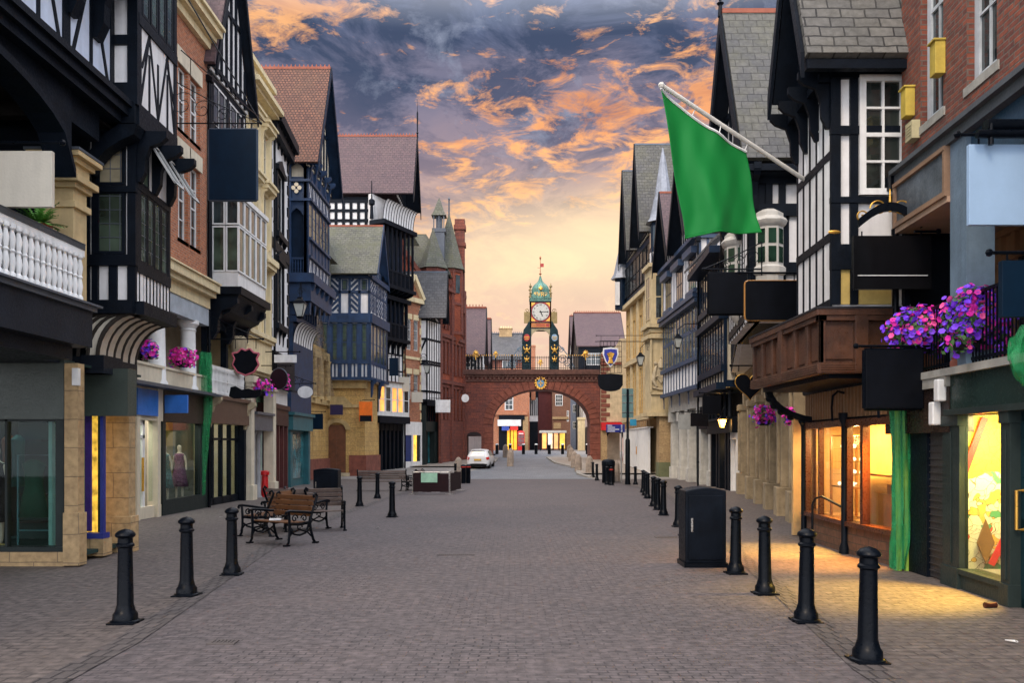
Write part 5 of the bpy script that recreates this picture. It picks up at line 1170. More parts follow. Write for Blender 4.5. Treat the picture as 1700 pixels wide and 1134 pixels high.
# shopfront: canted jeweller's bay and second window
g_ = gz(15)
pA, pB, pC, pD = (6.38, 17.9), (6.0, 17.2), (5.92, 14.9), (6.0, 12.95)
body(B, [(9.3, 13.2), (14, 13.2), (14, 18.5), (9.3, 18.5)], -.3, 3, BLK)
K1 = W(pA, pB, False); K2 = W(pB, pC, False); K3 = W(pC, pD, False)
m = MB(); s_ = BR('brown_plinth_brick', (.15, .075, .04), (.11, .055, .035), (.06, .045, .03), .3, .14, .01, wear=.4)
for wl in (K1, K2, K3): wl.box(m, 0, wl.L, g_-.2, g_+.50, -.2, .0)
m.build('stallriser', s_, B)
m = MB()
for wl in (K1, K2, K3):
    wl.box(m, 0, wl.L, g_+.50, g_+.58, -.2, .07); wl.box(m, 0, wl.L, 2.16, 2.28, -.12, .05); wl.box(m, 0, .07, g_+.58, 2.2, -.08, .03); wl.box(m, wl.L-.07, wl.L, g_+.58, 2.2, -.08, .03)
K2.box(m, K2.L*.36-.03, K2.L*.36+.03, g_+.58, 2.2, -.08, .02)
for x in (.62,): K3.box(m, x-.05, x+.05, g_+.58, 2.2, -.1, .03)
m.build('window_joinery', M('red_brown_varnished_timber', (.095, .030, .012), .3, var=.35), B)
m = MB()
for wl in (K1, K2, K3): wl.box(m, 0, wl.L, g_+.58, 2.16, -.05, -.045)
m.build('shop_window_glass', GLC, B)
m = MB()
for wl in (K1, K2, K3):
    wl.box(m, 0, wl.L, 2.28, 2.92, -.15, -.02)
    wl.box(m, 0, wl.L, 2.84, 2.95, -.2, .06)
m.build('fascia_panel', BLK, B)
m = MB()
for wl, n_ in ((K1, 4), (K2, 16), (K3, 14)):
    for k in range(n_): x = wl.L*(k+.5)/n_; wl.box(m, x-.028, x+.028, 2.32, 2.84, -.02, .03)
m.build('fascia_slat', M('tan_slat', (.25, .14, .07), .5), B)
m = MB()
for p in (pB, pC, (6.0, 13.05)): m.lathe([(.09, g_-.1), (.09, g_+.1), (.055, g_+.2), (.05, 2.2), (.1, 2.3), (.1, 2.4)], (p[0]-.05, p[1], 0), 12); m.build('iron_column', BLK, B); m = MB()
for p in (pC, (6.0, 13.2)):
    m.tube([(p[0]-.05, p[1], 2.75), (p[0]-.16, p[1], 2.78), (p[0]-.25, p[1], 2.7), (p[0]-.27, p[1], 2.5), (p[0]-.26, p[1], 2.25)], .022, 6)
m.build('iron_bracket', BLK, B)
AMB = M('amber_shop_wall', (.62, .40, .18), .7)
m = MB(); m.box(7.6, 7.7, 13.1, 18, g_, 2.4); m.box(6.1, 7.6, 13.1, 17.9, 2.3, 2.36); m.box(6.1, 7.6, 13.1, 17.9, g_+.45, g_+.5); m.box(6.0, 7.6, 18.0, 18.1, g_, 2.4); m.box(6.2, 7.6, 14.85, 14.9, g_+.5, 2.3); m.build('shop_interior', AMB, B)
m = MB(); m.box(6.15, 7.2, 13.3, 14.75, 1.3, 1.34)
for k in range(6): m.box(6.3+k*.15, 6.36+k*.15, 13.6, 14.5, g_+.52, 1.0+.15*(k % 2))
m.build('display_shelf', WOODL, B)
lamp('AREA', (6.65, 16.2, 2.26), 150, (1, .62, .24), .7, 1.8, (0, 0, -1), 'shop_lamp'); lamp('AREA', (6.6, 13.9, 2.26), 170, (1, .52, .14), .6, 1.4, (0, 0, -1), 'shop_lamp')
lamp('SPOT', (6.05, 15.7, 2.08), 1300, (1, .52, .09), math.radians(66), None, (-.95, -.2, -2), 'shop_lamp'); lamp('SPOT', (6.05, 14.0, 2.08), 1300, (1, .34, .04), math.radians(76), None, (-1.0, 0, -2), 'shop_lamp')
lamp('POINT', (6.6, 16.3, 1.9), 30, (1, .7, .35), .1, name='shop_lamp')
C_ = thing('display_cabinet', 'glass jewellery cabinet lit from inside standing in the brown bay window', 'cabinet', (6.65, 16.4, g_+.5))
m = MB(); x0, x1, y0, y1 = 6.4, 6.9, 15.9, 16.9
for x in (x0, x1):
    for y in (y0, y1): m.box(x-.02, x+.02, y-.02, y+.02, g_+.5, 2.0)
for z in (1.0, 2.0): m.box(x0, x1, y0, y1, z, z+.03)
m.build('frame', WOODL, C_)
for z in (1.25, 1.5, 1.75): q = MB(); q.box(x0+.02, x1-.02, y0+.02, y1-.02, z, z+.01); q.build('glass_shelf', GLC, C_)
q = MB()
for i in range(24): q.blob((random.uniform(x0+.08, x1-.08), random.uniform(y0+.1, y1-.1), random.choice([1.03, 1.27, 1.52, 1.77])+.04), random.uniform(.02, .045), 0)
q.build('jewellery', EM('glowing_jewellery', (1, .9, .7), 1.2), C_)  # emission on the pieces stands in for their glints
m = MB(); m.tube([(5.45, 15.3, gz(15)), (5.45, 15.3, .75), (5.5, 15.3, .86), (5.6, 15.25, .9), (5.9, 15.1, .72)], .022, 8); tag(m.build('handrail', IRON), 'short curved black handrail at the step of the lit brown bay', 'handrail')

# ---------------------------------------------------------------- R8 slate gable with carved white oriels over a stone arcade
B = thing('arcaded_building', 'tall grey slate gabled building with carved white oriels over a buff stone arcade', 'building', (8.5, 25, 0))
w8r = W((7.35, 20.2), (10.3, 36.9), False); u = w8r.L; t_ = w8r
g_ = gz(28)
piers = [(1.3, .4), (3.6, .4), (6.2, .4), (9.0, .4), (12.0, .4), (15.8, .45)]
hol = [(a[0]+a[1], b[0]-b[1], g_-.4, 3.3) for a, b in zip(piers, piers[1:])]
m = MB(); w8r.face(m, 0, u, g_-.4, 4.9, hol, 0, .7); m.build('stone_arcade', BUF, B)
m = MB()
for c, h in piers:
    w8r.box(m, c-h*.85, c+h*.85, g_-.4, .65, -.3, .55); w8r.box(m, c-h*.65, c+h*.65, .65, 3.3, -.2, .42); w8r.box(m, c-h*.8, c+h*.8, 3.3, 3.55, -.2, .52); w8r.box(m, c-h*.5, c+h*.5, 3.55, 4.7, -.2, .3); w8r.box(m, c-h*.25, c+h*.25, .75, 3.2, .42, .5)
w8r.box(m, 0, u, 4.7, 4.95, -.3, .25); w8r.box(m, 0, u, 4.95, 5.1, -.3, .35)
m.build('stone_pier', M('mossy_carved_stone', (.36, .28, .17), .9, var=.3, streak=.5, bump=.5), B, bevel=.02)
for q in hol:
    c = (q[0]+q[1])/2; hw = (q[1]-q[0])/2; m = MB()
    for s_ in (-1, 1): w8r.poly(m, [(c+s_*hw, 3.31), (c+s_*hw, 2.3), (c+s_*hw*.8, 2.75), (c+s_*hw*.4, 3.1), (c, 3.31)], -.55, -.1)
    m.build('arch_head', BUF, B)
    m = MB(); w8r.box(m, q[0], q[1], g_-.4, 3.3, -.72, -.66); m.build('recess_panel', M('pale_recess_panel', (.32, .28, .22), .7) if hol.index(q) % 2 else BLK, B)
m = MB(); w8r.box(m, 0, .5, g_-.4, 2.3, -.4, .05); m.build('timber_door', M('red_brown_timber', (.25, .07, .025), .45), B)
fr = W((5.85, 20.9), (7.3, 20.9), False); st = W((5.85, 20.9), (6.6, 25.6), False).flush()
m = MB(); fr.box(m, 0, fr.L, 4.9, 8.8, -.3, 0); st.box(m, 0, st.L, 4.9, 8.8, -.3, 0); m.build('wall', WHT, B)
m = MB(); L_ = fr.L
for x in (.0, .42, .75, L_-.08): fr.box(m, x, x+.16, 4.9, 8.8, 0, .09)
for z in (4.9, 6.05, 7.5, 8.3): fr.box(m, 0, L_, z, z+.3, 0, .1)
fr.box(m, .16, .42, 5.2, 8.3, 0, .05); fr.box(m, .9, 1.0, 6.3, 7.5, 0, .05)
vbars(m, st, 0, st.L, 4.9, 8.8, 8, .12, 0, .08)
for z in (5.0, 6.1, 7.4, 8.4): st.box(m, 0, st.L, z, z+.2, 0, .12)
for x in (.1, L_-.1): scrollbracket(m, fr, x, 8.7, 1.3, .5, .18)
for k in range(4): scrollbracket(m, st, .1+k*1.4, 8.7, 1.4, .8, .18)
m.build('timber_frame', BLK, B)
for yy, xx in ((20.55, 6.35), (22.6, 6.15)):   # carved white oriels
    m = MB(); m.lathe([(.05, 5.1), (.2, 5.3), (.36, 5.7), (.36, 6.0), (.42, 6.05), (.42, 6.2), (.36, 6.25), (.36, 7.2), (.42, 7.25), (.46, 7.35), (.42, 7.42), (.36, 7.46), (.36, 7.55), (.2, 7.65), (.05, 7.68)], (xx, yy+.35, 0), 8, PI/8)
    o = m.build('oriel', M('carved_white_stone', (.52, .50, .45), .7, var=.12, streak=.3), B)
    for k in range(8):
        an = PI/4*k; nn = Vector((math.cos(an), math.sin(an), 0)); tt = Vector((-nn.y, nn.x, 0)); c = Vector((xx, yy+.35, 0))+nn*.318
        for z0, z1 in ((6.32, 6.7), (6.78, 7.14)): q = MB(); q.obb(c-tt*.095+Vector((0, 0, z0)), tt*.19, nn*.03, (0, 0, z1-z0)); q.build('leaded_pane', glass_dark('green_stained_glass', (.010, .025, .016)), o)
gable(B, 5.6, 14, 20.5, 24.6, 8.75, 13.3, SLTM, wall=(6.0, WHT, BLK), bw=.45, ridge=TER, finial=2.4)
m = MB(); m.box(5.65, 7.6, 20.42, 20.56, 8.5, 8.66); m.build('gutter', BLK, B)
body(B, [(6.1, 21.2), (14, 21.2), (14, 25.6), (6.8, 25.6)], 4.9, 8.7, BLK)
# lower continuation behind the signs and the flag
s2 = W((6.9, 25.7), (9.6, 36.9), False).flush()
m = MB(); s2.box(m, 0, s2.L, 5.0, 9.6, -.3, 0); m.build('wall', WHT, B)
m = MB(); vbars(m, s2, 0, s2.L, 5.0, 9.6, 16, .14, 0, .08)
for z in (5.1, 6.4, 8.0, 9.4): s2.box(m, 0, s2.L, z, z+.22, 0, .12)
s2.box(m, 0, s2.L, 9.6, 9.9, -.2, .5)
m.build('timber_frame', BLK, B)
for k in range(8): window(B, s2, (s2.L*(2*k)/16+.12, s2.L*(2*k+2)/16-.12, 6.65, 7.95), 2, 2, WHTP, GLG, .06, d=.07)
m = MB(); m.prism([(6.4, 25.5, 9.85), (9.2, 37, 9.85), (12.5, 37, 13), (9.7, 25.5, 13)], (0, 0, .12)); m.build('roof', SLT, B)
body(B, [(7.0, 25.7), (14, 25.7), (14, 36.9), (9.8, 36.9)], 4.9, 9.7, WHT); body(B, [(8.0, 20.3), (14, 20.3), (14, 36.9), (11, 36.9)], g_-.4, 4.9, BUF)
chimney(B, 9.5, 33, 12, 15.6, 1.2, .9, BRO, 3)

# ---------------------------------------------------------------- R9 navy and black shop building
B = thing('timber_framed_building', 'narrow navy and black fronted building with turned columns behind the black hanging signs', 'building', (10, 40, 0))
w9r = W((9.95, 37.0), (10.35, 43.5), False); u = w9r.L; v9 = W((9.35, 37.1), (9.75, 43.5), False).flush(); g_ = gz(40)
m = MB(); v9.box(m, 0, v9.L, 4.4, 10.6, -.3, 0); m.box(9.35, 12, 37.0, 37.15, 4.4, 10.6); m.build('wall', CRMP, B)
m = MB(); vbars(m, v9, 0, v9.L, 4.4, 10.6, 9, .16, 0, .12)
for z, d in ((4.3, .4), (5.1, .2), (7.4, .3), (8.2, .15), (10.3, .7)): v9.box(m, -.2, v9.L, z, z+.3, 0, d)
a9 = W((9.35, 37.0), (12, 37.0), False); vbars(m, a9, 0, a9.L, 4.4, 10.6, 5, .14, 0, .08)
for z in (4.4, 7.4, 10.2): a9.box(m, 0, a9.L, z, z+.3, 0, .12)
m.build('timber_frame', NAVD, B)
for k in range(9): window(B, v9, (v9.L*k/9+.1, v9.L*(k+1)/9-.1, 5.4, 7.3), 1, 3, NAVD, GLS, .05, d=.06)
for k in range(9): window(B, v9, (v9.L*k/9+.1, v9.L*(k+1)/9-.1, 8.5, 10.2), 1, 2, NAVD, GLS, .05, d=.06)
m = MB()
for k in range(7): m.lathe([(.14, 3.0), (.09, 3.1), (.08, 4.0), (.16, 4.3)], w9r.p(.2+k*1.05, 0, .35), 8)
w9r.box(m, 0, u, 2.4, 3.0, -.2, .3); w9r.box(m, 0, u, 3.0, 3.1, -.2, .5); w9r.box(m, 0, u, 2.9, 4.4, -.8, -.7)
for x in (1.6, 2.3, 3.9, 4.6, 6.1): w9r.box(m, x-.16, x+.16, g_-.3, 2.4, -.3, .15)
m.build('shopfront', BLK, B)
m = MB(); w9r.box(m, .15, 1.4, g_-.1, 2.1, -.2, -.1); w9r.box(m, .1, .22, g_-.1, 2.3, -.2, .08); w9r.box(m, 1.35, 1.5, g_-.1, 2.3, -.2, .08); w9r.box(m, .1, 1.5, 2.1, 2.4, -.2, .1); m.build('white_door', WHTP, B)
m = MB(); w9r.box(m, 2.45, 3.8, g_, 2.4, -.9, -.85); m.build('lit_passage_wall', M('amber_passage_plaster', (.55, .35, .15), .7), B); lamp('POINT', w9r.p(3.1, 1.9, -.45), 30, (1, .62, .25), .08, name='passage_lamp')
m = MB(); w9r.box(m, 4.8, 6.0, g_, 2.3, -.3, -.25); m.build('pale_door', M('pale_plaster_door', (.45, .35, .25), .6), B)
m = MB()
for k in range(9): w9r.box(m, 2.5+k*.15, 2.52+k*.15, g_, 1.1, -.1, -.08)
for k in range(4): scroll(m, w9r.p(2.7+k*.32, .6, -.09), w9r.t, (0, 0, 1), .14, 1.2, .012)
w9r.box(m, 2.45, 3.8, 1.08, 1.12, -.12, -.07); m.build('iron_gate', IRON, B)
m = MB(); m.prism([(8.7, 36.9, 10.7), (8.9, 43.6, 10.7), (12.5, 43.6, 14), (12.5, 36.9, 14)], (0, 0, .12)); m.build('roof', SLT, B)
body(B, [(9.7, 37.2), (15, 37.2), (15, 43.5), (10.1, 43.5)], 4.4, 10.6, NAVD); body(B, [(11, 37.1), (15, 37.1), (15, 43.5), (11.3, 43.5)], g_-.3, 4.4, BLK)

# ---------------------------------------------------------------- R10 blue bay fronted building with small slate gables
B = thing('timber_framed_building', 'white building with a blue glazed jettied bay and two steep little slate gables', 'building', (10.3, 48, 0)); g_ = gz(48)
w10r = W((10.35, 43.6), (10.15, 53.6), False); u = w10r.L; j1 = W((9.75, 43.8), (9.6, 53.4), False).flush(); L_ = j1.L; e1 = W((9.75, 43.8), (11, 43.8), False)
m = MB(); j1.box(m, 0, L_, 4.9, 12.9, -.3, 0); e1.box(m, 0, e1.L, 4.9, 12.9, -.2, 0); m.build('wall', WHT, B)
m = MB()
for k in range(13): x = L_*k/12; j1.box(m, x-.06, x+.06, 4.9, 9.6, 0, .12); j1.box(m, x-.045, x+.045, 9.6, 12.9, 0, .06) if k % 4 in (0, 3, 1) else None
for z, d in ((4.8, .2), (6.3, .2), (7.9, .1), (9.3, .3), (9.55, .4), (12.6, .4)): j1.box(m, -.1, L_+.1, z, z+.22, 0, d); e1.box(m, 0, e1.L, z, z+.22, 0, d*.5)
vbars(m, e1, 0, e1.L, 4.9, 12.9, 3, .12, 0, .08)
for k in range(5): scrollbracket(m, j1, .2+k*(L_-.4)/4, 4.9, .8, .1, .2)
for k in range(3): c = L_*(k+.5)/3; j1.box(m, c-1.1, c+1.1, 12.0, 12.35, 0, .35); j1.box(m, c-1.0, c+1.0, 9.95, 10.15, 0, .2)
m.build('timber_frame', M('blue_grey_paint', (.03, .06, .12), .45), B)
for k in range(12): window(B, j1, (L_*k/12+.09, L_*(k+1)/12-.09, 6.5, 9.3), 1, 2, M('blue_grey_paint', (.03, .06, .12)), GLG, .05, .04, d=.08, lattice=.25)
for k in range(3): c = L_*(k+.5)/3; window(B, j1, (c-.85, c+.85, 10.15, 12.0), 3, 2, NAVD, GLS, .08, .06, d=.10)
gable(B, 8.9, 15, 43.6, 48.4, 12.8, 17.0, SLP, wall=(9.6, WHT, BLK), bw=.4, ridge=TER, finial=1.2)
gable(B, 8.9, 15, 48.5, 53.4, 12.8, 17.0, SLP, wall=(9.6, WHT, BLK), bw=.4, ridge=TER)
m = MB()
for x in (.2, 2.2, 5.0, 7.2, 9.6): w10r.box(m, x-.25, x+.25, g_-.3, 3.9, -.3, .1); w10r.box(m, x-.32, x+.32, g_-.3, .5, -.3, .18); w10r.box(m, x-.32, x+.32, 3.3, 3.9, -.3, .25)
w10r.box(m, 0, u, 3.9, 4.9, -.3, .2); m.build('white_shopfront', M('white_carved_shopfront', (.58, .56, .50), .6, streak=.3), B)
m = MB(); w10r.box(m, 0, u, g_-.3, 3.9, -.8, -.3); m.build('shop_window_glass', GLS, B)
m = MB(); w10r.box(m, .4, 2.0, 2.7, 3.9, -.3, .2); m.build('black_panel', BLK, B)
body(B, [(10.1, 44), (16, 44), (16, 53.6), (9.95, 53.6)], 4.9, 12.8, WHT); body(B, [(11.2, 43.7), (16, 43.7), (16, 53.6), (11, 53.6)], g_-.3, 4.9, WHT)

# ---------------------------------------------------------------- R11 cream stone bank with timber gables and lead spires
B = thing('corner_building', 'cream and yellow stone building with carved arms, lead spirelets and two tall slate gables', 'building', (9.8, 58, 0)); g_ = gz(58)
f11 = W((8.95, 54.2), (10.5, 54.2), False); s11 = W((8.95, 54.2), (8.85, 56.2), False); w11r = W((9.45, 56.2), (9.0, 66.5), False); u = w11r.L
CST = M('cream_ashlar', (.56, .45, .26), .8, var=.15, streak=.4)
m = MB(); f11.box(m, 0, f11.L, 3.9, 13.4, -.3, 0); s11.box(m, 0, s11.L, 3.9, 13.4, -.3, 0); m.build('corner_wall', CST, B)
m = MB(); w11r.face(m, 0, u, 3.6, 12.6, [(u*a, u*a+.7, z, z+h) for a in (.05, .14, .3, .4, .55, .65, .8, .9) for z, h in ((4.6, 2.8), (8.6, 2.6))], 0, .2); m.build('stone_wall', YST, B)
for a in (.05, .14, .3, .4, .55, .65, .8, .9):
    for z, h in ((4.6, 2.8), (8.6, 2.6)): window(B, w11r, (u*a, u*a+.7, z, z+h), 1, 2, CST, GLS, .06, .06, d=-.08)
m = MB()
for z, d in ((3.6, .35), (7.9, .25), (12.4, .4)): w11r.box(m, 0, u, z, z+.3, 0, d); w11r.box(m, 0, u, z+.3, z+.4, 0, d*.6)
for z, d in ((3.7, .35), (8.7, .25), (9.1, .12), (9.4, .3), (13.3, .2)): f11.box(m, -d, f11.L, z, z+.25, 0, d); s11.box(m, -d, s11.L, z, z+.25, 0, d)
for a in (.26, .5, .74): w11r.box(m, u*a-.2, u*a+.2, 3.6, 12.4, 0, .15)
r = f11.R(1082, 1112, 562, 650)
for q in ((r[0]-.12, r[0], r[2]-.1, r[3]+.3), (r[1], r[1]+.12, r[2]-.1, r[3]+.3), (r[0], r[1], r[3]+.1, r[3]+.3), (r[0]-.1, r[1]+.1, r[2]-.2, r[2]-.05)): f11.box(m, *q, 0, .14)
m.build('carved_stone', CST, B)
m = MB(); cx, cz = (r[0]+r[1])/2, r[2]   # royal arms in relief
f11.poly(m, [(cx-.32, cz+1.5), (cx+.32, cz+1.5), (cx+.32, cz+.95), (cx, cz+.5), (cx-.32, cz+.95)], 0, .12)
for s_ in (-1, 1):
    m.tube([f11.p(cx+s_*.28, cz+.3, .1), f11.p(cx+s_*.5, cz+.7, .12), f11.p(cx+s_*.42, cz+1.2, .12), f11.p(cx+s_*.3, cz+1.65, .1)], [.09, .14, .12, .08], 8); m.blob(f11.p(cx+s_*.34, cz+1.8, .1), .13, 0); m.tube([f11.p(cx+s_*.45, cz+.9, .1), f11.p(cx+s_*.2, cz+1.0, .16)], .05, 6)
m.tube([f11.p(cx-.55, cz+.25, .08), f11.p(cx, cz+.12, .1), f11.p(cx+.55, cz+.25, .08)], .07, 6)
for k in range(5): m.blob(f11.p(cx-.2+k*.1, cz+1.78+.05*(2-abs(k-2)), .1), .07, 0)
m.lathe([(.2, cz+1.5), (.22, cz+1.7), (.12, cz+2.0), (.03, cz+2.1), (.06, cz+2.2)], f11.p(cx, 0, .1), 8)
m.build('coat_of_arms', PST, B)
for k in range(2): window(B, f11, (.25+k*.6, .7+k*.6, 10.0, 12.8), 1, 2, CST, GLS, .05, .06, d=.04)
window(B, s11, (.3, 1.6, 10.0, 12.8), 2, 2, CST, GLS, .05, .06, d=.04)
m = MB(); m.lathe([(.85, 13.5), (.85, 16.4)], (9.85, 55.1, 0), 8, PI/8); o = m.build('turret', NAVD, B)
for k in range(8):
    an = PI/4*k+PI/8+PI/8; nn = Vector((math.cos(PI/4*k), math.sin(PI/4*k), 0)); tt = Vector((-nn.y, nn.x, 0)); c = Vector((9.85, 55.1, 0))+nn*.78
    for z0, z1, mm in ((14.7, 16.1, GLS), (13.7, 14.4, WHT)): q = MB(); q.obb(c-tt*.2+Vector((0, 0, z0)), tt*.4, nn*.04, (0, 0, z1-z0)); q.build('window' if mm is GLS else 'white_panel', mm, o)
SPL = M('pale_lead_spire', (.26, .28, .32), .45, .2, var=.25, streak=.4)
m = MB(); m.lathe([(1.15, 16.35), (.9, 16.7), (.55, 18.2), (.25, 20.2), (.03, 21.3)], (9.85, 55.1, 0), 8, PI/8); m.build('spire', SPL, B)
m = MB(); m.lathe([(.5, 12.5), (.5, 14.9)], (8.6, 66.3, 0), 8); o = m.build('turret', NAVD, B); m = MB(); m.box(8.05, 8.4, 65.75, 65.85, 12.8, 14.6); m.build('white_panel', WHT, o)
m = MB(); m.lathe([(.85, 14.9), (.6, 15.3), (.3, 16.8), (.02, 18)], (8.6, 66.3, 0), 8); m.build('spire', SPL, B)
h11 = W((9.3, 56.2), (8.85, 66.5), False)
m = MB(); h11.box(m, 0, h11.L, 12.8, 16.3, -.3, 0); m.build('timber_wall', NAVD, B)
for k in range(8): window(B, h11, (.2+k*1.25, 1.2+k*1.25, 13.2, 15.5), 2, 2, BLK, GLS, .06, .05, d=.1)
gable(B, 8.45, 16, 56.0, 60.4, 16.0, 22.5, SLTM, wall=(9.1, CRMP, BLK), bw=.5, ridge=LEAD)
gable(B, 8.3, 16, 61.3, 65.7, 16.0, 22.4, SLTM, wall=(8.9, CRMP, BLK), bw=.5, ridge=LEAD)
chimney(B, 11.5, 58.5, 18, 24.2, 1, .8, BRO, 0)
m = MB(); f11.box(m, .5, f11.L+.25, g_-.3, 3.7, -1, .1); m.build('stone_pillar', BUF, B)
m = MB(); f11.box(m, .45, f11.L+.3, g_-.3, .75, -1, .16); m.build('plinth', M('green_stained_plinth', (.13, .14, .07), .9), B)
m = MB(); w11r.box(m, 0, u, 3.0, 3.6, -.5, .3)
for k in range(14): w11r.box(m, .2+k*.7, .55+k*.7, 3.1, 3.5, .3, .42)
m.build('carved_frieze', M('brown_frieze', (.30, .19, .09), .8), B)
body(B, [(9.2, 54.5), (17, 54.5), (17, 66.5), (9.2, 66.5)], 3.6, 16.0, CST) if False else body(B, [(9.75, 54.6), (17, 54.6), (17, 66.5), (9.35, 66.5)], g_-.3, 16.0, CST)
HB = tag(MB().build('x', BLK), 'x', 'x') if False else None
hw = W((9.05, 55.8), (8.75, 66.3), False); m = MB(); hw.box(m, 0, hw.L, g_, 3.0, -.1, 0)
k = 0
while k < hw.L: hw.box(m, k, k+.03, g_, 3.0, 0, .015); k += .6
hw.box(m, 0, hw.L, 3.0, 3.08, -.3, .06)
o = m.build('hoarding', M('clean_white_board', (.74, .74, .72), .5, var=.06)); tag(o, 'white boarded hoarding along the foot of the cream stone building', 'hoarding')
m = MB(); hw.box(m, hw.L*.42, hw.L*.42+.25, 1.2, 1.75, .015, .03); m.build('notice', M('orange_notice', (.7, .32, .05), .5), o)

# ---------------------------------------------------------------- R12 cream house and red shop at the foot of the wall
B = thing('rendered_building', 'small cream house with quoins over a bright red shopfront beside the stone arch', 'building', (8.8, 71, 0)); g_ = gz(70.5)
f12 = W((7.45, 70.6), (12, 70.6), False); R_ = f12.L
m = MB(); f12.box(m, 0, R_, 3.8, 9.2, -.4, 0); f12.poly(m, [(0, 9.2), (R_, 9.2), (R_, 10.8), (1.6, 10.8), (1.3, 10.2), (.9, 9.9), (.2, 9.8), (0, 9.5)], -.4, 0); m.build('wall', M('warm_cream_render', (.58, .46, .29), .8, streak=.3), B)
m = MB()
for k in range(15): f12.box(m, 0, .75 if k % 2 else .45, 3.9+k*.38, 4.2+k*.38, 0, .05)
f12.box(m, -.05, 1.7, 8.6, 8.8, 0, .15); m.build('quoin', RSA, B)
m = MB(); f12.box(m, 0, 2.4, 3.1, 3.75, -.2, .35); f12.box(m, 1.85, 2.4, g_-.1, 3.1, -.2, .25); m.build('red_shopfront', M('bright_red_paint', (.62, .015, .02), .35), B)
m = MB(); f12.box(m, 0, .5, g_-.1, 3.1, -.4, .05); m.build('stone_pier', BUF, B)
m = MB(); f12.box(m, .5, 1.85, g_, 3.1, -2.2, -2.1); m.build('passage', M('pale_passage', (.45, .36, .26), .7), B)
m = MB(); n_ = 10
for k in range(n_):
    t0, t1 = k/n_, (k+1)/n_; ff = lambda t: g_+2.0+.55*math.sqrt(max(0, 1-(2*t-1)**2)); f12.poly(m, [(.5+1.35*t0, ff(t0)), (.5+1.35*t1, ff(t1)), (.5+1.35*t1, 3.1), (.5+1.35*t0, 3.1)], -.4, 0)
m.build('passage_arch', BLK, B)
m = MB(); f12.box(m, 2.9, 3.6, 3.9+.5, 4.25+.5, 0, .04); m.build('plaque', NAVY, B)
body(B, [(7.9, 71.1), (16, 71.1), (16, 74), (7.9, 74)], 3.1, 9.2, CRM)
# ================================================================ ARCH, CLOCK AND WHAT LIES BEYOND
def text_mesh(s, size, mat, parent, loc, rot=(PI/2, 0, 0), ext=.01, name='lettering', align='CENTER'):
    c = bpy.data.curves.new('t', 'FONT'); c.body = s; c.size = size; c.extrude = ext; c.align_x = align; c.align_y = 'CENTER'
    t = bpy.data.objects.new('t', c); me = bpy.data.meshes.new_from_object(t); bpy.data.objects.remove(t)
    me.materials.clear(); me.materials.append(mat)
    o = bpy.data.objects.new(name, me); col.objects.link(o); o.parent = parent
    o.location = Vector(loc)-parent_world(parent); o.rotation_euler = rot; return o
YA = 72.0; S_ = F/YA
def ax(px): return (px-CX)/S_
def az(py): return CZ-(py-HY)/S_
B = thing('arch_bridge', 'red sandstone arch spanning the end of the street with a railed walkway on top', 'bridge', (1.8, YA, .5))
xl, xr, x0, x1 = ax(769)-.3, ax(999), ax(818), ax(980); xc = (x0+x1)/2; hw = (x1-x0)/2; zs = az(705); rise = az(646)-zs; zt = az(623)
ga = gz(YA)-.3
def arc(t, k=1.0, dr=0): a = PI*t; return (xc-(hw*k+dr)*math.cos(a), zs+(rise*k+dr)*math.sin(a)**.92 if math.sin(a) > 0 else zs)
m = MB(); n_ = 32
px0, px1 = ax(775), ax(799)   # small footway arch
fz = az(724)
m.box(xl, px0, YA, YA+3, ga, zt); m.box(px1, x0, YA, YA+3, ga, zs); m.box(px0, px1, YA, YA+3, fz, zs)
m.box(px1-.001, x0, YA+.001, YA+2.999, zs, zs+.001)
m.box(x1, xr, YA, YA+3, ga, zs)
m.box(px0, x0-.0, YA, YA+3, zs, zt); m.box(x1, xr, YA, YA+3, zs, zt)
for i in range(n_):
    a, b = arc(i/n_), arc((i+1)/n_)
    m.prism([(a[0], YA, a[1]), (b[0], YA, b[1]), (b[0], YA, zt), (a[0], YA, zt)], (0, 3, 0))
m.build('arch_wall', RSB, B)
m = MB()
for i in range(26):
    t0, t1 = i/26+.002, (i+1)/26-.002; a, b = arc(t0), arc(t1); c, d = arc(t1, 1, .78), arc(t0, 1, .78)
    m.prism([(a[0], YA-.06, a[1]-.01), (b[0], YA-.06, b[1]-.01), (c[0], YA-.06, c[1]), (d[0], YA-.06, d[1])], (0, .1, 0))
for s_, xa, xb in ((0, x0-.8, x0+.03), (1, x1-.03, xr+.02)):
    for k in range(9):
        z = ga+.3+k*.48
        if z+.46 < zs: m.box(xa+(.12 if k % 2 and s_ == 0 else 0), xb, YA-.07, YA+.5, z, z+.455)
m.build('voussoir', RSA, B, bevel=.015)
m = MB(); m.box(xl, xr+1.5, YA-.35, YA+3.3, az(622), az(614)); m.box(xl, xr+1.5, YA-.2, YA, az(626), az(622))
k = xl
while k < xr: m.box(k, k+.18, YA-.16, YA, az(631), az(626)); k += .36
m.box(xl, xr, YA-.1, YA, az(634), az(631)); m.build('cornice', M('dark_weathered_sandstone', (.12, .055, .042), .9, var=.3, bump=.5), B)
m = MB(); a = PI/2*0; m.prism([(px0+(px1-px0)*(.5-.5*math.cos(PI*i/10)), YA-.03, fz+.35*math.sin(PI*i/10)) for i in range(11)][::-1], (0, .03, 0)); m.build('footway_arch_shadow', M('painted_arch_shadow', (.04, .03, .03), .9), B)  # dark half-round panel painted as the shadow in the footway arch
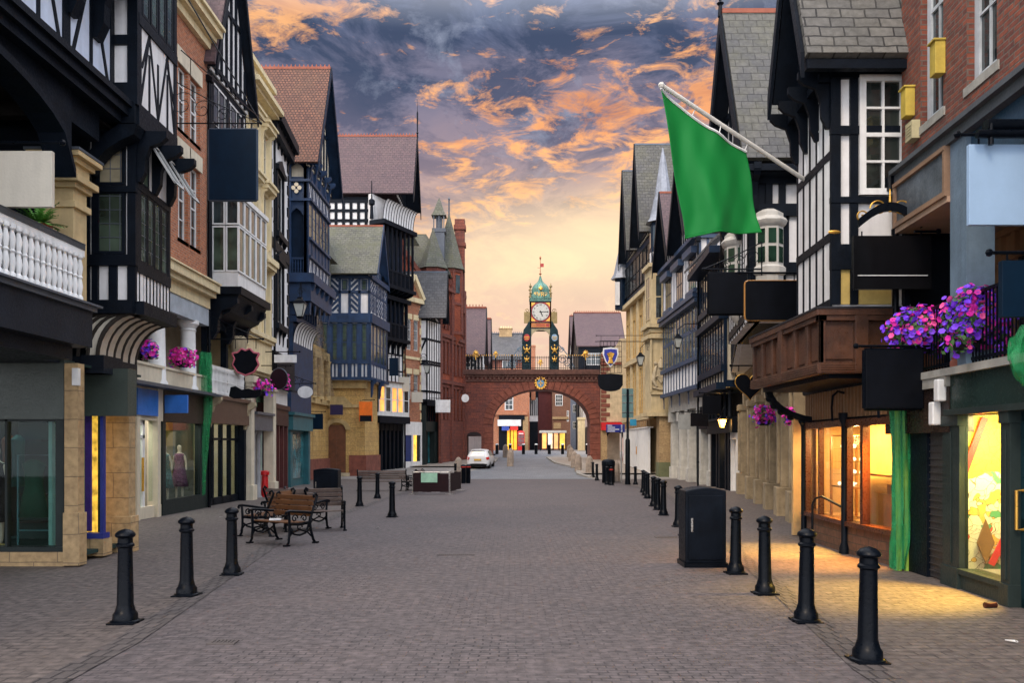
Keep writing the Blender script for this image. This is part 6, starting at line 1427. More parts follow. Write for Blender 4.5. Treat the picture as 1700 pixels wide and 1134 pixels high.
# keystone crest
m = MB(); c = Vector((ax(897.5), YA-.1, az(636.5)))
for k in range(14): an = 2*PI*k/14; m.blob(c+Vector((.46*math.cos(an), 0, .5*math.sin(an))), .09, 0)
m.prism([c+Vector((.46*math.cos(2*PI*k/24), 0, .5*math.sin(2*PI*k/24))) for k in range(24)], (0, .08, 0)); o = m.build('crest', GOLD, B)
m = MB(); m.prism([c+Vector((.3*math.cos(2*PI*k/20), -.03, .35*math.sin(2*PI*k/20))) for k in range(20)], (0, .05, 0)); m.build('crest_shield', M('sky_blue_enamel', (.08, .25, .45), .4), o)
m = MB(); m.beam(c+Vector((-.2, -.05, 0)), c+Vector((.2, -.05, 0)), .05, .07); m.beam(c+Vector((0, -.05, -.24)), c+Vector((0, -.05, .24)), .05, .07); m.build('crest_cross', GOLD, o)
# railings
m = MB(); z0, z1 = az(614), az(592); yr = YA-.15; xq = ax(1040); rl_, rr2 = ax(867.5), ax(927.5)
for a, b in ((xl, rl_), (rr2, xq), (ax(881), ax(914))):
    m.box(a, b, yr-.02, yr+.02, z1-.12, z1-.07); m.box(a, b, yr-.02, yr+.02, z0+.1, z0+.15)
    k = a
    while k < b: m.box(k-.018, k+.018, yr-.018, yr+.018, z0, z1+.02); k += .19
for a in (ax(790), ax(823), ax(972), ax(850), ax(948), ax(1015)): m.box(a-.07, a+.07, yr-.07, yr+.07, z0, z1+.15)
m.build('railing', IRON, B)
m = MB()
for a, b in ((xl, rl_), (rr2, xq)):
    k = a
    while k < b: m.blob((k, yr, z1+.07), (.03, .03, .09), 0); k += .19
m.build('gilt_finial', GOLD, B)
for px in (790, 823, 897, 972):
    m = MB(); zz_ = z1+.25 if px != 897 else z1-.45; c = Vector((ax(px), yr-.08, zz_)); s = .8 if px in (790, 972) else .55
    for k in range(5): an = PI*(k+.5)/5; m.tube([c, c+Vector((.3*math.cos(an), 0, .35*math.sin(an)))*s], [.09*s, .03], 6)
    m.blob(c, (.28*s, .08, .16*s), 0)
    for sg in (-1, 1): scroll(m, c+Vector((sg*.2*s, 0, -.28*s)), (sg, 0, 0), (0, 0, 1), .2*s, 1.1, .03)
    m.tube([c+Vector((0, 0, -.1)), c+Vector((0, 0, -.7*s))], .05, 6)
    m.build('gilt_crest', GOLD, B)

# ---------------------------------------------------------------- clock pavilion
C_ = thing('clock_tower', 'ornate iron clock turret with green ogee dome standing on the arch walkway', 'clock tower', (ax(897.5), YA+.8, az(614)))
cx = ax(897.5); h = ax(914)-cx; zb = az(614); y0_, y1_ = YA-.05, YA-.05+2*h
DKI = M('dark_green_iron', (.015, .035, .04), .4, .2); REDP = M('red_enamel', (.42, .03, .02), .4); VER = M('verdigris_copper', (.13, .30, .24), .5, .1, var=.3, streak=.4)
m = MB(); lw = ax(881)-ax(868)
for s_ in (-1, 1):
    xa = cx+s_*h
    for yy in (y0_, y1_):
        m.box(xa-.05, xa+.05, yy-.05, yy+.05, zb, az(501)); xo = cx+s_*(h+lw); m.box(xo-.05, xo+.05, yy-.05, yy+.05, zb, az(556))
        pts = [(cx+s_*(h+lw), az(556)), (cx+s_*(h+lw*.92), az(548)), (cx+s_*(h+lw*.5), az(540)), (cx+s_*(h+.1), az(532))]
        m.prism([(p[0], yy-.04, p[1]) for p in pts]+[(cx+s_*h, yy-.04, az(545)), (cx+s_*h, yy-.04, az(556))], (0, .08, 0))
        for z in (zb, az(602), az(589), az(570), az(557)): m.box(min(xa, xo), max(xa, xo), yy-.05, yy+.05, z, z+.08)
        for zc_ in (az(608), az(595)): scroll(m, ((xa+xo)/2, yy, zc_), (s_, 0, 0), (0, 0, 1), .24, 1.4, .03)
for yy in (y0_, y1_): m.box(cx-h, cx+h, yy-.04, yy+.04, az(546), az(544))
m.build('iron_frame', DKI, C_)
m = MB()
for s_ in (-1, 1):
    m = MB(); m.box(min(cx+s_*h, cx+s_*(h+lw)), max(cx+s_*h, cx+s_*(h+lw)), y0_+.02, y0_+.05, zb, az(557)); m.build('back_plate', M('teal_black_iron', (.02, .04, .055), .5), C_)
m = MB(); n_ = 14
for i in range(n_):
    a, b = PI*i/n_, PI*(i+1)/n_; f = lambda q, r: (cx+(h-.02)*r*math.cos(q), y0_-.02, az(566)+(az(548)-az(566))*r*math.sin(q)**.8 if math.sin(q) > 0 else az(566))
    m.prism([f(a, 1), f(b, 1), (f(b, 1)[0], y0_-.02, az(546)), (f(a, 1)[0], y0_-.02, az(546))], (0, .06, 0))
m.build('arch_spandrel', M('pale_gilt_iron', (.35, .30, .18), .5, .3), C_)
# shields and eagles on the legs
for s_, mt, nm in ((-1, REDP, 'red'), (1, M('pale_blue_enamel', (.25, .38, .52), .4), 'blue')):
    xm = cx+s_*(h+lw/2); c = Vector((xm, y0_-.10, az(561)))
    m = MB(); m.prism([c+Vector((.26*math.cos(2*PI*k/16), 0, .31*math.sin(2*PI*k/16))) for k in range(16)], (0, .06, 0)); o = m.build('shield', mt, C_)
    m = MB(); m.beam(c+Vector((-.2, -.02, .05)), c+Vector((.2, -.02, .05)), .03, .05); m.beam(c+Vector((-.16, -.02, -.1)), c+Vector((.16, -.02, -.1)), .03, .05); m.build('shield_device', GOLD, o)
    for zc_, sc_ in ((az(581), 1), (az(597), .7)):
        m = MB(); c = Vector((xm, y0_-.1, zc_)); m.blob(c, (.11*sc_, .07, .22*sc_), 0); m.blob(c+Vector((0, 0, .36*sc_)), .09*sc_, 0)
        for g in (-1, 1): m.tube([c, c+Vector((g*.22, 0, .05))*sc_, c+Vector((g*.28, 0, .28))*sc_], [.08, .06, .02], 6); m.tube([c, c+Vector((g*.2, 0, -.3))*sc_], [.06, .03], 6)
        m.build('gilt_crest', GOLD, C_)
    # side scrollwork
    m = MB()
    xo = cx+s_*(h+lw)
    for (dx, pz, r) in ((.35, 597, .42), (.75, 604, .32), (1.05, 608, .2), (.25, 581, .25)): scroll(m, (xo+s_*dx, YA, az(pz)), (s_, 0, 0), (0, 0, 1), r, 1.6, .035)
    m.tube([(xo, YA, az(572)), (xo+s_*.4, YA, az(580)), (xo+s_*.9, YA, az(592)), (xo+s_*1.4, YA, az(612))], .04, 6)
    m.build('scrollwork', M('blue_grey_gilt_iron', (.14, .20, .26), .5, .3), C_)
    m = MB(); m.box(min(cx+s_*(h+.05), cx+s_*(h+lw*.85)), max(cx+s_*(h+.05), cx+s_*(h+lw*.85)), y0_, y0_+.06, az(537), az(518))
    scroll(m, (cx+s_*(h+.3), y0_, az(516)), (s_, 0, 0), (0, 0, 1), .18, 1.2, .03); o = m.build('side_panel', M('dull_gilt_panel', (.30, .22, .09), .5, .4), C_)
# clock box with four dials (front one in view)
m = MB(); m.box(cx-h, cx+h, y0_, y1_, az(535), az(501)); m.build('clock_case', REDP, C_)
m = MB(); m.box(cx-h-.04, cx+h+.04, y0_-.04, y1_+.04, az(502), az(500)); m.box(cx-h-.04, cx+h+.04, y0_-.04, y1_+.04, az(536), az(534.5))
for sx in (-1, 1): m.box(cx+sx*h-.05, cx+sx*h+.05, y0_-.05, y0_+.05, az(545), az(501))
m.build('case_trim', DKI, C_)
zc_ = (az(535)+az(501))/2; R_ = .745*h/.87
m = MB()
for sx in (-1, 1):
    for sz in (-1, 1): m.prism([(cx+sx*h*.93, y0_-.02, zc_+sz*h*.93), (cx+sx*h*.5, y0_-.02, zc_+sz*h*.93), (cx+sx*h*.72, y0_-.02, zc_+sz*h*.72), (cx+sx*h*.93, y0_-.02, zc_+sz*h*.5)], (0, .018, 0))
m.build('gilt_spandrel', GOLD, C_)
def disc(m, c, r, y, t, n=40, r2=None):
    m.prism([(c[0]+r*math.cos(2*PI*k/n), y, c[1]+r*math.sin(2*PI*k/n)) for k in range(n)], (0, t, 0))
m = MB(); disc(m, (cx, zc_), R_*1.07, y0_-.035, .034); m.build('dial_rim', M('dark_red_rim', (.18, .015, .015), .4), C_)
m = MB(); disc(m, (cx, zc_), R_, y0_-.05, .014); o = m.build('clock_dial', M('white_enamel_dial', (.55, .55, .50), .4, var=.04, bump=0), C_)
DK = M('clock_black', (.01, .01, .012), .4)
for k, s in enumerate(('XII', 'I', 'II', 'III', 'IV', 'V', 'VI', 'VII', 'VIII', 'IX', 'X', 'XI')):
    an = PI/2-k*PI/6; text_mesh(s, .19, DK, o, (cx+R_*.82*math.cos(an), y0_-.056, zc_+R_*.82*math.sin(an)), (PI/2, -(an-PI/2), 0), .004, 'numeral')
m = MB()
for an, ln, wd in ((0.02, R_*.86, .045), (-PI/2+.42, R_*.55, .065)):
    m.beam((cx-.12*math.cos(an), y0_-.068, zc_-.12*math.sin(an)), (cx+ln*math.cos(an), y0_-.068, zc_+ln*math.sin(an)), .012, wd)
disc(m, (cx, zc_), .06, y0_-.08, .02, 12); m.build('clock_hand', DK, o)
m = MB(); m.box(cx-h+.06, cx+h-.06, y0_-.02, y0_+.05, az(544), az(536.5)); o = m.build('inscription_panel', M('orange_gilt_panel', (.50, .18, .05), .45, .2), C_)
m = MB()
for k in range(3): m.box(cx-h*.45, cx+h*.45, y0_-.03, y0_-.02, az(538.4+k*1.9), az(537.6+k*1.9))
m.box(cx+h*.55, cx+h*.85, y0_-.03, y0_-.02, az(542.5), az(538)); m.build('inscription_band', REDP, o)
# roof: cornice, ogee dome, finial
m = MB(); m.box(cx-h-.08, cx+h+.08, y0_-.08, y1_+.08, az(500), az(499)); m.box(cx-h-.02, cx+h+.02, y0_-.02, y1_+.02, az(499), az(495.6)); m.box(cx-h-.1, cx+h+.1, y0_-.1, y1_+.1, az(495.6), az(494.6))
for k in range(13): x = cx-h+2*h*k/12; m.box(x-.03, x+.03, y0_-.05, y0_-.02, az(499), az(496))
m.build('cornice', VER, C_)
def ring4(w_, z): return [(cx-w_, (y0_+y1_)/2-w_, z), (cx+w_, (y0_+y1_)/2-w_, z), (cx+w_, (y0_+y1_)/2+w_, z), (cx-w_, (y0_+y1_)/2+w_, z)]
m = MB(); prof = [(h, 494.6), (h*.95, 490), (h*.84, 486.5), (h*.80, 483), (h*.80, 479), (h*.72, 474.5), (h*.54, 470.5), (h*.30, 467), (h*.16, 463), (h*.08, 458), (h*.04, 455)]
m.lathe([(a*1.12, az(b)) for a, b in prof], (cx, (y0_+y1_)/2, 0), 16, PI/16); m.build('ogee_dome', VER, C_)
m = MB()
for k in range(8):
    an = PI/4*k+PI/8; m.tube([(cx+a*1.14*math.cos(an), (y0_+y1_)/2+a*1.14*math.sin(an), az(b)) for a, b in prof], .025, 5)
m.build('dome_rib', M('dark_verdigris', (.05, .20, .16), .5), C_)
text_mesh('VR', .52, GOLD, C_, (cx, y0_-.16, az(489.5)), ext=.03)
m = MB(); scroll(m, (cx-.42, y0_-.14, az(489)), (-1, 0, 0), (0, 0, 1), .16, 1.3, .025); scroll(m, (cx+.42, y0_-.14, az(489)), (1, 0, 0), (0, 0, 1), .16, 1.3, .025); m.blob((cx, y0_-.14, az(479.5)), (.2, .08, .16), 0); m.tube([(cx, y0_-.1, az(481)), (cx, y0_-.1, az(474))], [.14, .02], 6); m.build('gilt_crown', GOLD, C_)
m = MB(); ym_ = (y0_+y1_)/2
m.lathe([(.07, az(456)), (.035, az(453)), (.12, az(452)), (.12, az(451)), (.03, az(450)), (.022, az(428)), (.09, az(427)), (.03, az(426)), (.1, az(424.5)), (.0, az(421))], (cx, ym_, 0), 8)
m.build('finial', M('gilt_red_finial', (.45, .16, .08), .4, .5), C_)
m = MB(); m.box(cx+.02, cx+.3, ym_-.01, ym_+.01, az(440), az(434)); m.box(cx-.25, cx, ym_-.01, ym_+.01, az(441.5), az(441)); m.build('weather_vane', REDP, C_)
for sx in (-1, 1):
    for yy in (y0_, y1_):
        m = MB(); m.lathe([(.08, az(496)), (.08, az(488)), (.14, az(487)), (.05, az(485)), (.03, az(478)), (.13, az(476.5)), (.13, az(475)), (.05, az(474)), (0, az(469))], (cx+sx*(h+.02), yy, 0), 8); m.build('corner_finial', M('dull_gilt_panel', (.30, .22, .09)), C_)

# ---------------------------------------------------------------- buildings seen above and through the arch
def simple_roof_house(name, label, cat, xa, xb, ya, yb, z0, ze, zp, wallm, roofm, axis='x', wins=(), ridge=TER, barge=BLK):
    B = thing(name, label, cat, ((xa+xb)/2, ya, z0)); body(B, [(xa, ya), (xb, ya), (xb, yb), (xa, yb)], z0-.3, ze, wallm, 'wall')
    f = W((xa, ya), (xb, ya), False)
    m = MB()
    if axis == 'x':   # ridge along X
        ym = (ya+yb)/2
        for s, e in ((ya-.4, 1), (yb+.4, -1)): m.prism([(xa-.3, s, ze), (xb+.3, s, ze), (xb+.3, ym, zp), (xa-.3, ym, zp)], (0, 0, .18))
        o = m.build('roof', roofm, B); m = MB(); m.beam((xa-.3, ym, zp+.2), (xb+.3, ym, zp+.2), .3, .15)
        k = xa
        while k < xb: m.box(k, k+.08, ym-.04, ym+.04, zp+.25, zp+.5); k += .3
        m.build('ridge', ridge, o)
        for xx in (xa-.34, xb+.28):
            m = MB(); m.prism([(xx, ya-.4, ze+.1), (xx, ym, zp+.2), (xx, ym, zp-.4), (xx, ya-.4, ze-.5)], (.08, 0, 0)); m.prism([(xx, yb+.4, ze+.1), (xx, ym, zp+.2), (xx, ym, zp-.4), (xx, yb+.4, ze-.5)], (.08, 0, 0)); m.build('bargeboard', barge, B)
        m = MB(); m.prism([(xa+.05, ya, ze), (xa+.05, yb, ze), (xa+.05, ym, zp)], (xb-xa-.1, 0, 0)); m.build('gable_wall', wallm, B)
    for (x, z, w_, h_, nx, ny) in wins: window(B, f, (x-xa-w_/2, x-xa+w_/2, z, z+h_), nx, ny, WHTP, GLS, .07, .04, d=.05)
    return B, f
X = lambda px, Y: XP(px, Y)
Bq, f = simple_roof_house('gabled_house', 'black and white house with steep purple tiled roof behind the arch railings, far left', 'building', X(765, 78), X(800, 78), 78, 86, 1, ZP(592, 78), ZP(514, 82), WHT, SLP, wins=((X(781, 78), ZP(611, 78), 1.0, 1.0, 2, 2),))
m = MB(); vbars(m, f, 0, f.L, 6, ZP(592, 78), 6, .16, 0, .06); m.build('timber_frame', BLK, Bq)
simple_roof_house('gabled_house', 'house with a lower purple tiled gable directly behind the taller purple roofed one', 'building', X(799, 84), X(808, 84), 87, 93, 1, ZP(604, 87), ZP(532, 90), BRK, SLP)
Bq, f = simple_roof_house('brick_house', 'long low brick house with grey slate roof and broad chimney behind the railings', 'building', X(806, 126), X(872, 126), 126, 134, 6, ZP(598, 126), ZP(556, 130), BRK, SLT, wins=((X(845, 126), ZP(613, 126), 2.0, 1.3, 3, 1),), ridge=LEAD)
m = MB(); m.box(X(829, 130), X(850, 130), 129.4, 130.6, ZP(560, 130), ZP(547, 130)); m.box(X(828, 130), X(851, 130), 129.3, 130.7, ZP(547, 130), ZP(545.5, 130)); o = m.build('chimney', BUF, Bq)
for k in range(5): m = MB(); m.lathe([(.15, 0), (.12, .35)], (X(832+k*4, 130), 130, ZP(545.5, 130)), 8); m.build('chimney_pot', CRM, o)
Bq, f = simple_roof_house('gabled_house', 'dark timbered house under a broad purple brown tiled roof beyond the arch, on the right', 'building', X(960, 130), X(1035, 130), 130, 142, 1, ZP(576, 130), ZP(521, 136), BLK, SLP, wins=((X(985, 130), ZP(606, 130), 2.2, 1.8, 3, 2), (X(1008, 130), ZP(606, 130), 2.2, 1.8, 3, 2)))
Bq, f = simple_roof_house('gabled_house', 'narrow dark gable overlapping the left end of the broad purple brown roof', 'building', X(951, 144), X(959, 144), 144, 152, 1, ZP(588, 144), ZP(526, 148), WHT, SLP)
m = MB(); m.box(X(882, 114), X(889, 114), 114, 115, 8, ZP(573, 114)); m.box(X(881.5, 114), X(889.5, 114), 113.95, 115.05, ZP(576, 114), ZP(574.5, 114)); 
BR_ = thing('brick_house', 'distant orange brick house with one tall chimney seen through the clock arch', 'building', (X(886, 110), 112, 1.2)); m.build('chimney', BRO, BR_)
xa, xb = X(800, 112), X(879, 112)
body(BR_, [(xa, 112), (xb, 112), (xb, 122), (xa, 122)], 1, ZP(612, 112), BRO, 'wall'); f = W((xa, 112), (xb, 112), False)
for px in (845, 818): window(BR_, f, f.R(px-7, px+7, 656, 681), 2, 3, WHTP, GLS, .1, .05, d=.06)
m = MB(); f.rb(m, 800, 876, 684, 689, 0, .25); m.build('stone_string', M('orange_terracotta_band', (.40, .17, .09), .8), BR_)
m = MB(); f.rb(m, 828, 871, 690, 697, 0, .45); f.rb(m, 828, 872, 697, 749, 0, .1); m.build('shopfront', BLK, BR_)
m = MB(); f.rb(m, 826, 865, 697, 707.5, .5, .6); m.build('shop_sign', M('white_sign_board', (.72, .72, .72), .5, bump=0), BR_)
m = MB(); f.rb(m, 833, 845, 708, 715, .5, .58); m.build('shop_sign', M('blue_sign', (.03, .07, .38), .5), BR_)
m = MB(); f.rb(m, 847, 860, 708, 714.5, .5, .58); m.build('shop_sign', M('red_sign', (.65, .03, .02), .5), BR_)
m = MB()
for a, b in ((842, 846), (848, 852), (853, 858)): f.rb(m, a, b, 712, 747, .1, .3)
m.build('lit_shop_window', EM('yellow_shop_light', (1.0, .45, .03), .5, .8), BR_)
m = MB(); f.rb(m, 868, 877, 692, 748, 0, .3); m.build('stone_pier', BUF, BR_)
def far_block(name, label, pxa, pxb, Y, pyt, mat, wins=(), depth=8, extra=None):
    xa, xb = X(pxa, Y), X(pxb, Y); B = thing(name, label, 'building', ((xa+xb)/2, Y, gz(Y))); body(B, [(xa, Y), (xb, Y), (xb, Y+depth), (xa, Y+depth)], gz(Y)-.3, ZP(pyt, Y), mat, 'wall'); f = W((xa, Y), (xb, Y), False)
    for (a, b, t, bt, nx, ny) in wins: window(B, f, f.R(a, b, t, bt), nx, ny, WHTP, GLS, .08, .05, d=.05)
    return B, f
Bq, f = far_block('timber_framed_building', 'sliver of black and white building beyond the arch, left of the dark red wall', 878, 893, 116, 622, WHT, ((880, 886, 660, 672, 2, 2),))
m = MB(); f.rb(m, 878, 893, 700, 748, 0, .2); vbars(m, f, 0, f.L, ZP(690, 116), ZP(625, 116), 5, .12, 0, .08); f.rb(m, 878, 893, 640, 660, 0, .05); m.build('timber_frame', BLK, Bq)
Bq, f = far_block('brick_house', 'dark red rendered wall building beyond the arch, in the middle', 893, 917, 120, 628, M('oxblood_render', (.13, .028, .025), .8), ((898, 903, 632, 640, 1, 2),))
m = MB(); f.rb(m, 893, 917, 645, 650, 0, .4); m.build('lead_flashing', LEAD, Bq)
Bq, f = far_block('brick_house', 'brown brick and timber building with an arched opening beyond the stone arch', 917, 947, 118, 640, BR('brown_brick', (.28, .12, .06), (.2, .09, .05), (.15, .1, .08)), ((922, 934, 655, 674, 3, 3), (941, 944.5, 682, 700, 1, 2)))
m = MB(); f.rb(m, 917, 944, 692, 696, 0, .2); f.rb(m, 919, 931, 702, 712, 0, .06); m.build('stone_string', BUF, Bq)
Bq, f = far_block('rendered_building', 'grey blue fronted building at the far end of the street beyond the arch', 948, 960, 135, 660, M('grey_blue_render', (.20, .24, .32), .8), ((951, 957, 672, 685, 2, 2), (951, 957, 700, 712, 2, 2)))
# receding terrace on the right beyond the arch
B2 = thing('rendered_building', 'pale terrace receding down the right side of the street beyond the arch', 'building', (14, 110, 1.2)); f2 = W((X(962, 128), 128), (X(985, 96), 96), False)
m = MB(); f2.box(m, 0, f2.L, 1, 9.5, -5, 0); m.build('wall', M('pale_pink_render', (.50, .40, .34), .8, streak=.3), B2)
for k in range(7): window(B2, f2, (1.5+k*4.4, 3+k*4.4, 5.6, 7.6), 2, 2, WHTP, GLS, .12, .08, d=.06)
m = MB(); f2.box(m, 0, f2.L, 1, 4.2, 0, .1); m.build('shopfront', DGRN, B2)
m = MB(); m.box(X(960, 106), X(971, 106), 106, 107, 1.2, ZP(694, 106)); m.box(X(959, 106), X(972, 106), 105.9, 107.1, ZP(697, 106), ZP(693, 106)); tag(m.build('advertising_column', CRM), 'cream advertising column standing beyond the right side of the arch', 'column')
# lit shelter
S1_ = thing('bus_shelter', 'lit glass shelter with glowing panels and a pale flat roof beyond the arch', 'shelter', (X(918, 104), 104, 1.2))
m = MB(); m.box(X(896, 104), X(940, 104), 103.5, 106, ZP(719, 104), ZP(715, 104)); m.build('roof', M('pale_shelter_roof', (.5, .48, .44), .6), S1_)
m = MB()
for px in (897, 908, 918, 928, 939): m.box(X(px, 104)-.05, X(px, 104)+.05, 103.6, 103.7, 1.2, ZP(719, 104))
m.build('frame', BLK, S1_)
for a, b, c in ((900, 907, (1, .45, .12)), (909.5, 917, (1, .8, .5)), (919.5, 926, (1, .4, .15)), (929, 937.5, (1, .55, .08))):
    m = MB(); m.box(X(a, 104), X(b, 104), 103.65, 103.75, 1.45, ZP(719.5, 104)); m.build('lit_panel', EM('shelter_panel_%d' % a, c, .6, 1.8), S1_)
# ================================================================ STREET FURNITURE, SIGNS, FLOWERS, CAR
def YB(py):
    lo, hi = 2.0, 130.0
    for _ in range(50):
        md = (lo+hi)/2; y = HY+(CZ-gz(md))*F/md
        if y > py: lo = md
        else: hi = md
    return lo
def at(px, py): Y = YB(py); return Vector((XP(px, Y), Y, gz(Y)))
# ---------------------------------------------------------------- black bollards
r0 = None
m = MB(); prof = [(.150, 0), (.150, .03), (.128, .04), (.124, .10), (.105, .125), (.092, .17), (.084, .2), (.072, .80), (.092, .815), (.092, .835), (.076, .85), (.074, .90), (.098, .915), (.104, .93), (.098, .95), (.07, .975), (.035, .99), (.0, .998)]
m.lathe(prof, (0, 0, 0), 20, PI/4)
m.box(-.14, .14, -.14, .14, 0, .022); bol_mesh_o = m.build('bollard', IRON); 
bl = [(208, 1035, 'black bollard at the far left, nearest the camera on that side'), (310, 990, 'second black bollard on the left, below the brick shops'), (385, 955, 'third black bollard on the left, just in front of the wooden benches'),
      (651, 859, 'black bollard standing apart in mid street right of the benches'), (597, 841, 'black bollard in front of the left end of the long grey bench'), (626.5, 828, 'black bollard in front of the middle of the long grey bench'),
      (1440, 1099, 'largest black bollard at lower right, nearest the camera'), (1338, 1033, 'second nearest black bollard on the right'), (1270, 987, 'third nearest black bollard on the right, beside the black cabinet'), (1221, 953, 'black bollard touching the right edge of the black cabinet'),
      (1137.5, 890, 'black bollard half hidden behind the black cabinet'), (1126, 875, 'black bollard just left of and behind the black cabinet'), (1101.5, 856, 'nearest of the far group of right hand bollards'), (1092, 847, 'second of the far group of right hand bollards'), (1085, 841, 'third of the far group of right hand bollards'),
      (1075, 828, 'fourth of the far group of right hand bollards'), (1071, 823, 'fifth of the far group of right hand bollards'), (1067.5, 818, 'farthest of the far group of right hand bollards'),
      (984.5, 793, 'short black bollard just beyond the stone posts on the right'), (991, 798, 'short black bollard left of the round litter bin'), (1007.7, 805, 'black bollard in front of the round litter bin'), (1055, 805, 'slim black post to the right of the tall sign pole'), (756, 797, 'black bollard behind the cafe barrier')]
for i, (px, py, lab) in enumerate(bl):
    o = bol_mesh_o if i == 0 else bol_mesh_o.copy()
    if i: col.objects.link(o)
    o.location = at(px, py); tag(o, lab, 'bollard', 'black bollards along the street')
    if i: o.rotation_euler.z = random.uniform(-.15, .15); o.rotation_euler.x = random.uniform(-.012, .012); o.rotation_euler.y = random.uniform(-.012, .012)
o = bol_mesh_o.copy(); col.objects.link(o); o.location = at(1015, 806); tag(o, 'black bollard with a red band beside the round litter bin', 'bollard', 'black bollards along the street')
m = MB(); m.lathe([(.1, .80), (.1, .87)], (0, 0, 0), 12); q = m.build('red_band', REDP); q.parent = o
# black bollards with white tops beyond the arch
m = MB(); m.lathe([(.16, 0), (.15, .9), (.17, .92), (.1, 1.02), (0, 1.04)], (0, 0, 0), 12); p0 = m.build('bollard', IRON)
m = MB(); m.lathe([(.175, .93), (.12, 1.03), (0, 1.05)], (0, 0, 0), 12); q = m.build('white_cap', WHTP, p0)
LB = ['leftmost', 'second from left', 'third from left', 'middle', 'third from right', 'second from right', 'rightmost']
for i, px in enumerate((825, 847, 869, 890, 912, 934, 975)):
    o = p0 if i == 0 else copy_tree(p0, (0, 0, 0)); Y = 83; o.location = (XP(px, Y), Y, gz(Y)); tag(o, '%s of the white topped black bollards beyond the arch' % LB[i], 'bollard', 'white topped bollards beyond the arch')
# stone posts
m = MB(); m.lathe([(.27, 0), (.24, 1.0), (.2, 1.06), (.1, 1.2), (0, 1.22)], (0, 0, 0), 8, PI/8); s0 = m.build('stone_post', M('weathered_stone_post', (.30, .24, .19), .9, var=.3, streak=.4))
for i, (px, py, lab) in enumerate(((839, 760, 'farthest stone post on the left of the roadway through the arch'), (848, 769, 'middle stone post on the left pavement beside the roadway'), (847, 774.6, 'nearest stone post on the left, right of the white car'), (945.7, 761, 'farthest stone post on the right edge of the roadway'), (948.5, 768, 'second farthest stone post on the right edge of the roadway'), (953.3, 777, 'third stone post on the right, just behind the nearest'), (960, 783, 'nearest stone post on the right edge of the roadway'), (978.5, 787, 'stone post standing alone in front of the right arch pier'), (1022, 800, 'stone post to the right of the round litter bin'), (761, 790, 'stone post between the barrier and the white car'))):
    o = s0 if i == 0 else s0.copy()
    if i: col.objects.link(o)
    o.location = at(px, py); tag(o, lab, 'stone post', 'stone posts near the arch')
# ---------------------------------------------------------------- cabinets and bins
def cabinet(px0, px1, py, hpx, label, mat):
    Y = YB(py); s = F/Y; x0, x1 = XP(px0, Y), XP(px1, Y); h_ = hpx/s; g = gz(Y); d = .55; R = thing('steel_cabinet', label, 'cabinet', ((x0+x1)/2, Y, g))
    m = MB(); n = 8; top = [(x0+(x1-x0)*k/n, h_-.05+.05*math.sin(PI*k/n)) for k in range(n+1)]
    m.prism([(x0, Y, g+.06), (x1, Y, g+.06)]+[(a, Y, g+b) for a, b in reversed(top)], (0, d, 0)); m.build('housing', mat, R, bevel=.02)
    m = MB(); m.box(x0-.02, x1+.02, Y-.02, Y+d+.02, g, g+.07); m.build('base', IRON, R)
    m = MB(); m.box(x0+.05, x1-.05, Y-.02, Y-.001, g+.12, g+h_-.12); m.build('door_panel', mat, R, bevel=.01)
    m = MB(); m.box(x0+.08, x0+.11, Y-.04, Y-.02, g+h_*.45, g+h_*.62); m.build('handle', STEEL, R)
CABM = M('black_blue_cabinet', (.005, .008, .014), .42, .3, var=.4, bump=.08)
cabinet(1138, 1206, 943, 133, 'large black steel cabinet with curved top in the right foreground', CABM)
cabinet(520, 561, 836, 58, 'dark blue black cabinet with curved top behind the left benches', CABM)
Y = YB(802); R = thing('litter_bin', 'round dark litter bin on the right pavement before the arch', 'bin', (XP(1010, Y), Y, gz(Y))); c = R.location
m = MB(); m.lathe([(.34, 0), (.36, .05), (.36, .95), (.38, .98)], c, 18); m.build('body', CABM, R); m = MB(); m.lathe([(.38, .98), (.38, 1.2), (.3, 1.3), (0, 1.36)], c, 18); m.build('hood', CABM, R); m = MB(); m.box(c.x-.16, c.x+.16, c.y-.40, c.y-.33, c.z+1.02, c.z+1.18); m.build('opening', BLK, R)
for i, (px, lab) in enumerate(((769.5, 'left of the pair of black litter bins before the white car'), (777, 'right of the pair of black litter bins before the white car'))):
    Y = YB(803); c = Vector((XP(px, Y), Y+.2*i, gz(Y))); R = thing('litter_bin', lab, 'bin', c, 'pair of black litter bins')
    m = MB(); m.lathe([(.11, 0), (.13, .05), (.13, .85), (.15, .88), (.15, 1.0), (.06, 1.06)], c, 14); m.build('body', CABM, R); m = MB(); m.lathe([(.155, .89), (.155, .95)], c, 14); m.build('red_band', REDP, R)
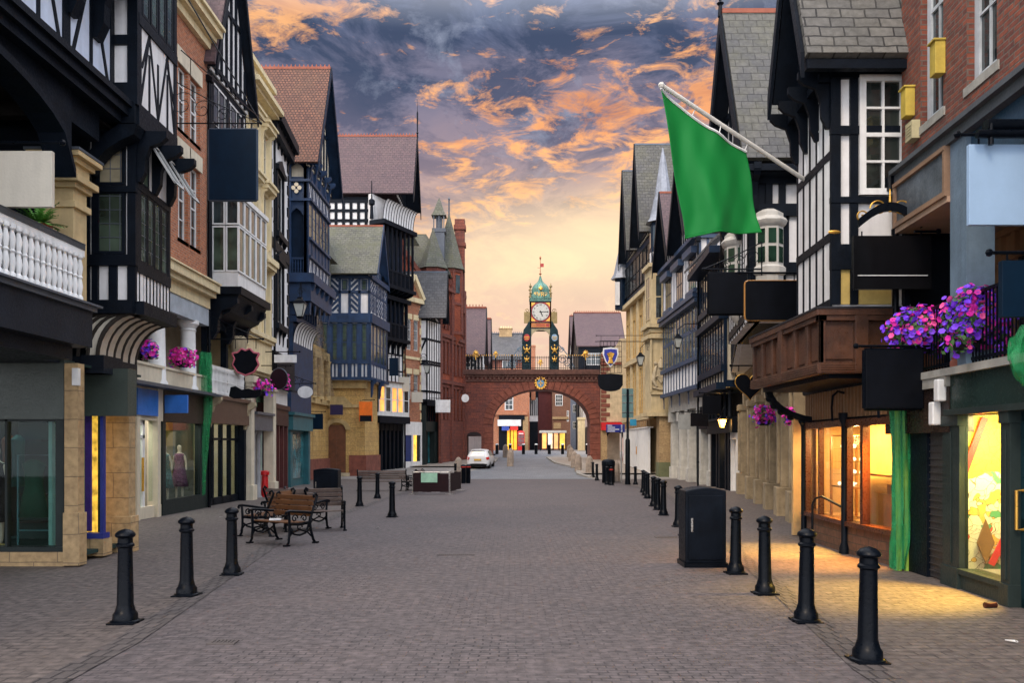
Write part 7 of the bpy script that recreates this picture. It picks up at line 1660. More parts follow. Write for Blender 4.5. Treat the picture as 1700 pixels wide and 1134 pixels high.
# ---------------------------------------------------------------- benches
WD1 = M('honey_bench_slat', (.16, .066, .024), .5, var=.3); WD2 = M('greyed_bench_slat', (.14, .10, .082), .75, var=.3)
def bench(loc, rz, ln, wood, label, group='slatted benches with scrolled iron ends'):
    R = thing('bench', label, 'bench', (0, 0, 0), group)
    m = MB()
    for k in range(4): m.box(-ln/2, ln/2, -.22+k*.125, -.12+k*.125, .43-.006*k, .455-.006*k)
    m.build('seat', wood, R, bevel=.006)
    m = MB()
    for k in range(4): z = .53+k*.105; y = .27+.28*(z-.45); m.obb((-ln/2, y, z), (ln, 0, 0), (0, .025, .008), (0, -.025, .088))
    m.build('backrest', wood, R, bevel=.006)
    for x in (-ln/2, ln/2):
        m = MB(); th = .028
        def T(pts, r=.022): m.tube([(x, a, b) for a, b in pts], r, 7)
        T([(.42, .0), (.36, .08), (.30, .25), (.27, .43), (.33, .62), (.42, .82), (.46, .93), (.42, .98), (.37, .95), (.38, .90)], .026)
        T([(-.32, .0), (-.27, .08), (-.25, .25), (-.25, .43), (-.26, .62), (-.30, .66)], .026)
        T([(.33, .60), (.15, .62), (-.05, .645), (-.26, .665), (-.33, .655), (-.345, .62), (-.32, .6)], .026)
        T([(-.26, .42), (0, .40), (.28, .42)], .03); T([(-.25, .3), (-.14, .22), (0, .19), (.14, .22), (.29, .3)], .02); T([(-.29, .12), (-.2, .24), (0, .3), (.2, .24), (.34, .12)], .016)
        scroll(m, (x, 0, .34), (0, 1, 0), (0, 0, 1), .075, 1.0, .014, steps=14); scroll(m, (x, -.12, .52), (0, 1, 0), (0, 0, 1), .08, 1.2, .014); scroll(m, (x, .12, .51), (0, -1, 0), (0, 0, 1), .08, 1.2, .014)
        m.box(x-.04, x+.04, .36, .48, 0, .03); m.box(x-.04, x+.04, -.38, -.26, 0, .03)
        m.build('iron_end', IRON, R)
    R.location = loc; R.rotation_euler.z = rz; return R
b1 = bench(at(456, 906)+Vector((0, .35, 0)), math.radians(-33), 1.05, WD1, 'nearest honey brown wooden bench with white paper on its seat'); b1.location.x += .02
b2 = copy_tree(b1, at(424, 890)+Vector((.1, .35, 0)), math.radians(-100), 'honey brown wooden bench turned side on at the left of the cluster')
b3 = bench(at(519, 882)+Vector((.0, .2, 0)), math.radians(17), 1.3, WD2, 'longer grey slatted bench at the right of the near cluster')
b6 = copy_tree(b3, at(478, 884)+Vector((0, .9, 0)), math.radians(150), 'dark slatted bench at the back of the near cluster, facing the shops')
Yb_ = YB(815); b4 = bench((XP(636, Yb_), Yb_, gz(Yb_)), math.radians(180), 2.2, WD2, 'long grey slatted bench in mid distance behind two bollards')
b5 = bench((XP(672, Yb_-1)+.1, Yb_+.3, gz(Yb_)), math.radians(262), 1.2, WD2, 'grey bench end on beside the cafe barrier')
m = MB(); p = b1.location; m.obb((p.x-.2, p.y-.1, p.z+.46), (.22, .03, 0), (-.02, .14, 0), (0, 0, .03)); tag(m.build('folded_paper', WHTP), 'folded white paper left on the near wooden bench', 'paper')
# cafe barrier
Y = YB(821); g = gz(Y); s = F/Y; R = thing('cafe_barrier', 'dark brown fabric cafe barrier with one mint panel on steel posts', 'barrier', (XP(725, Y), Y, g)); DBR = M('dark_brown_fabric', (.022, .010, .012), .7)
A_, B_ = Vector((XP(685, Y), Y, g)), Vector((XP(747, Y), Y, g)); C2 = Vector((XP(765, Y+3.4), Y+3.4, gz(Y+3.4))); D2 = Vector((XP(705, Y+2.4), Y+2.4, g))
for p, q in ((A_, B_), (B_, C2), (A_, D2)):
    m = MB(); t = (q-p).normalized(); nn = Vector((t.y, -t.x, 0))*.012; ln = (q-p).length; k = 8
    for i in range(k):
        a = p+t*(.05+(ln-.1)*i/k); b = p+t*(.05+(ln-.1)*(i+1)/k); sg = .012*math.sin(i*1.7)
        m.obb(a+Vector((0, 0, .1+sg)), b-a, nn, (0, 0, .78))
    m.build('banner', DBR, R); m = MB(); m.tube([p+Vector((0, 0, .93)), q+Vector((0, 0, .93))], .014, 8); m.build('rail', STEEL, R)
for p in (A_, B_, C2, D2): m = MB(); m.lathe([(.2, 0), (.2, .015), (.05, .03), (.02, .04), (.02, .97), (.035, .98), (0, 1.0)], p, 12); m.build('post', STEEL, R)
m = MB(); m.box(XP(699, Y), XP(726, Y), Y-.03, Y-.018, g+.50, g+.90); m.build('mint_panel', M('mint_fabric', (.33, .58, .42), .7), R)
# signposts by the arch
p = at(1042, 805); R = thing('sign_pole', 'tall black pole carrying the backs of grey green traffic signs', 'signpost', p); sS = F/p.y
m = MB(); m.lathe([(.16, 0), (.14, .2), (.13, 2.4), (.07, 2.5), (.06, (805-646)/sS)], p, 14); m.build('pole', IRON, R)
m = MB(); m.box(XP(1033, p.y), XP(1052, p.y), p.y+.08, p.y+.11, ZP(694, p.y), ZP(645, p.y)); m.build('sign_panel', M('grey_green_sign_back', (.12, .22, .22), .5), R)
for z in (655, 668, 684): m = MB(); m.box(XP(1033, p.y), XP(1052, p.y), p.y+.05, p.y+.08, ZP(z+1, p.y), ZP(z, p.y)); m.build('clamp', STEEL, R)
m = MB(); m.box(XP(1046, p.y), XP(1057, p.y), p.y+.08, p.y+.11, ZP(707, p.y), ZP(696, p.y)); m.build('sign_panel', M('cyan_sign', (.02, .25, .42), .5), R)
p = at(1031.5, 801); R = thing('direction_sign', 'dark blue direction sign with white lettering lines on a thin grey pole', 'signpost', p)
m = MB(); m.lathe([(.045, 0), (.04, ZP(706, p.y)-p.z)], p, 10); m.build('pole', M('galvanised_steel', (.35, .34, .33), .5, .5), R)
x0_, x1_ = XP(1006, p.y), XP(1037, p.y); zt_, zb_ = ZP(705, p.y), ZP(718, p.y)
m = MB(); m.box(x0_, x1_, p.y-.08, p.y-.05, zb_, zt_); o = m.build('sign_panel', M('navy_road_sign', (.01, .02, .20), .4), R)
for k, (a, t_) in enumerate(((.25, 'Station'), (.4, 'Eastgate'), (.62, 'Town Centre'), (.4, 'Museum'))):
    zz_ = zt_-(zt_-zb_)*(k+.5)/4; m = MB(); m.box(x0_+.08, x0_+.08+(x1_-x0_)*a, p.y-.085, p.y-.08, zz_-.02, zz_+.02); m.prism([(x1_-.22, p.y-.085, zz_+.035), (x1_-.22, p.y-.085, zz_-.035), (x1_-.1, p.y-.085, zz_)], (0, .004, 0)); m.build('white_line', WHTP, o)
# phone box
Y = 110; x = XP(865, Y); g = gz(Y); R = thing('phone_box', 'red telephone box with domed top beyond the arch', 'phone box', (x, Y, g)); PR = M('post_red', (.55, .012, .015), .35)
m = MB(); m.box(x-.46, x+.46, Y-.46, Y+.46, g, g+.5); m.box(x-.46, x+.46, Y-.46, Y+.46, g+2.05, g+2.35)
for sx in (-1, 1):
    for sy in (-1, 1): m.box(x+sx*.46-sx*.1, x+sx*.46, Y+sy*.46-sy*.1, Y+sy*.46, g+.5, g+2.05)
for k in range(3): m.box(x-.46, x+.46, Y-.44, Y-.41, g+.5+k*.5, g+.55+k*.5)
for k in range(3): m.box(x-.22+k*.2, x-.18+k*.2, Y-.44, Y-.41, g+.5, g+2.05)
m.build('body', PR, R); m = MB(); m.lathe([(.5, 2.35), (.45, 2.45), (.25, 2.56), (0, 2.6)], (x, Y, g), 12); m.build('roof', PR, R); m = MB(); m.box(x-.3, x+.3, Y-.47, Y-.455, g+2.12, g+2.26); m.build('lit_panel', WHTP, R); m = MB(); m.box(x-.36, x+.36, Y-.40, Y-.38, g+.5, g+2.05); m.build('glass', GLS, R)

# ---------------------------------------------------------------- car
def car(loc, rz):
    R = thing('parked_car', 'small white hatchback seen from behind parked before the left pier of the arch', 'car', (0, 0, 0))
    # stations along y (rear at -1.95): (y, half width low, half width belt, half width roof, z low, z belt, z roof)
    ST = [(-1.98, .62, .66, .60, .42, .78, .92), (-1.92, .78, .80, .60, .30, .90, 1.10), (-1.75, .84, .84, .58, .26, .95, 1.34), (-1.45, .86, .86, .58, .26, .96, 1.46), (-.8, .86, .87, .60, .24, .95, 1.49), (0, .86, .87, .60, .24, .93, 1.47), (.5, .86, .86, .56, .24, .92, 1.32), (1.0, .86, .85, .62, .24, .90, .98), (1.5, .84, .80, .60, .26, .82, .86), (1.9, .74, .66, .5, .34, .66, .70), (1.98, .5, .5, .4, .45, .58, .60)]
    def ring(y, a, b, c, zl, zb, zr):
        hp = [(a*.7, zl-.04), (a*.97, zl+.04), (a*1.0, (zl+zb)/2), (b, zb), (c+(b-c)*.45, zb+(zr-zb)*.5), (c, zr-.03), (c*.55, zr), (0, zr+.01)]
        return [(x, y, z) for x, z in hp]+[(-x, y, z) for x, z in hp[-2::-1]]
    m = MB(); rs = [ring(*s) for s in ST]; n = len(rs[0]); vs = [v for r in rs for v in r]; fs = []
    for i in range(len(rs)-1):
        for k in range(n):
            k2 = (k+1) % n; fs.append((i*n+k, (i+1)*n+k, (i+1)*n+k2, i*n+k2))
    fs.append(tuple(range(n))); fs.append(tuple(reversed(range((len(rs)-1)*n, len(rs)*n))))
    m.add(vs, fs, True); b = m.build('body', M('white_car_paint', (.72, .72, .72), .2, var=.03, bump=0), R)
    md = b.modifiers.new('s', 'SUBSURF'); md.levels = md.render_levels = 2
    BK = M('black_trim', (.012, .012, .013), .4); CG = glass_dark('car_glass', (.05, .08, .08))
    m = MB(); m.prism([(-.50, -1.88, 1.02), (.50, -1.88, 1.02), (.46, -1.72, 1.36), (-.46, -1.72, 1.36)], (0, -.035, -.012)); m.build('rear_window', CG, R, bevel=.02)
    for s_ in (-1, 1):
        m = MB(); m.prism([(s_*.80, -1.3, 1.0), (s_*.81, .55, .98), (s_*.66, .25, 1.34), (s_*.66, -1.15, 1.36)], (s_*.035, 0, .01)); m.build('side_window', CG, R)
        m = MB(); m.prism([(s_*.58, -1.965, .92), (s_*.80, -1.80, .98), (s_*.84, -1.78, .78), (s_*.66, -1.97, .74)], (s_*.01, -.045, 0)); m.build('tail_light', M('red_lens', (.55, .02, .02), .2), R, bevel=.015)
        m = MB(); m.blob((s_*.95, .55, 1.0), (.1, .07, .07), 0); m.build('door_mirror', BK, R)
        for y in (-1.25, 1.2):
            m = MB(); pr = [(.20, -.1), (.27, -.1), (.31, -.06), (.31, .06), (.27, .1), (.2, .1)]; m.lathe(pr, (0, 0, 0), 20); m.v = [Vector((s_*.76+v.z, y+v.x, .31+v.y)) for v in m.v]; o = m.build('wheel', BK, R)
            m = MB(); m.lathe([(.05, .02), (.2, .0), (.21, .09), (.19, .05)], (0, 0, 0), 14); m.v = [Vector((s_*(.79+v.z*.5), y+v.x, .31+v.y)) for v in m.v]; m.build('rim', STEEL, o)
    m = MB(); m.prism([(-.62, -1.99, .26), (.62, -1.99, .26), (.70, -1.99, .44), (.4, -2.0, .48), (-.4, -2.0, .48), (-.7, -1.99, .44)], (0, .12, 0)); m.build('rear_bumper', BK, R, bevel=.02)
    m = MB(); m.box(-.26, .26, -2.03, -2.0, .70, .82); m.build('number_plate', M('yellow_plate', (.75, .42, .03), .5), R)
    m = MB(); m.box(-.5, .5, -1.72, -1.5, 1.47, 1.50); m.build('roof_spoiler', M('white_car_paint', (.72, .72, .72)), R)
    R.location = loc; R.rotation_euler.z = rz; return R
p = at(797, 779); car(p+Vector((0, 2.0, .0)), math.radians(-5)).rotation_euler.x = math.radians(2.5)

# ---------------------------------------------------------------- hanging and wall signs
def sign(px0, px1, py0, py1, Y, mat, label, th=.06, frame=None, xwall=None, zbar=None, bar=True, rim=None, scrolls=0, name='hanging_sign', shape=None, group='signs projecting over the street', cat='sign', fw=.035):
    x0, x1, z1, z0 = XP(px0, Y), XP(px1, Y), ZP(py0, Y), ZP(py1, Y)
    R = thing(name, label, cat, ((x0+x1)/2, Y, z1), group)
    m = MB(); pts = [(x0+(x1-x0)*a, Y, z0+(z1-z0)*b) for a, b in shape] if shape else [(x0, Y, z0), (x1, Y, z0), (x1, Y, z1), (x0, Y, z1)]
    m.prism(pts, (0, th, 0)); m.build('board', mat, R, bevel=.004 if not shape else 0)
    if frame:
        m = MB(); P = [Vector(p) for p in pts]; cc = sum(P, Vector())/len(P)
        for a, b in zip(P, P[1:]+P[:1]): m.tube([a+Vector((0, th/2, 0)), b+Vector((0, th/2, 0))], fw, 6)
        m.build('frame', frame, R)
    if xwall is not None:
        zb = z1+.12 if zbar is None else zbar; s_ = 1 if xwall > x1 else -1; far = (x0 if s_ > 0 else x1)-s_*.12
        m = MB(); m.tube([(xwall, Y+th/2, zb), (far, Y+th/2, zb)], .02, 8); m.blob((far, Y+th/2, zb), .045, 0)
        for x in (x0+.12*(x1-x0), x1-.12*(x1-x0)): m.tube([(x, Y+th/2, zb), (x, Y+th/2, z1)], .012, 6)
        if scrolls:
            ln = abs(xwall-far)
            m.tube([(xwall, Y+th/2, zb+scrolls), (xwall-s_*ln*.5, Y+th/2, zb+scrolls*.45), (far, Y+th/2, zb)], .014, 6); m.tube([(xwall, Y+th/2, zb-.15), (xwall, Y+th/2, zb+scrolls)], .016, 6)
            for k in range(3): scroll(m, (xwall-s_*ln*(.15+.22*k), Y+th/2, zb+scrolls*(.42-.12*k)), (-s_, 0, 0), (0, 0, 1), scrolls*(.3-.07*k), 1.4, .011)
        m.build('bracket', IRON, R)
    return R
CRB = M('cream_sign_board', (.58, .53, .43), .6, var=.06, streak=.2); WSB = M('white_sign_board', (.72, .72, .72), .5, bump=0)
sign(-25, 86, 250, 343, 11.0, CRB, 'blank cream board hanging before the balustraded gallery, far left', .07, xwall=-7.2)
sign(347, 425, 214, 331, 24, SIGNN, 'large blank dark navy sign on a long scrolled iron bracket', .12, M('faint_blue_edge', (.03, .05, .08), .4), xwall=-9.8, zbar=ZP(203, 24), scrolls=1.3, fw=.05)
m = MB(); m.tube([(-9.8, 24, ZP(-60, 24)), (XP(432, 24), 24, ZP(203, 24))], .02, 6); m.tube([(-6.0, 15.3, 9.0), (XP(440, 24), 24, ZP(203, 24))], .012, 6); tag(m.build('stay_cable', IRON), 'thin black stay cables holding the long bracket of the navy sign', 'cable')
shield = [(.5, 0), (.8, .12), (.98, .4), (.9, .62), (1, .82), (.8, .85), (.65, 1), (.5, .93), (.35, 1), (.2, .85), (0, .82), (.1, .62), (.02, .4), (.2, .12)]
sign(385, 430, 579, 623, 27.3, SIGNB, 'black shield shaped sign edged in pink and red', .05, M('pink_red_rope', (.55, .12, .16), .5), xwall=-9.8, zbar=ZP(563, 27.3), scrolls=.8, shape=shield)
sign(380, 433, 641, 662, 27.5, SIGNB, 'black ribbon shaped plate hanging below the shield sign', .05, shape=[(0, .2), (.15, 0), (.85, .05), (1, .3), (1, .75), (.8, .65), (.6, .8), (.4, .7), (.2, 1), (.05, .9)])
sign(273, 311, 656, 686, 23.6, M('bright_blue_sign', (.03, .16, .55)), 'blank bright blue board projecting above the mannequin window', .08)
sign(455, 492, 589, 602, 33.6, WSB, 'narrow blank white board on a white bracket before the cream building', .06, xwall=-9.9)
disc_ = [(.5+.5*math.cos(2*PI*k/28), .5+.5*math.sin(2*PI*k/28)) for k in range(28)]
sign(449, 477, 612, 646, 33.0, M('dark_plum_sign', (.02, .007, .012), .4), 'round dark plum sign beneath the narrow white board', .08, LEAD, xwall=-9.9, shape=disc_, fw=.03)
sign(494, 519, 641, 661, 40, WSB, 'oval white sign on thin scrolled bracket by the navy building', .06, xwall=-10.9, shape=disc_, scrolls=.6)
sign(511, 536, 687, 713, 47, SIGNN, 'square blank navy sign low before the yellow stone columns', .06, xwall=-12.2)
sign(548, 569, 672, 689, 54.2, M('deep_purple_sign', (.02, .012, .06), .4), 'small deep purple sign over the brown arched door', .08)
sign(596, 618, 667, 700, 54.0, M('vivid_orange_sign', (.85, .17, .01), .4), 'vivid orange sign with a black strip at the stone corner', .08, xwall=-9.6)
o_ = MB(); Y = 53.95; o_.box(XP(597.5, Y), XP(617, Y), Y-.02, Y, ZP(700, Y), ZP(690, Y)); q = o_.build('black_strip', BLK, [x for x in col.objects if x.get('label', '').startswith('vivid orange')][0])
sign(646, 661, 594, 624, 58.5, SIGNN, 'upright dark grey sign in front of the lamplit bay', .08, xwall=-8.6)
sign(662, 679.5, 626, 650, 61, CRB, 'blank cream sign beneath the brick house windows', .08, xwall=-8.5)
sign(683, 701.5, 651, 668, 62.5, CRB, 'wide blank ivory sign over the glowing yellow window', .08, xwall=-7.9)
sign(723, 747.5, 664, 685, 64, WSB, 'blank white sign with violet corner before the red sandstone wall', .08, xwall=-6.3)
sign(766, 778.5, 654.5, 668, 69, WSB, 'round white lamp sign on the corner of the sandstone building', .12, xwall=-4.3, shape=disc_)
# right side
sign(1177, 1240, 453, 521, 20.2, SIGNB, 'wide blank black sign left of the orange edged one', .12, IRON, xwall=6.0, zbar=ZP(446, 20.2), scrolls=.65)
rr = [(.06, 0), (.94, 0), (.99, .03), (1, .1), (1, .9), (.99, .97), (.94, 1), (.06, 1), (.01, .97), (0, .9), (0, .1), (.01, .03)]
sign(1238, 1331, 466, 531, 17.2, SIGNB, 'blank black sign with rounded orange edging', .1, M('orange_gold_edge', (.42, .20, .05), .4), xwall=6.1, zbar=ZP(452, 17.2), shape=rr, fw=.025)
R = sign(1417, 1547, 391, 480, 12.6, M('glossy_black_sign', (.006, .006, .007), .12, bump=0), 'glossy black sign hanging from an arched bracket with gilt scrolls', .08, None, xwall=6.03, zbar=ZP(383, 12.6))
Y = 12.64; m = MB(); n_ = 10; c0, c1 = XP(1425, Y), XP(1530, Y)
for k in range(n_): f = lambda t: (c0+(c1-c0)*t, ZP(378, Y)+.25*math.sin(PI*t)); a, b = f(k/n_), f((k+1)/n_); m.prism([(a[0], Y-.03, a[1]), (b[0], Y-.03, b[1]), (b[0], Y-.03, b[1]+.13), (a[0], Y-.03, a[1]+.13)], (0, .06, 0))
m.build('arched_plate', IRON, R)
m = MB(); cm = (c0+c1)/2
for s_ in (-1, 1):
    scroll(m, (cm+s_*.17, Y, ZP(350, Y)+.04), (s_, 0, 0), (0, 0, 1), .13, 1.4, .012); scroll(m, (cm+s_*.42, Y, ZP(362, Y)+.02), (-s_, 0, 0), (0, 0, 1), .10, 1.3, .012)
m.lathe([(.02, 0), (.03, .03), (.012, .3), (0, .36)], (cm, Y, ZP(352, Y)), 8); m.blob((XP(1385, Y), Y, ZP(385, Y)), (.1, .03, .03), 0); m.build('gilt_scroll', GOLD, R)
m = MB(); Y = 12.59; m.box(XP(1424, Y), XP(1540, Y), Y-.006, Y, ZP(458, Y), ZP(456.6, Y)); m.build('pinstripe', WSB, R)
sign(1438, 1533, 581, 678, 12.05, SIGNB, 'square blank black sign in front of the green downpipe netting', .12, IRON, xwall=6.0, zbar=ZP(574, 12.05))
R = sign(1609, 1760, 239, 373, 9.6, M('pale_blue_board', (.30, .44, .62), .6, var=.05, bump=.03), 'blank pale blue board under a black lamp trough, upper right', .06, None, xwall=6.4)
Y = 9.5; m = MB(); m.tube([(XP(1622, Y), Y, ZP(222, Y)), (XP(1760, Y), Y, ZP(222, Y))], .05, 10); m.tube([(XP(1640, Y), Y+.05, ZP(206, Y)), (XP(1760, Y), Y+.05, ZP(206, Y))], .075, 12); m.tube([(XP(1645, Y), Y, ZP(240, Y)), (XP(1645, Y), Y, ZP(205, Y))], .03, 8); m.build('lamp_trough', IRON, R)
sign(1664, 1760, 432, 526, 9.2, SIGNN, 'dark sign at the right edge of view beside the flower basket', .08, None, xwall=6.1, zbar=ZP(418, 9.2))
heart = [(.5+.5*(16*math.sin(t)**3)/16, .53+.47*(13*math.cos(t)-5*math.cos(2*t)-2*math.cos(3*t)-math.cos(4*t))/15) for t in [2*PI*k/30 for k in range(30)]]
sign(1221, 1270, 617, 665, 23.5, SIGNB, 'black heart shaped sign within a thin gilt ring', .06, GOLD, xwall=7.8, zbar=ZP(607, 23.5), shape=heart, fw=.018)
sign(1166.5, 1197, 657, 688, 36, SIGNB, 'blank black sign beside the star bright lantern', .1, xwall=9.9)
sign(1147, 1176, 686, 708, 40, SIGNB, 'smaller blank black sign low and to the left of the lantern', .1, xwall=10.3)
sign(1126, 1147, 688, 713, 45, M('grey_sign_board', (.30, .31, .30), .5), 'blank grey sign before the white carved shopfront', .1, xwall=10.3)
Y = 56; R = sign(993, 1034, 620, 650, Y, SIGNB, 'black sign with curved foot hanging below the wheatsheaf frame', .1, xwall=9.4, zbar=ZP(557, Y), shape=[(0, .35), (.12, .12), (.3, .02), (.5, 0), (.7, .02), (.88, .12), (1, .35), (1, .93), (.5, 1), (0, .93)])
m = MB()
for k in range(7): x = XP(996+k*6, Y); m.box(x-.015, x+.015, Y, Y+.03, ZP(619, Y), ZP(566, Y))
for k in range(7): z = ZP(619-k*8.8, Y); m.box(XP(996, Y), XP(1032, Y), Y, Y+.03, z-.015, z+.015)
m.tube([(9.4, Y, ZP(567, Y)), (XP(988, Y), Y, ZP(567, Y))], .025, 6); m.build('iron_grid', IRON, R)
cc = (XP(1013.5, Y), ZP(593, Y)); w_ = .54
sh = [(-.8, .95), (0, 1.05), (.8, .95), (.85, .3), (.55, -.5), (0, -1.1), (-.55, -.5), (-.85, .3)]
m = MB(); m.prism([(cc[0]+a*w_*1.15, Y-.05, cc[1]+b*w_*1.15) for a, b in sh], (0, .04, 0)); m.build('shield_border', WSB, R)
m = MB(); m.prism([(cc[0]+a*w_*.95, Y-.08, cc[1]+b*w_*.95) for a, b in sh], (0, .03, 0)); m.build('shield', M('royal_blue_enamel', (.02, .03, .30), .4), R)
m = MB()
for k in range(-4, 5): m.tube([(cc[0]+k*.02, Y-.1, cc[1]-.1), (cc[0]+k*.055, Y-.1, cc[1]+.32-.02*abs(k))], [.02, .05], 5); m.tube([(cc[0]+k*.02, Y-.1, cc[1]-.1), (cc[0]+k*.04, Y-.1, cc[1]-.42)], [.02, .03], 5)
m.blob((cc[0], Y-.11, cc[1]-.08), (.14, .04, .05), 0); m.build('wheatsheaf', GOLD, R)

# ---------------------------------------------------------------- lanterns
def lantern(px, py0, py1, Y, xwall, label, lit=False):
    x = XP(px, Y); z1, z0 = ZP(py0, Y), ZP(py1, Y); h = z1-z0; R = thing('street_lantern', label, 'lantern', (x, Y, z1)); r = h*.36
    m = MB(); m.lathe([(r*.45, z0+.04*h), (r, z0+h*.62)], (x, Y, 0), 4, PI/4)
    m.build('glass', EM('lit_lantern_glass', (1, .45, .08), 7) if lit else M('pale_lantern_glass', (.50, .52, .48), .2, bump=0), R)
    m = MB()
    for k in range(4): an = PI/4+PI/2*k; m.tube([(x+r*.47*math.cos(an), Y+r*.47*math.sin(an), z0+.03*h), (x+r*1.02*math.cos(an), Y+r*1.02*math.sin(an), z0+h*.63)], .016, 5)
    m.lathe([(r*.2, z0-.06*h), (r*.5, z0), (r*.5, z0+.04*h)], (x, Y, 0), 8); m.lathe([(r*1.15, z0+h*.62), (r*1.1, z0+h*.66), (r*.4, z0+h*.86), (r*.4, z0+h*.92), (r*.1, z0+h*.95), (0, z1)], (x, Y, 0), 4, PI/4); m.build('frame', IRON, R)
    m = MB(); s_ = 1 if xwall > x else -1; m.tube([(x, Y, z1-.02), (x, Y, z1+.25*h), (x+s_*.25*abs(xwall-x), Y, z1+.6*h), (x+s_*.7*abs(xwall-x), Y, z1+.62*h), (xwall, Y, z1+.15*h), (xwall, Y, z1-.3*h)], .022, 7); scroll(m, ((x+xwall)/2, Y, z1+.2*h), (s_, 0, 0), (0, 0, 1), .2*h, 1.2, .014); m.build('bracket', IRON, R)
    return R
lantern(498, 491, 527, 40.5, -10.1, 'large glass lantern hung from the navy carved building')
lantern(620.5, 577, 604, 56.5, -9.4, 'small lantern between the blue oriel and the lamplit bay')
lantern(709, 600, 620, 63.3, -6.9, 'small dark lantern on the little timbered gable house')
lantern(1063, 584, 607, 55, 9.5, 'black lantern beside the cream stone facade, right of the wheatsheaf sign')
lantern(1125, 553, 578, 43, 9.9, 'black lantern on a hooked arm before the blue glazed bay')
lantern(1199, 688, 711, 37.5, 9.9, 'brightly lit yellow lantern over the passage', True)
lamp('POINT', (XP(1199, 37.5), 37.3, ZP(703, 37.5)), 25, (1, .6, .2), .06, name='lantern_lamp')

# ---------------------------------------------------------------- flag
Y0_, Y1_ = 13.6, 14.9; P0 = Vector((XP(1098, Y0_), Y0_, ZP(141, Y0_))); P1 = Vector((5.1, 14.75, ZP(308, 14.75)))
P1.x = XP(1351, 14.75)
R = thing('flag', 'plain green flag drooping from a long white pole angled over the street', 'flag', P1)
m = MB(); m.tube([P1, P0], .036, 12); m.blob(P0, .055, 0); m.build('pole', M('off_white_pole', (.62, .60, .54), .5), R)
def FP(px, py): t = (px-1098)/(1351-1098); Y = Y0_+(14.75-Y0_)*t; return Vector((XP(px, Y), Y, ZP(py, Y)))
Lc = [(1097, 146), (1107, 210), (1121, 290), (1133, 350), (1140, 391)]; Rc = [(1240, 252), (1246, 290), (1252, 325), (1259, 360), (1263, 384)]
def lin(P, t): t *= len(P)-1; i = min(int(t), len(P)-2); f = t-i; return P[i][0]*(1-f)+P[i+1][0]*f, P[i][1]*(1-f)+P[i+1][1]*f
nu, nv = 48, 40; vs = []; fs = []
for j in range(nv+1):
    t = j/nv; l, r = lin(Lc, t), lin(Rc, t)
    for i in range(nu+1):
        s = i/nu; sag = 9*math.sin(PI*s)*(1-t)-(4*math.sin(PI*s))*t
        px = l[0]*(1-s)+r[0]*s; py = l[1]*(1-s)+r[1]*s+sag*(1-t*.6)
        p = FP(px, py); amp = .05+.07*t
        p.y += amp*math.sin(s*8+t*1.6)+.022*math.sin(s*17-t*3)+.03*math.sin(s*5-t*5)+.008*math.sin((s*1.0+t*.5)*26); p.x += .012*math.sin(t*9+s*5); vs.append(p)
for j in range(nv):
    for i in range(nu): a = j*(nu+1)+i; fs.append((a, a+1, a+nu+2, a+nu+1))
def clothmat(name, c, tr=.35):
    mm, nt, b = newmat(name); tl = N(nt, 'ShaderNodeBsdfTranslucent'); mx = N(nt, 'ShaderNodeMixShader'); mx.inputs[0].default_value = tr
    b.inputs['Base Color'].default_value = (*c, 1); b.inputs['Roughness'].default_value = .7; tl.inputs[0].default_value = (*c, 1)
    o = [n for n in nt.nodes if n.type == 'OUTPUT_MATERIAL'][0]; L(nt, b.outputs[0], mx.inputs[1]); L(nt, tl.outputs[0], mx.inputs[2]); L(nt, mx.outputs[0], o.inputs[0])
    tcn = N(nt, 'ShaderNodeTexCoord'); wv = N(nt, 'ShaderNodeTexNoise'); wv.inputs['Scale'].default_value = 6; wv.inputs['Detail'].default_value = 6; L(nt, tcn.outputs['Object'], wv.inputs[0]); bp = N(nt, 'ShaderNodeBump'); bp.inputs['Strength'].default_value = .2; bp.inputs['Distance'].default_value = .02; L(nt, wv.outputs['Fac'], bp.inputs['Height']); L(nt, bp.outputs[0], b.inputs['Normal']); return mm
GFL = clothmat('green_flag_cloth', (.002, .27, .045), .3)
m = MB(); m.add(vs, fs, True); m.build('cloth', GFL, R, solid=.004)
m = MB(); m.tube([vs[i]+Vector((0, -.01, 0)) for i in range(nu+1)], .022, 6); m.build('white_heading', WHTP, R)
m = MB(); b0 = nv*(nu+1); m.tube([vs[b0+i] for i in range(nu+1)], .018, 6); m.build('hem', GFL, R)
m = MB()
for i in (2, 17, 32, 47): p = vs[min(i, nu)]; t = (P1-P0); k = max(0, min(1, (p-P0).dot(t)/t.dot(t))); m.tube([p, P0+t*k], .008, 5)
m.build('toggle_rope', WHTP, R)

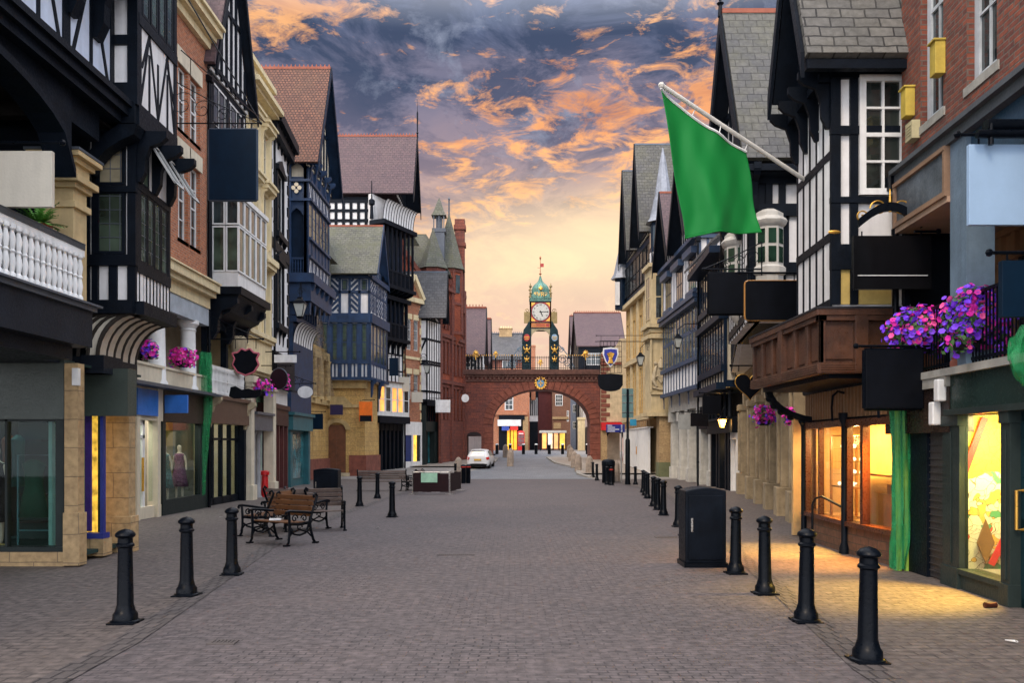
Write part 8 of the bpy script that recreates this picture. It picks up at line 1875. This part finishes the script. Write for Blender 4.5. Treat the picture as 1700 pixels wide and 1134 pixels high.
# ---------------------------------------------------------------- flower baskets and planting
LEAF = M('petunia_leaf', (.05, .13, .03), .6, var=.4, vs=9); LEAFD = M('dark_leaf', (.025, .07, .02), .6, var=.4, vs=9)
PET = [M('magenta_petal', (.80, .02, .42), .6, var=.2, bump=0), M('violet_petal', (.20, .04, .80), .6, var=.2, bump=0), M('pink_petal', (.95, .10, .38), .6, var=.2, bump=0)]
def flowers(px, py, wpx, hpx, Y, label, mix, nf=260, nl=500, box=None):
    c = Vector((XP(px, Y), Y, ZP(py, Y))); s = F/Y; rx, rz = wpx/2/s, hpx/2/s; ry = min(rx, .34); R = thing('flower_basket', label, 'flowers', c, 'flowering baskets along the galleries')
    m = MB(); z = c.z-rz*.75
    if box: m.box(c.x-rx*.7, c.x+rx*.7, Y-.12, Y+.2, z-.1, z+.16)
    else: m.lathe([(rx*.3, z-rz*.3), (rx*.55, z-rz*.1), (rx*.62, z+rz*.25)], (c.x, Y, 0), 12)
    m.build('planter', M('black_planter', (.015, .015, .016), .6), R)
    lv = MB(); fl = [MB() for _ in PET]; st = MB()
    def pt(k=1.0):
        while True:
            v = Vector((random.uniform(-1, 1), random.uniform(-1, 1), random.uniform(-1, 1)))
            if .35 < v.length < 1: break
        v = v.normalized()*(v.length**.5)*k; drop = random.uniform(.1, 1.1)*abs(v.x) if random.random() < .3 and v.z < .2 else 0; k = k*random.choice((1, 1, 1, 1.12, 1.22)); v = v if k < 1.1 else v
        return c+Vector((v.x*rx*k, v.y*ry, v.z*rz*.85*k-drop*rz)), v
    def tri(mb, p, n, sz, k=4):
        n = (n+Vector((random.uniform(-.7, .7), random.uniform(-.7, .3), random.uniform(-.4, .9)))).normalized(); a = n.orthogonal().normalized(); b = n.cross(a); an0 = random.uniform(0, 6)
        P = [p+(a*math.cos(an0+2*PI*i/k)+b*math.sin(an0+2*PI*i/k))*sz*(1 if i % 2 or k > 4 else .5)+n*sz*.22*(1 if k > 4 else 0) for i in range(k)]
        if k > 4: mb.add([p]+P, [(0, 1+i, 1+(i+1) % k) for i in range(k)])
        else: mb.add(P, [tuple(range(k))])
    for _ in range(nl): p, v = pt(.95); tri(lv, p, v, random.uniform(.03, .055)*(1+.012*Y))
    for _ in range(nf):
        p, v = pt(1.02)
        if v.y > .3: p.y = 2*Y-p.y
        tri(fl[random.choices(range(3), mix)[0]], p, v, random.uniform(.026, .042)*(1+.016*Y), 6)
    lv.build('foliage', LEAF, R)
    for k, nm in enumerate(('magenta_blossom', 'violet_blossom', 'pink_blossom')):
        if fl[k].v: fl[k].build(nm, PET[k], R)
flowers(1527, 545, 102, 78, 12.3, 'purple and pink petunias on the gallery rail behind the black square sign', (2.5, 6, 1), 480, 1300, True)
flowers(1619, 527, 104, 104, 10.9, 'largest mass of violet and pink petunias on the right gallery rail', (3, 8, 1.2), 680, 1900, True)
flowers(1268, 689, 38, 34, 24.5, 'magenta petunias on the left one of two baskets by the stone arcade', (5, 3, 1), 160, 260)
flowers(1311, 691, 20, 28, 20.6, 'small magenta basket nearest the brown box, on the stone arcade', (6, 2, 1), 90, 160)
flowers(304, 592, 42, 34, 24.9, 'round magenta petunia basket between white columns on the left', (8, 1, 2), 240, 260)
flowers(249, 580, 26, 32, 21.5, 'half hidden pink and violet basket beside the cove of the bay', (4, 4, 1), 120, 180)
flowers(432, 642, 42, 30, 31.6, 'magenta petunias behind the black ribbon plate', (7, 3, 1), 160, 200)
flowers(475, 633, 12, 26, 36, 'small pink flowers half hidden behind the round plum sign', (5, 1, 3), 60, 80)
flowers(1655, 700-120, 10, 8, 10.6, 'tiny violet pansies in a pot on the right stone ledge', (1, 6, 1), 14, 24)
# fern on the left gallery
R = thing('potted_fern', 'bright green feathery plant behind the white balustrade', 'plant', (-6.9, 12.3, 4.1)); m = MB(); m.lathe([(.12, 3.92), (.17, 4.98), (.19, 5.02)], (-6.85, 12.2, 0), 12); m.build('pot', TER, R)
m = MB()
for _ in range(60):
    an = random.uniform(0, 2*PI); ln = random.uniform(.25, .5); el = random.uniform(.2, 1.2); p = Vector((-6.85, 12.2, 5.0)); d = Vector((math.cos(an)*math.cos(el), math.sin(an)*math.cos(el), math.sin(el)))
    for k in range(9):
        q = p+d*ln/9; d = (d+Vector((0, 0, -.09))).normalized(); sd_ = d.cross(Vector((0, 0, 1))).normalized()*.05
        m.add([p, q, q+sd_], [(0, 1, 2)]); m.add([p, q, q-sd_], [(0, 2, 1)]); p = q
m.build('frond', M('bright_fern', (.10, .30, .04), .6, var=.3), R)

# ---------------------------------------------------------------- green debris netting
def netmat(name, c, a=.45):
    mm, nt, b = newmat(name); b.inputs['Base Color'].default_value = (*c, 1); b.inputs['Roughness'].default_value = .6
    t = N(nt, 'ShaderNodeBsdfTransparent'); mx = N(nt, 'ShaderNodeMixShader'); tcn = N(nt, 'ShaderNodeTexCoord'); n = N(nt, 'ShaderNodeTexNoise'); n.inputs['Scale'].default_value = 5; L(nt, tcn.outputs['Object'], n.inputs[0])
    L(nt, ramp(nt, n.outputs['Fac'], [(.3, a), (.7, min(1, a+.4))]), mx.inputs[0]); L(nt, t.outputs[0], mx.inputs[1]); L(nt, b.outputs[0], mx.inputs[2]); o = [q for q in nt.nodes if q.type == 'OUTPUT_MATERIAL'][0]; L(nt, mx.outputs[0], o.inputs[0]); return mm
GNET = netmat('green_netting', (.01, .26, .08), .35)
def drape(name, label, pts, Y, ry, mat, parent=None):
    """loose netting wrapped about a vertical run: pts = (px centre, py, half width px)"""
    m = MB(); n = 22; vs = []; fs = []
    dense = []
    for (a, b) in zip(pts, pts[1:]):
        for k in range(5): t = k/5; dense.append(tuple(a[i]*(1-t)+b[i]*t for i in range(3)))
    dense.append(pts[-1])
    for j, (px, py, hw_) in enumerate(dense):
        c = Vector((XP(px, Y), Y, ZP(py, Y))); r = hw_/F*Y
        for k in range(n): an = 2*PI*k/n; q = 1+.16*math.sin(an*5+j*.25)+.1*math.sin(an*9-j*.4); vs.append(c+Vector((r*math.cos(an)*q, ry*math.sin(an)*q, .02*math.sin(an*3+j))))
    for j in range(len(dense)-1):
        for k in range(n): k2 = (k+1) % n; fs.append((j*n+k, j*n+k2, (j+1)*n+k2, (j+1)*n+k))
    m.add(vs, fs, True); return m.build(name, mat, parent)
R = thing('wrapped_downpipe', 'bright green netting wrapped round downpipes between the lit window and shutter', 'netting', (XP(1495, 12.7), 12.7, gz(12.7)))
drape('netting', '', [(1490, 575, 10), (1491, 600, 16), (1493, 680, 16), (1496, 760, 14), (1497, 840, 13), (1494, 905, 14), (1490, 945, 11)], 12.75, .10, GNET, R)
for px in (1490, 1503): m = MB(); Y = 12.78; m.tube([(XP(px, Y), Y, ZP(560, Y)), (XP(px, Y), Y, ZP(720, Y)), (XP(px+3, Y), Y, ZP(950, Y))], .042, 10); m.build('pipe', M('yellow_green_pipe', (.30, .50, .06), .4), R)
R = thing('netting', 'green netting hanging down the corner of the white columned shop on the left', 'netting', (XP(340, 26.8), 26.8, 0))
drape('drape', '', [(340, 585, 8), (341, 620, 10), (341, 680, 10), (338, 740, 7), (336, 800, 4), (336, 822, 3)], 26.7, .15, GNET, R)
R = thing('netting', 'bundle of green netting bulging at the right edge of view', 'netting', (XP(1700, 9.3), 9.3, ZP(640, 9.3)))
drape('bundle', '', [(1706, 540, 5), (1702, 560, 18), (1700, 595, 23), (1706, 620, 20), (1712, 640, 8)], 9.3, .12, GNET, R)
R = thing('debris_net', 'brown translucent scaffold net hanging beside the blue oriel', 'netting', (XP(530, 49), 49, ZP(655, 49)))
m = MB(); Y = 49; n_ = 10
for i in range(n_):
    t0, t1 = i/n_, (i+1)/n_
    for k in range(6):
        u0, u1 = k/6, (k+1)/6
        f = lambda u, t: Vector((XP(514+(14+30*t)*u-2*t, Y), Y+.12*math.sin(u*9+t*3), ZP(490+168*t, Y)))
        m.quad(f(u0, t0), f(u1, t0), f(u1, t1), f(u0, t1))
m.build('mesh', netmat('brown_net', (.22, .15, .08), .35), R)

# ---------------------------------------------------------------- shop window figures and bits
def mannequin(x, y, g, dress, label, h=1.72, rz=0.0):
    R = thing('mannequin', label, 'mannequin', (x, y, g)); SK = M('mannequin_cream', (.50, .42, .34), .5)
    me = bpy.data.meshes.new('body'); J = [(0, 0, .95, .13), (0, 0, 1.12, .105), (0, 0, 1.3, .125), (0, 0, 1.42, .07), (0, 0, 1.5, .045), (0, 0, 1.60, .085), (0, 0, 1.70, .07),
        (.14, 0, 1.38, .055), (.21, .0, 1.15, .04), (.23, -.06, .92, .03), (-.14, 0, 1.38, .055), (-.21, 0, 1.15, .04), (-.22, -.04, .92, .03),
        (.09, 0, .88, .09), (.09, 0, .5, .06), (.09, 0, .1, .04), (.09, -.1, .03, .035), (-.09, 0, .88, .09), (-.09, 0, .5, .06), (-.09, 0, .1, .04), (-.09, -.1, .03, .035)]
    E = [(0, 1), (1, 2), (2, 3), (3, 4), (4, 5), (5, 6), (3, 7), (7, 8), (8, 9), (3, 10), (10, 11), (11, 12), (0, 13), (13, 14), (14, 15), (15, 16), (0, 17), (17, 18), (18, 19), (19, 20)]
    me.from_pydata([j[:3] for j in J], E, []); o = bpy.data.objects.new('body', me); col.objects.link(o); o.parent = R; me.materials.append(SK)
    sk = o.modifiers.new('k', 'SKIN'); 
    for v, j in zip(me.skin_vertices[0].data, J): v.radius = (j[3], j[3]*.8)
    me.skin_vertices[0].data[0].use_root = True
    sb = o.modifiers.new('s', 'SUBSURF'); sb.levels = sb.render_levels = 1
    m = MB(); n = 18; vs = []; fs = []; pr = [(.06, 1.44), (.15, 1.40), (.155, 1.25), (.13, 1.1), (.16, .95), (.2, .7), (.25, .42)]
    for r, z in pr:
        for k in range(n): an = 2*PI*k/n; q = 1+(.06*math.sin(an*6) if z < 1 else 0); vs.append((x+r*math.cos(an)*q, y+r*.8*math.sin(an)*q, g+z))
    for j in range(len(pr)-1):
        for k in range(n): k2 = (k+1) % n; fs.append((j*n+k, j*n+k2, (j+1)*n+k2, (j+1)*n+k))
    m.add(vs, fs, True); m.build('dress', dress, R, solid=.008); R.rotation_euler.z = rz
TD = M('teal_pattern_dress', (.02, .12, .12), .7, var=.6, vs=22); PD = M('plum_pattern_dress', (.16, .05, .12), .7, var=.6, vs=22); YD = M('mustard_top', (.45, .30, .03), .7)
mannequin(-10.3, 25.0, gz(25)+.3, TD, 'mannequin in a long teal patterned dress in the left shop window'); mannequin(-10.25, 26.0, gz(25)+.3, PD, 'mannequin in a plum patterned dress, right in the left shop window'); mannequin(-11.0, 26.0, gz(25)+.35, YD, 'mannequin in a mustard top behind the teal one')
Yr = 14.0; g = gz(Yr)
R = thing('clothes_rail', 'thin green clothes rail holding one dark dress in the far left shop window', 'clothes rail', (-7.9, Yr, g)); m = MB(); m.tube([(-8.2, Yr, g), (-8.2, Yr, g+1.75), (-7.65, Yr, g+1.75), (-7.65, Yr, g)], .018, 8); m.tube([(-8.2, Yr, g+.5), (-7.65, Yr, g+.5)], .012, 6); m.build('frame', TEAL, R)
m = MB(); vs = []; n = 16; pr = [(.05, .04, 1.68), (.2, .05, 1.6), (.15, .07, 1.45), (.14, .07, 1.25), (.2, .09, 1.0), (.25, .1, .72)]; fs = []
for a, b, z in pr:
    for k in range(n): an = 2*PI*k/n; q = 1+.06*math.sin(an*5); vs.append((-7.93+a*math.cos(an)*q, Yr-.02+b*math.sin(an)*q, g+z))
for j in range(len(pr)-1):
    for k in range(n): k2 = (k+1) % n; fs.append((j*n+k, j*n+k2, (j+1)*n+k2, (j+1)*n+k))
m.add(vs, fs, True); tag(m.build('hanging_dress', M('bottle_green_dress', (.012, .05, .03), .8), None, solid=.006), 'dark bottle green dress hanging from the rail in the far left window', 'dress')
m = MB(); m.lathe([(.19, 0), (.19, .012), (.1, .03), (.1, .12), (.06, .15), (0, .155)], (-8.35, 13.75, g+.16), 18); tag(m.build('straw_hat', M('straw', (.5, .36, .14), .8)), 'straw hat on the floor of the far left shop window', 'hat')
m = MB(); m.box(-7.5, -7.2, 13.9, 13.93, g+.35, g+1.0); tag(m.build('yellow_card', M('yellow_card', (.55, .55, .04), .6)), 'lime yellow card standing in the far left shop window', 'card')
m = MB(); m.box(-8.95, -8.9, 13.7, 15.2, .2, 2.9)
for k in range(5): m.box(-9.5, -8.6, 15.4, 15.7, .4+k*.5, .43+k*.5)
tag(m.build('display_shelves', M('dark_shelf', (.03, .035, .03), .6)), 'dark display shelves at the back of the far left shop', 'shelves')
Y = 32.7
for i, (px, lab) in enumerate(((429, 'left of two red pillar bins between the cream columns'), (440, 'right of two red pillar bins between the cream columns'))):
    m = MB(); c = Vector((XP(px, Y+.6), Y+.6, gz(Y))); m.lathe([(.13, 0), (.12, .85), (.17, .87), (.17, 1.0), (.1, 1.04)], c, 14); tag(m.build('red_bin', PR), lab, 'bin', 'red bins between cream columns')
for (px, py, lab, mt, sz) in ((1645, 1008, 'crushed brown drinks can on the right pavement', M('brown_can', (.10, .03, .02), .35, .6), 'can'), (628, 878, 'scrap of white and blue litter in mid street', WHTP, 'p'), (1680, 1070, 'white scrap of paper at the lower right corner', WHTP, 'p'), (366, 860, 'pale scrap of litter on the left pavement', WHTP, 'p')):
    p = at(px, py) if px != 1645 else Vector((XP(1645, 9.75), 9.75, gz(9.75)))
    m = MB()
    if sz == 'can': m.tube([p+Vector((-.07, 0, .035)), p+Vector((.0, .01, .03)), p+Vector((.07, .02, .035))], [.034, .028, .033], 12)
    else: m.add([p+Vector((random.uniform(-.06, .06), random.uniform(-.04, .04), .01+random.uniform(0, .03))) for _ in range(6)], [(0, 1, 2), (2, 3, 4), (4, 5, 0), (1, 3, 5)])
    tag(m.build('litter', mt), lab, 'litter')
m = MB(); m.lathe([(.05, 0), (.07, .02), (.075, .14), (.05, .17), (.06, .2)], (XP(1587, 11.2), 11.2, ZP(618, 11.2)-.0), 12); tag(m.build('clay_pot', TER), 'small terracotta pot on the right stone ledge', 'pot')

# goods in the far left window
GC = [M('black_garment', (.01, .01, .012), .8), M('rust_garment', (.16, .05, .02), .8), M('teal_garment', (.01, .07, .07), .8), M('cream_garment', (.45, .40, .30), .8)]
for i in range(7):
    m = MB(); x = -9.6+i*.16; y = 14.75; g = gz(14.7); n = 12; vs = []; fs = []
    pr = [(.03, .05, 2.1), (.07, .2, 2.02), (.06, .17, 1.7), (.07, .2, 1.2+.15*(i % 3))]
    for a, b, z in pr:
        for k in range(n): an = 2*PI*k/n; vs.append((x+a*math.cos(an), y+b*math.sin(an)*(1+.05*math.sin(an*4)), g+z))
    for j in range(len(pr)-1):
        for k in range(n): k2 = (k+1) % n; fs.append((j*n+k, j*n+k2, (j+1)*n+k2, (j+1)*n+k))
    m.add(vs, fs, True); o = m.build('hanging_garment', GC[i % 4]); tag(o, 'one of the garments hanging side by side at the back of the far left window', 'garment', 'garments hanging in the far left window')
mannequin(-8.75, 14.3, gz(14.3)+.2, GC[0], 'mannequin in a plain black dress at the left of the far left window')
m = MB(); m.box(-7.42, -7.36, 13.5, 14.6, .2, 2.95); tag(m.build('window_curtain', M('pale_teal_curtain', (.14, .30, .27), .7)), 'pale teal panel at the right end of the far left window', 'panel')
# rainwater pipes
for (x, y, z1, lab) in ((-9.72, 27.08, 13.5, 'black rainwater pipe between the brick house and the white oriel'), (-9.74, 34.6, 14.5, 'black rainwater pipe at the far edge of the cream stucco building'), (9.62, 43.62, 12.4, 'black rainwater pipe between the blue bay and the navy shop building'), (5.98, 13.15, 5.8, 'black rainwater pipe where the brick wall meets the timbered house'), (-7.9, 62.3, 14, 'black rainwater pipe beside the slim pedimented brick house')):
    m = MB(); g = gz(y); m.tube([(x, y, g), (x, y, z1)], .05, 10)
    z = g+1.2
    while z < z1: m.lathe([(.065, z), (.065, z+.08)], (x, y, 0), 10); z += 2
    m.box(x-.12, x+.12, y-.1, y+.1, z1, z1+.22); tag(m.build('rainwater_pipe', IRON), lab, 'drainpipe', 'rainwater pipes on the facades')
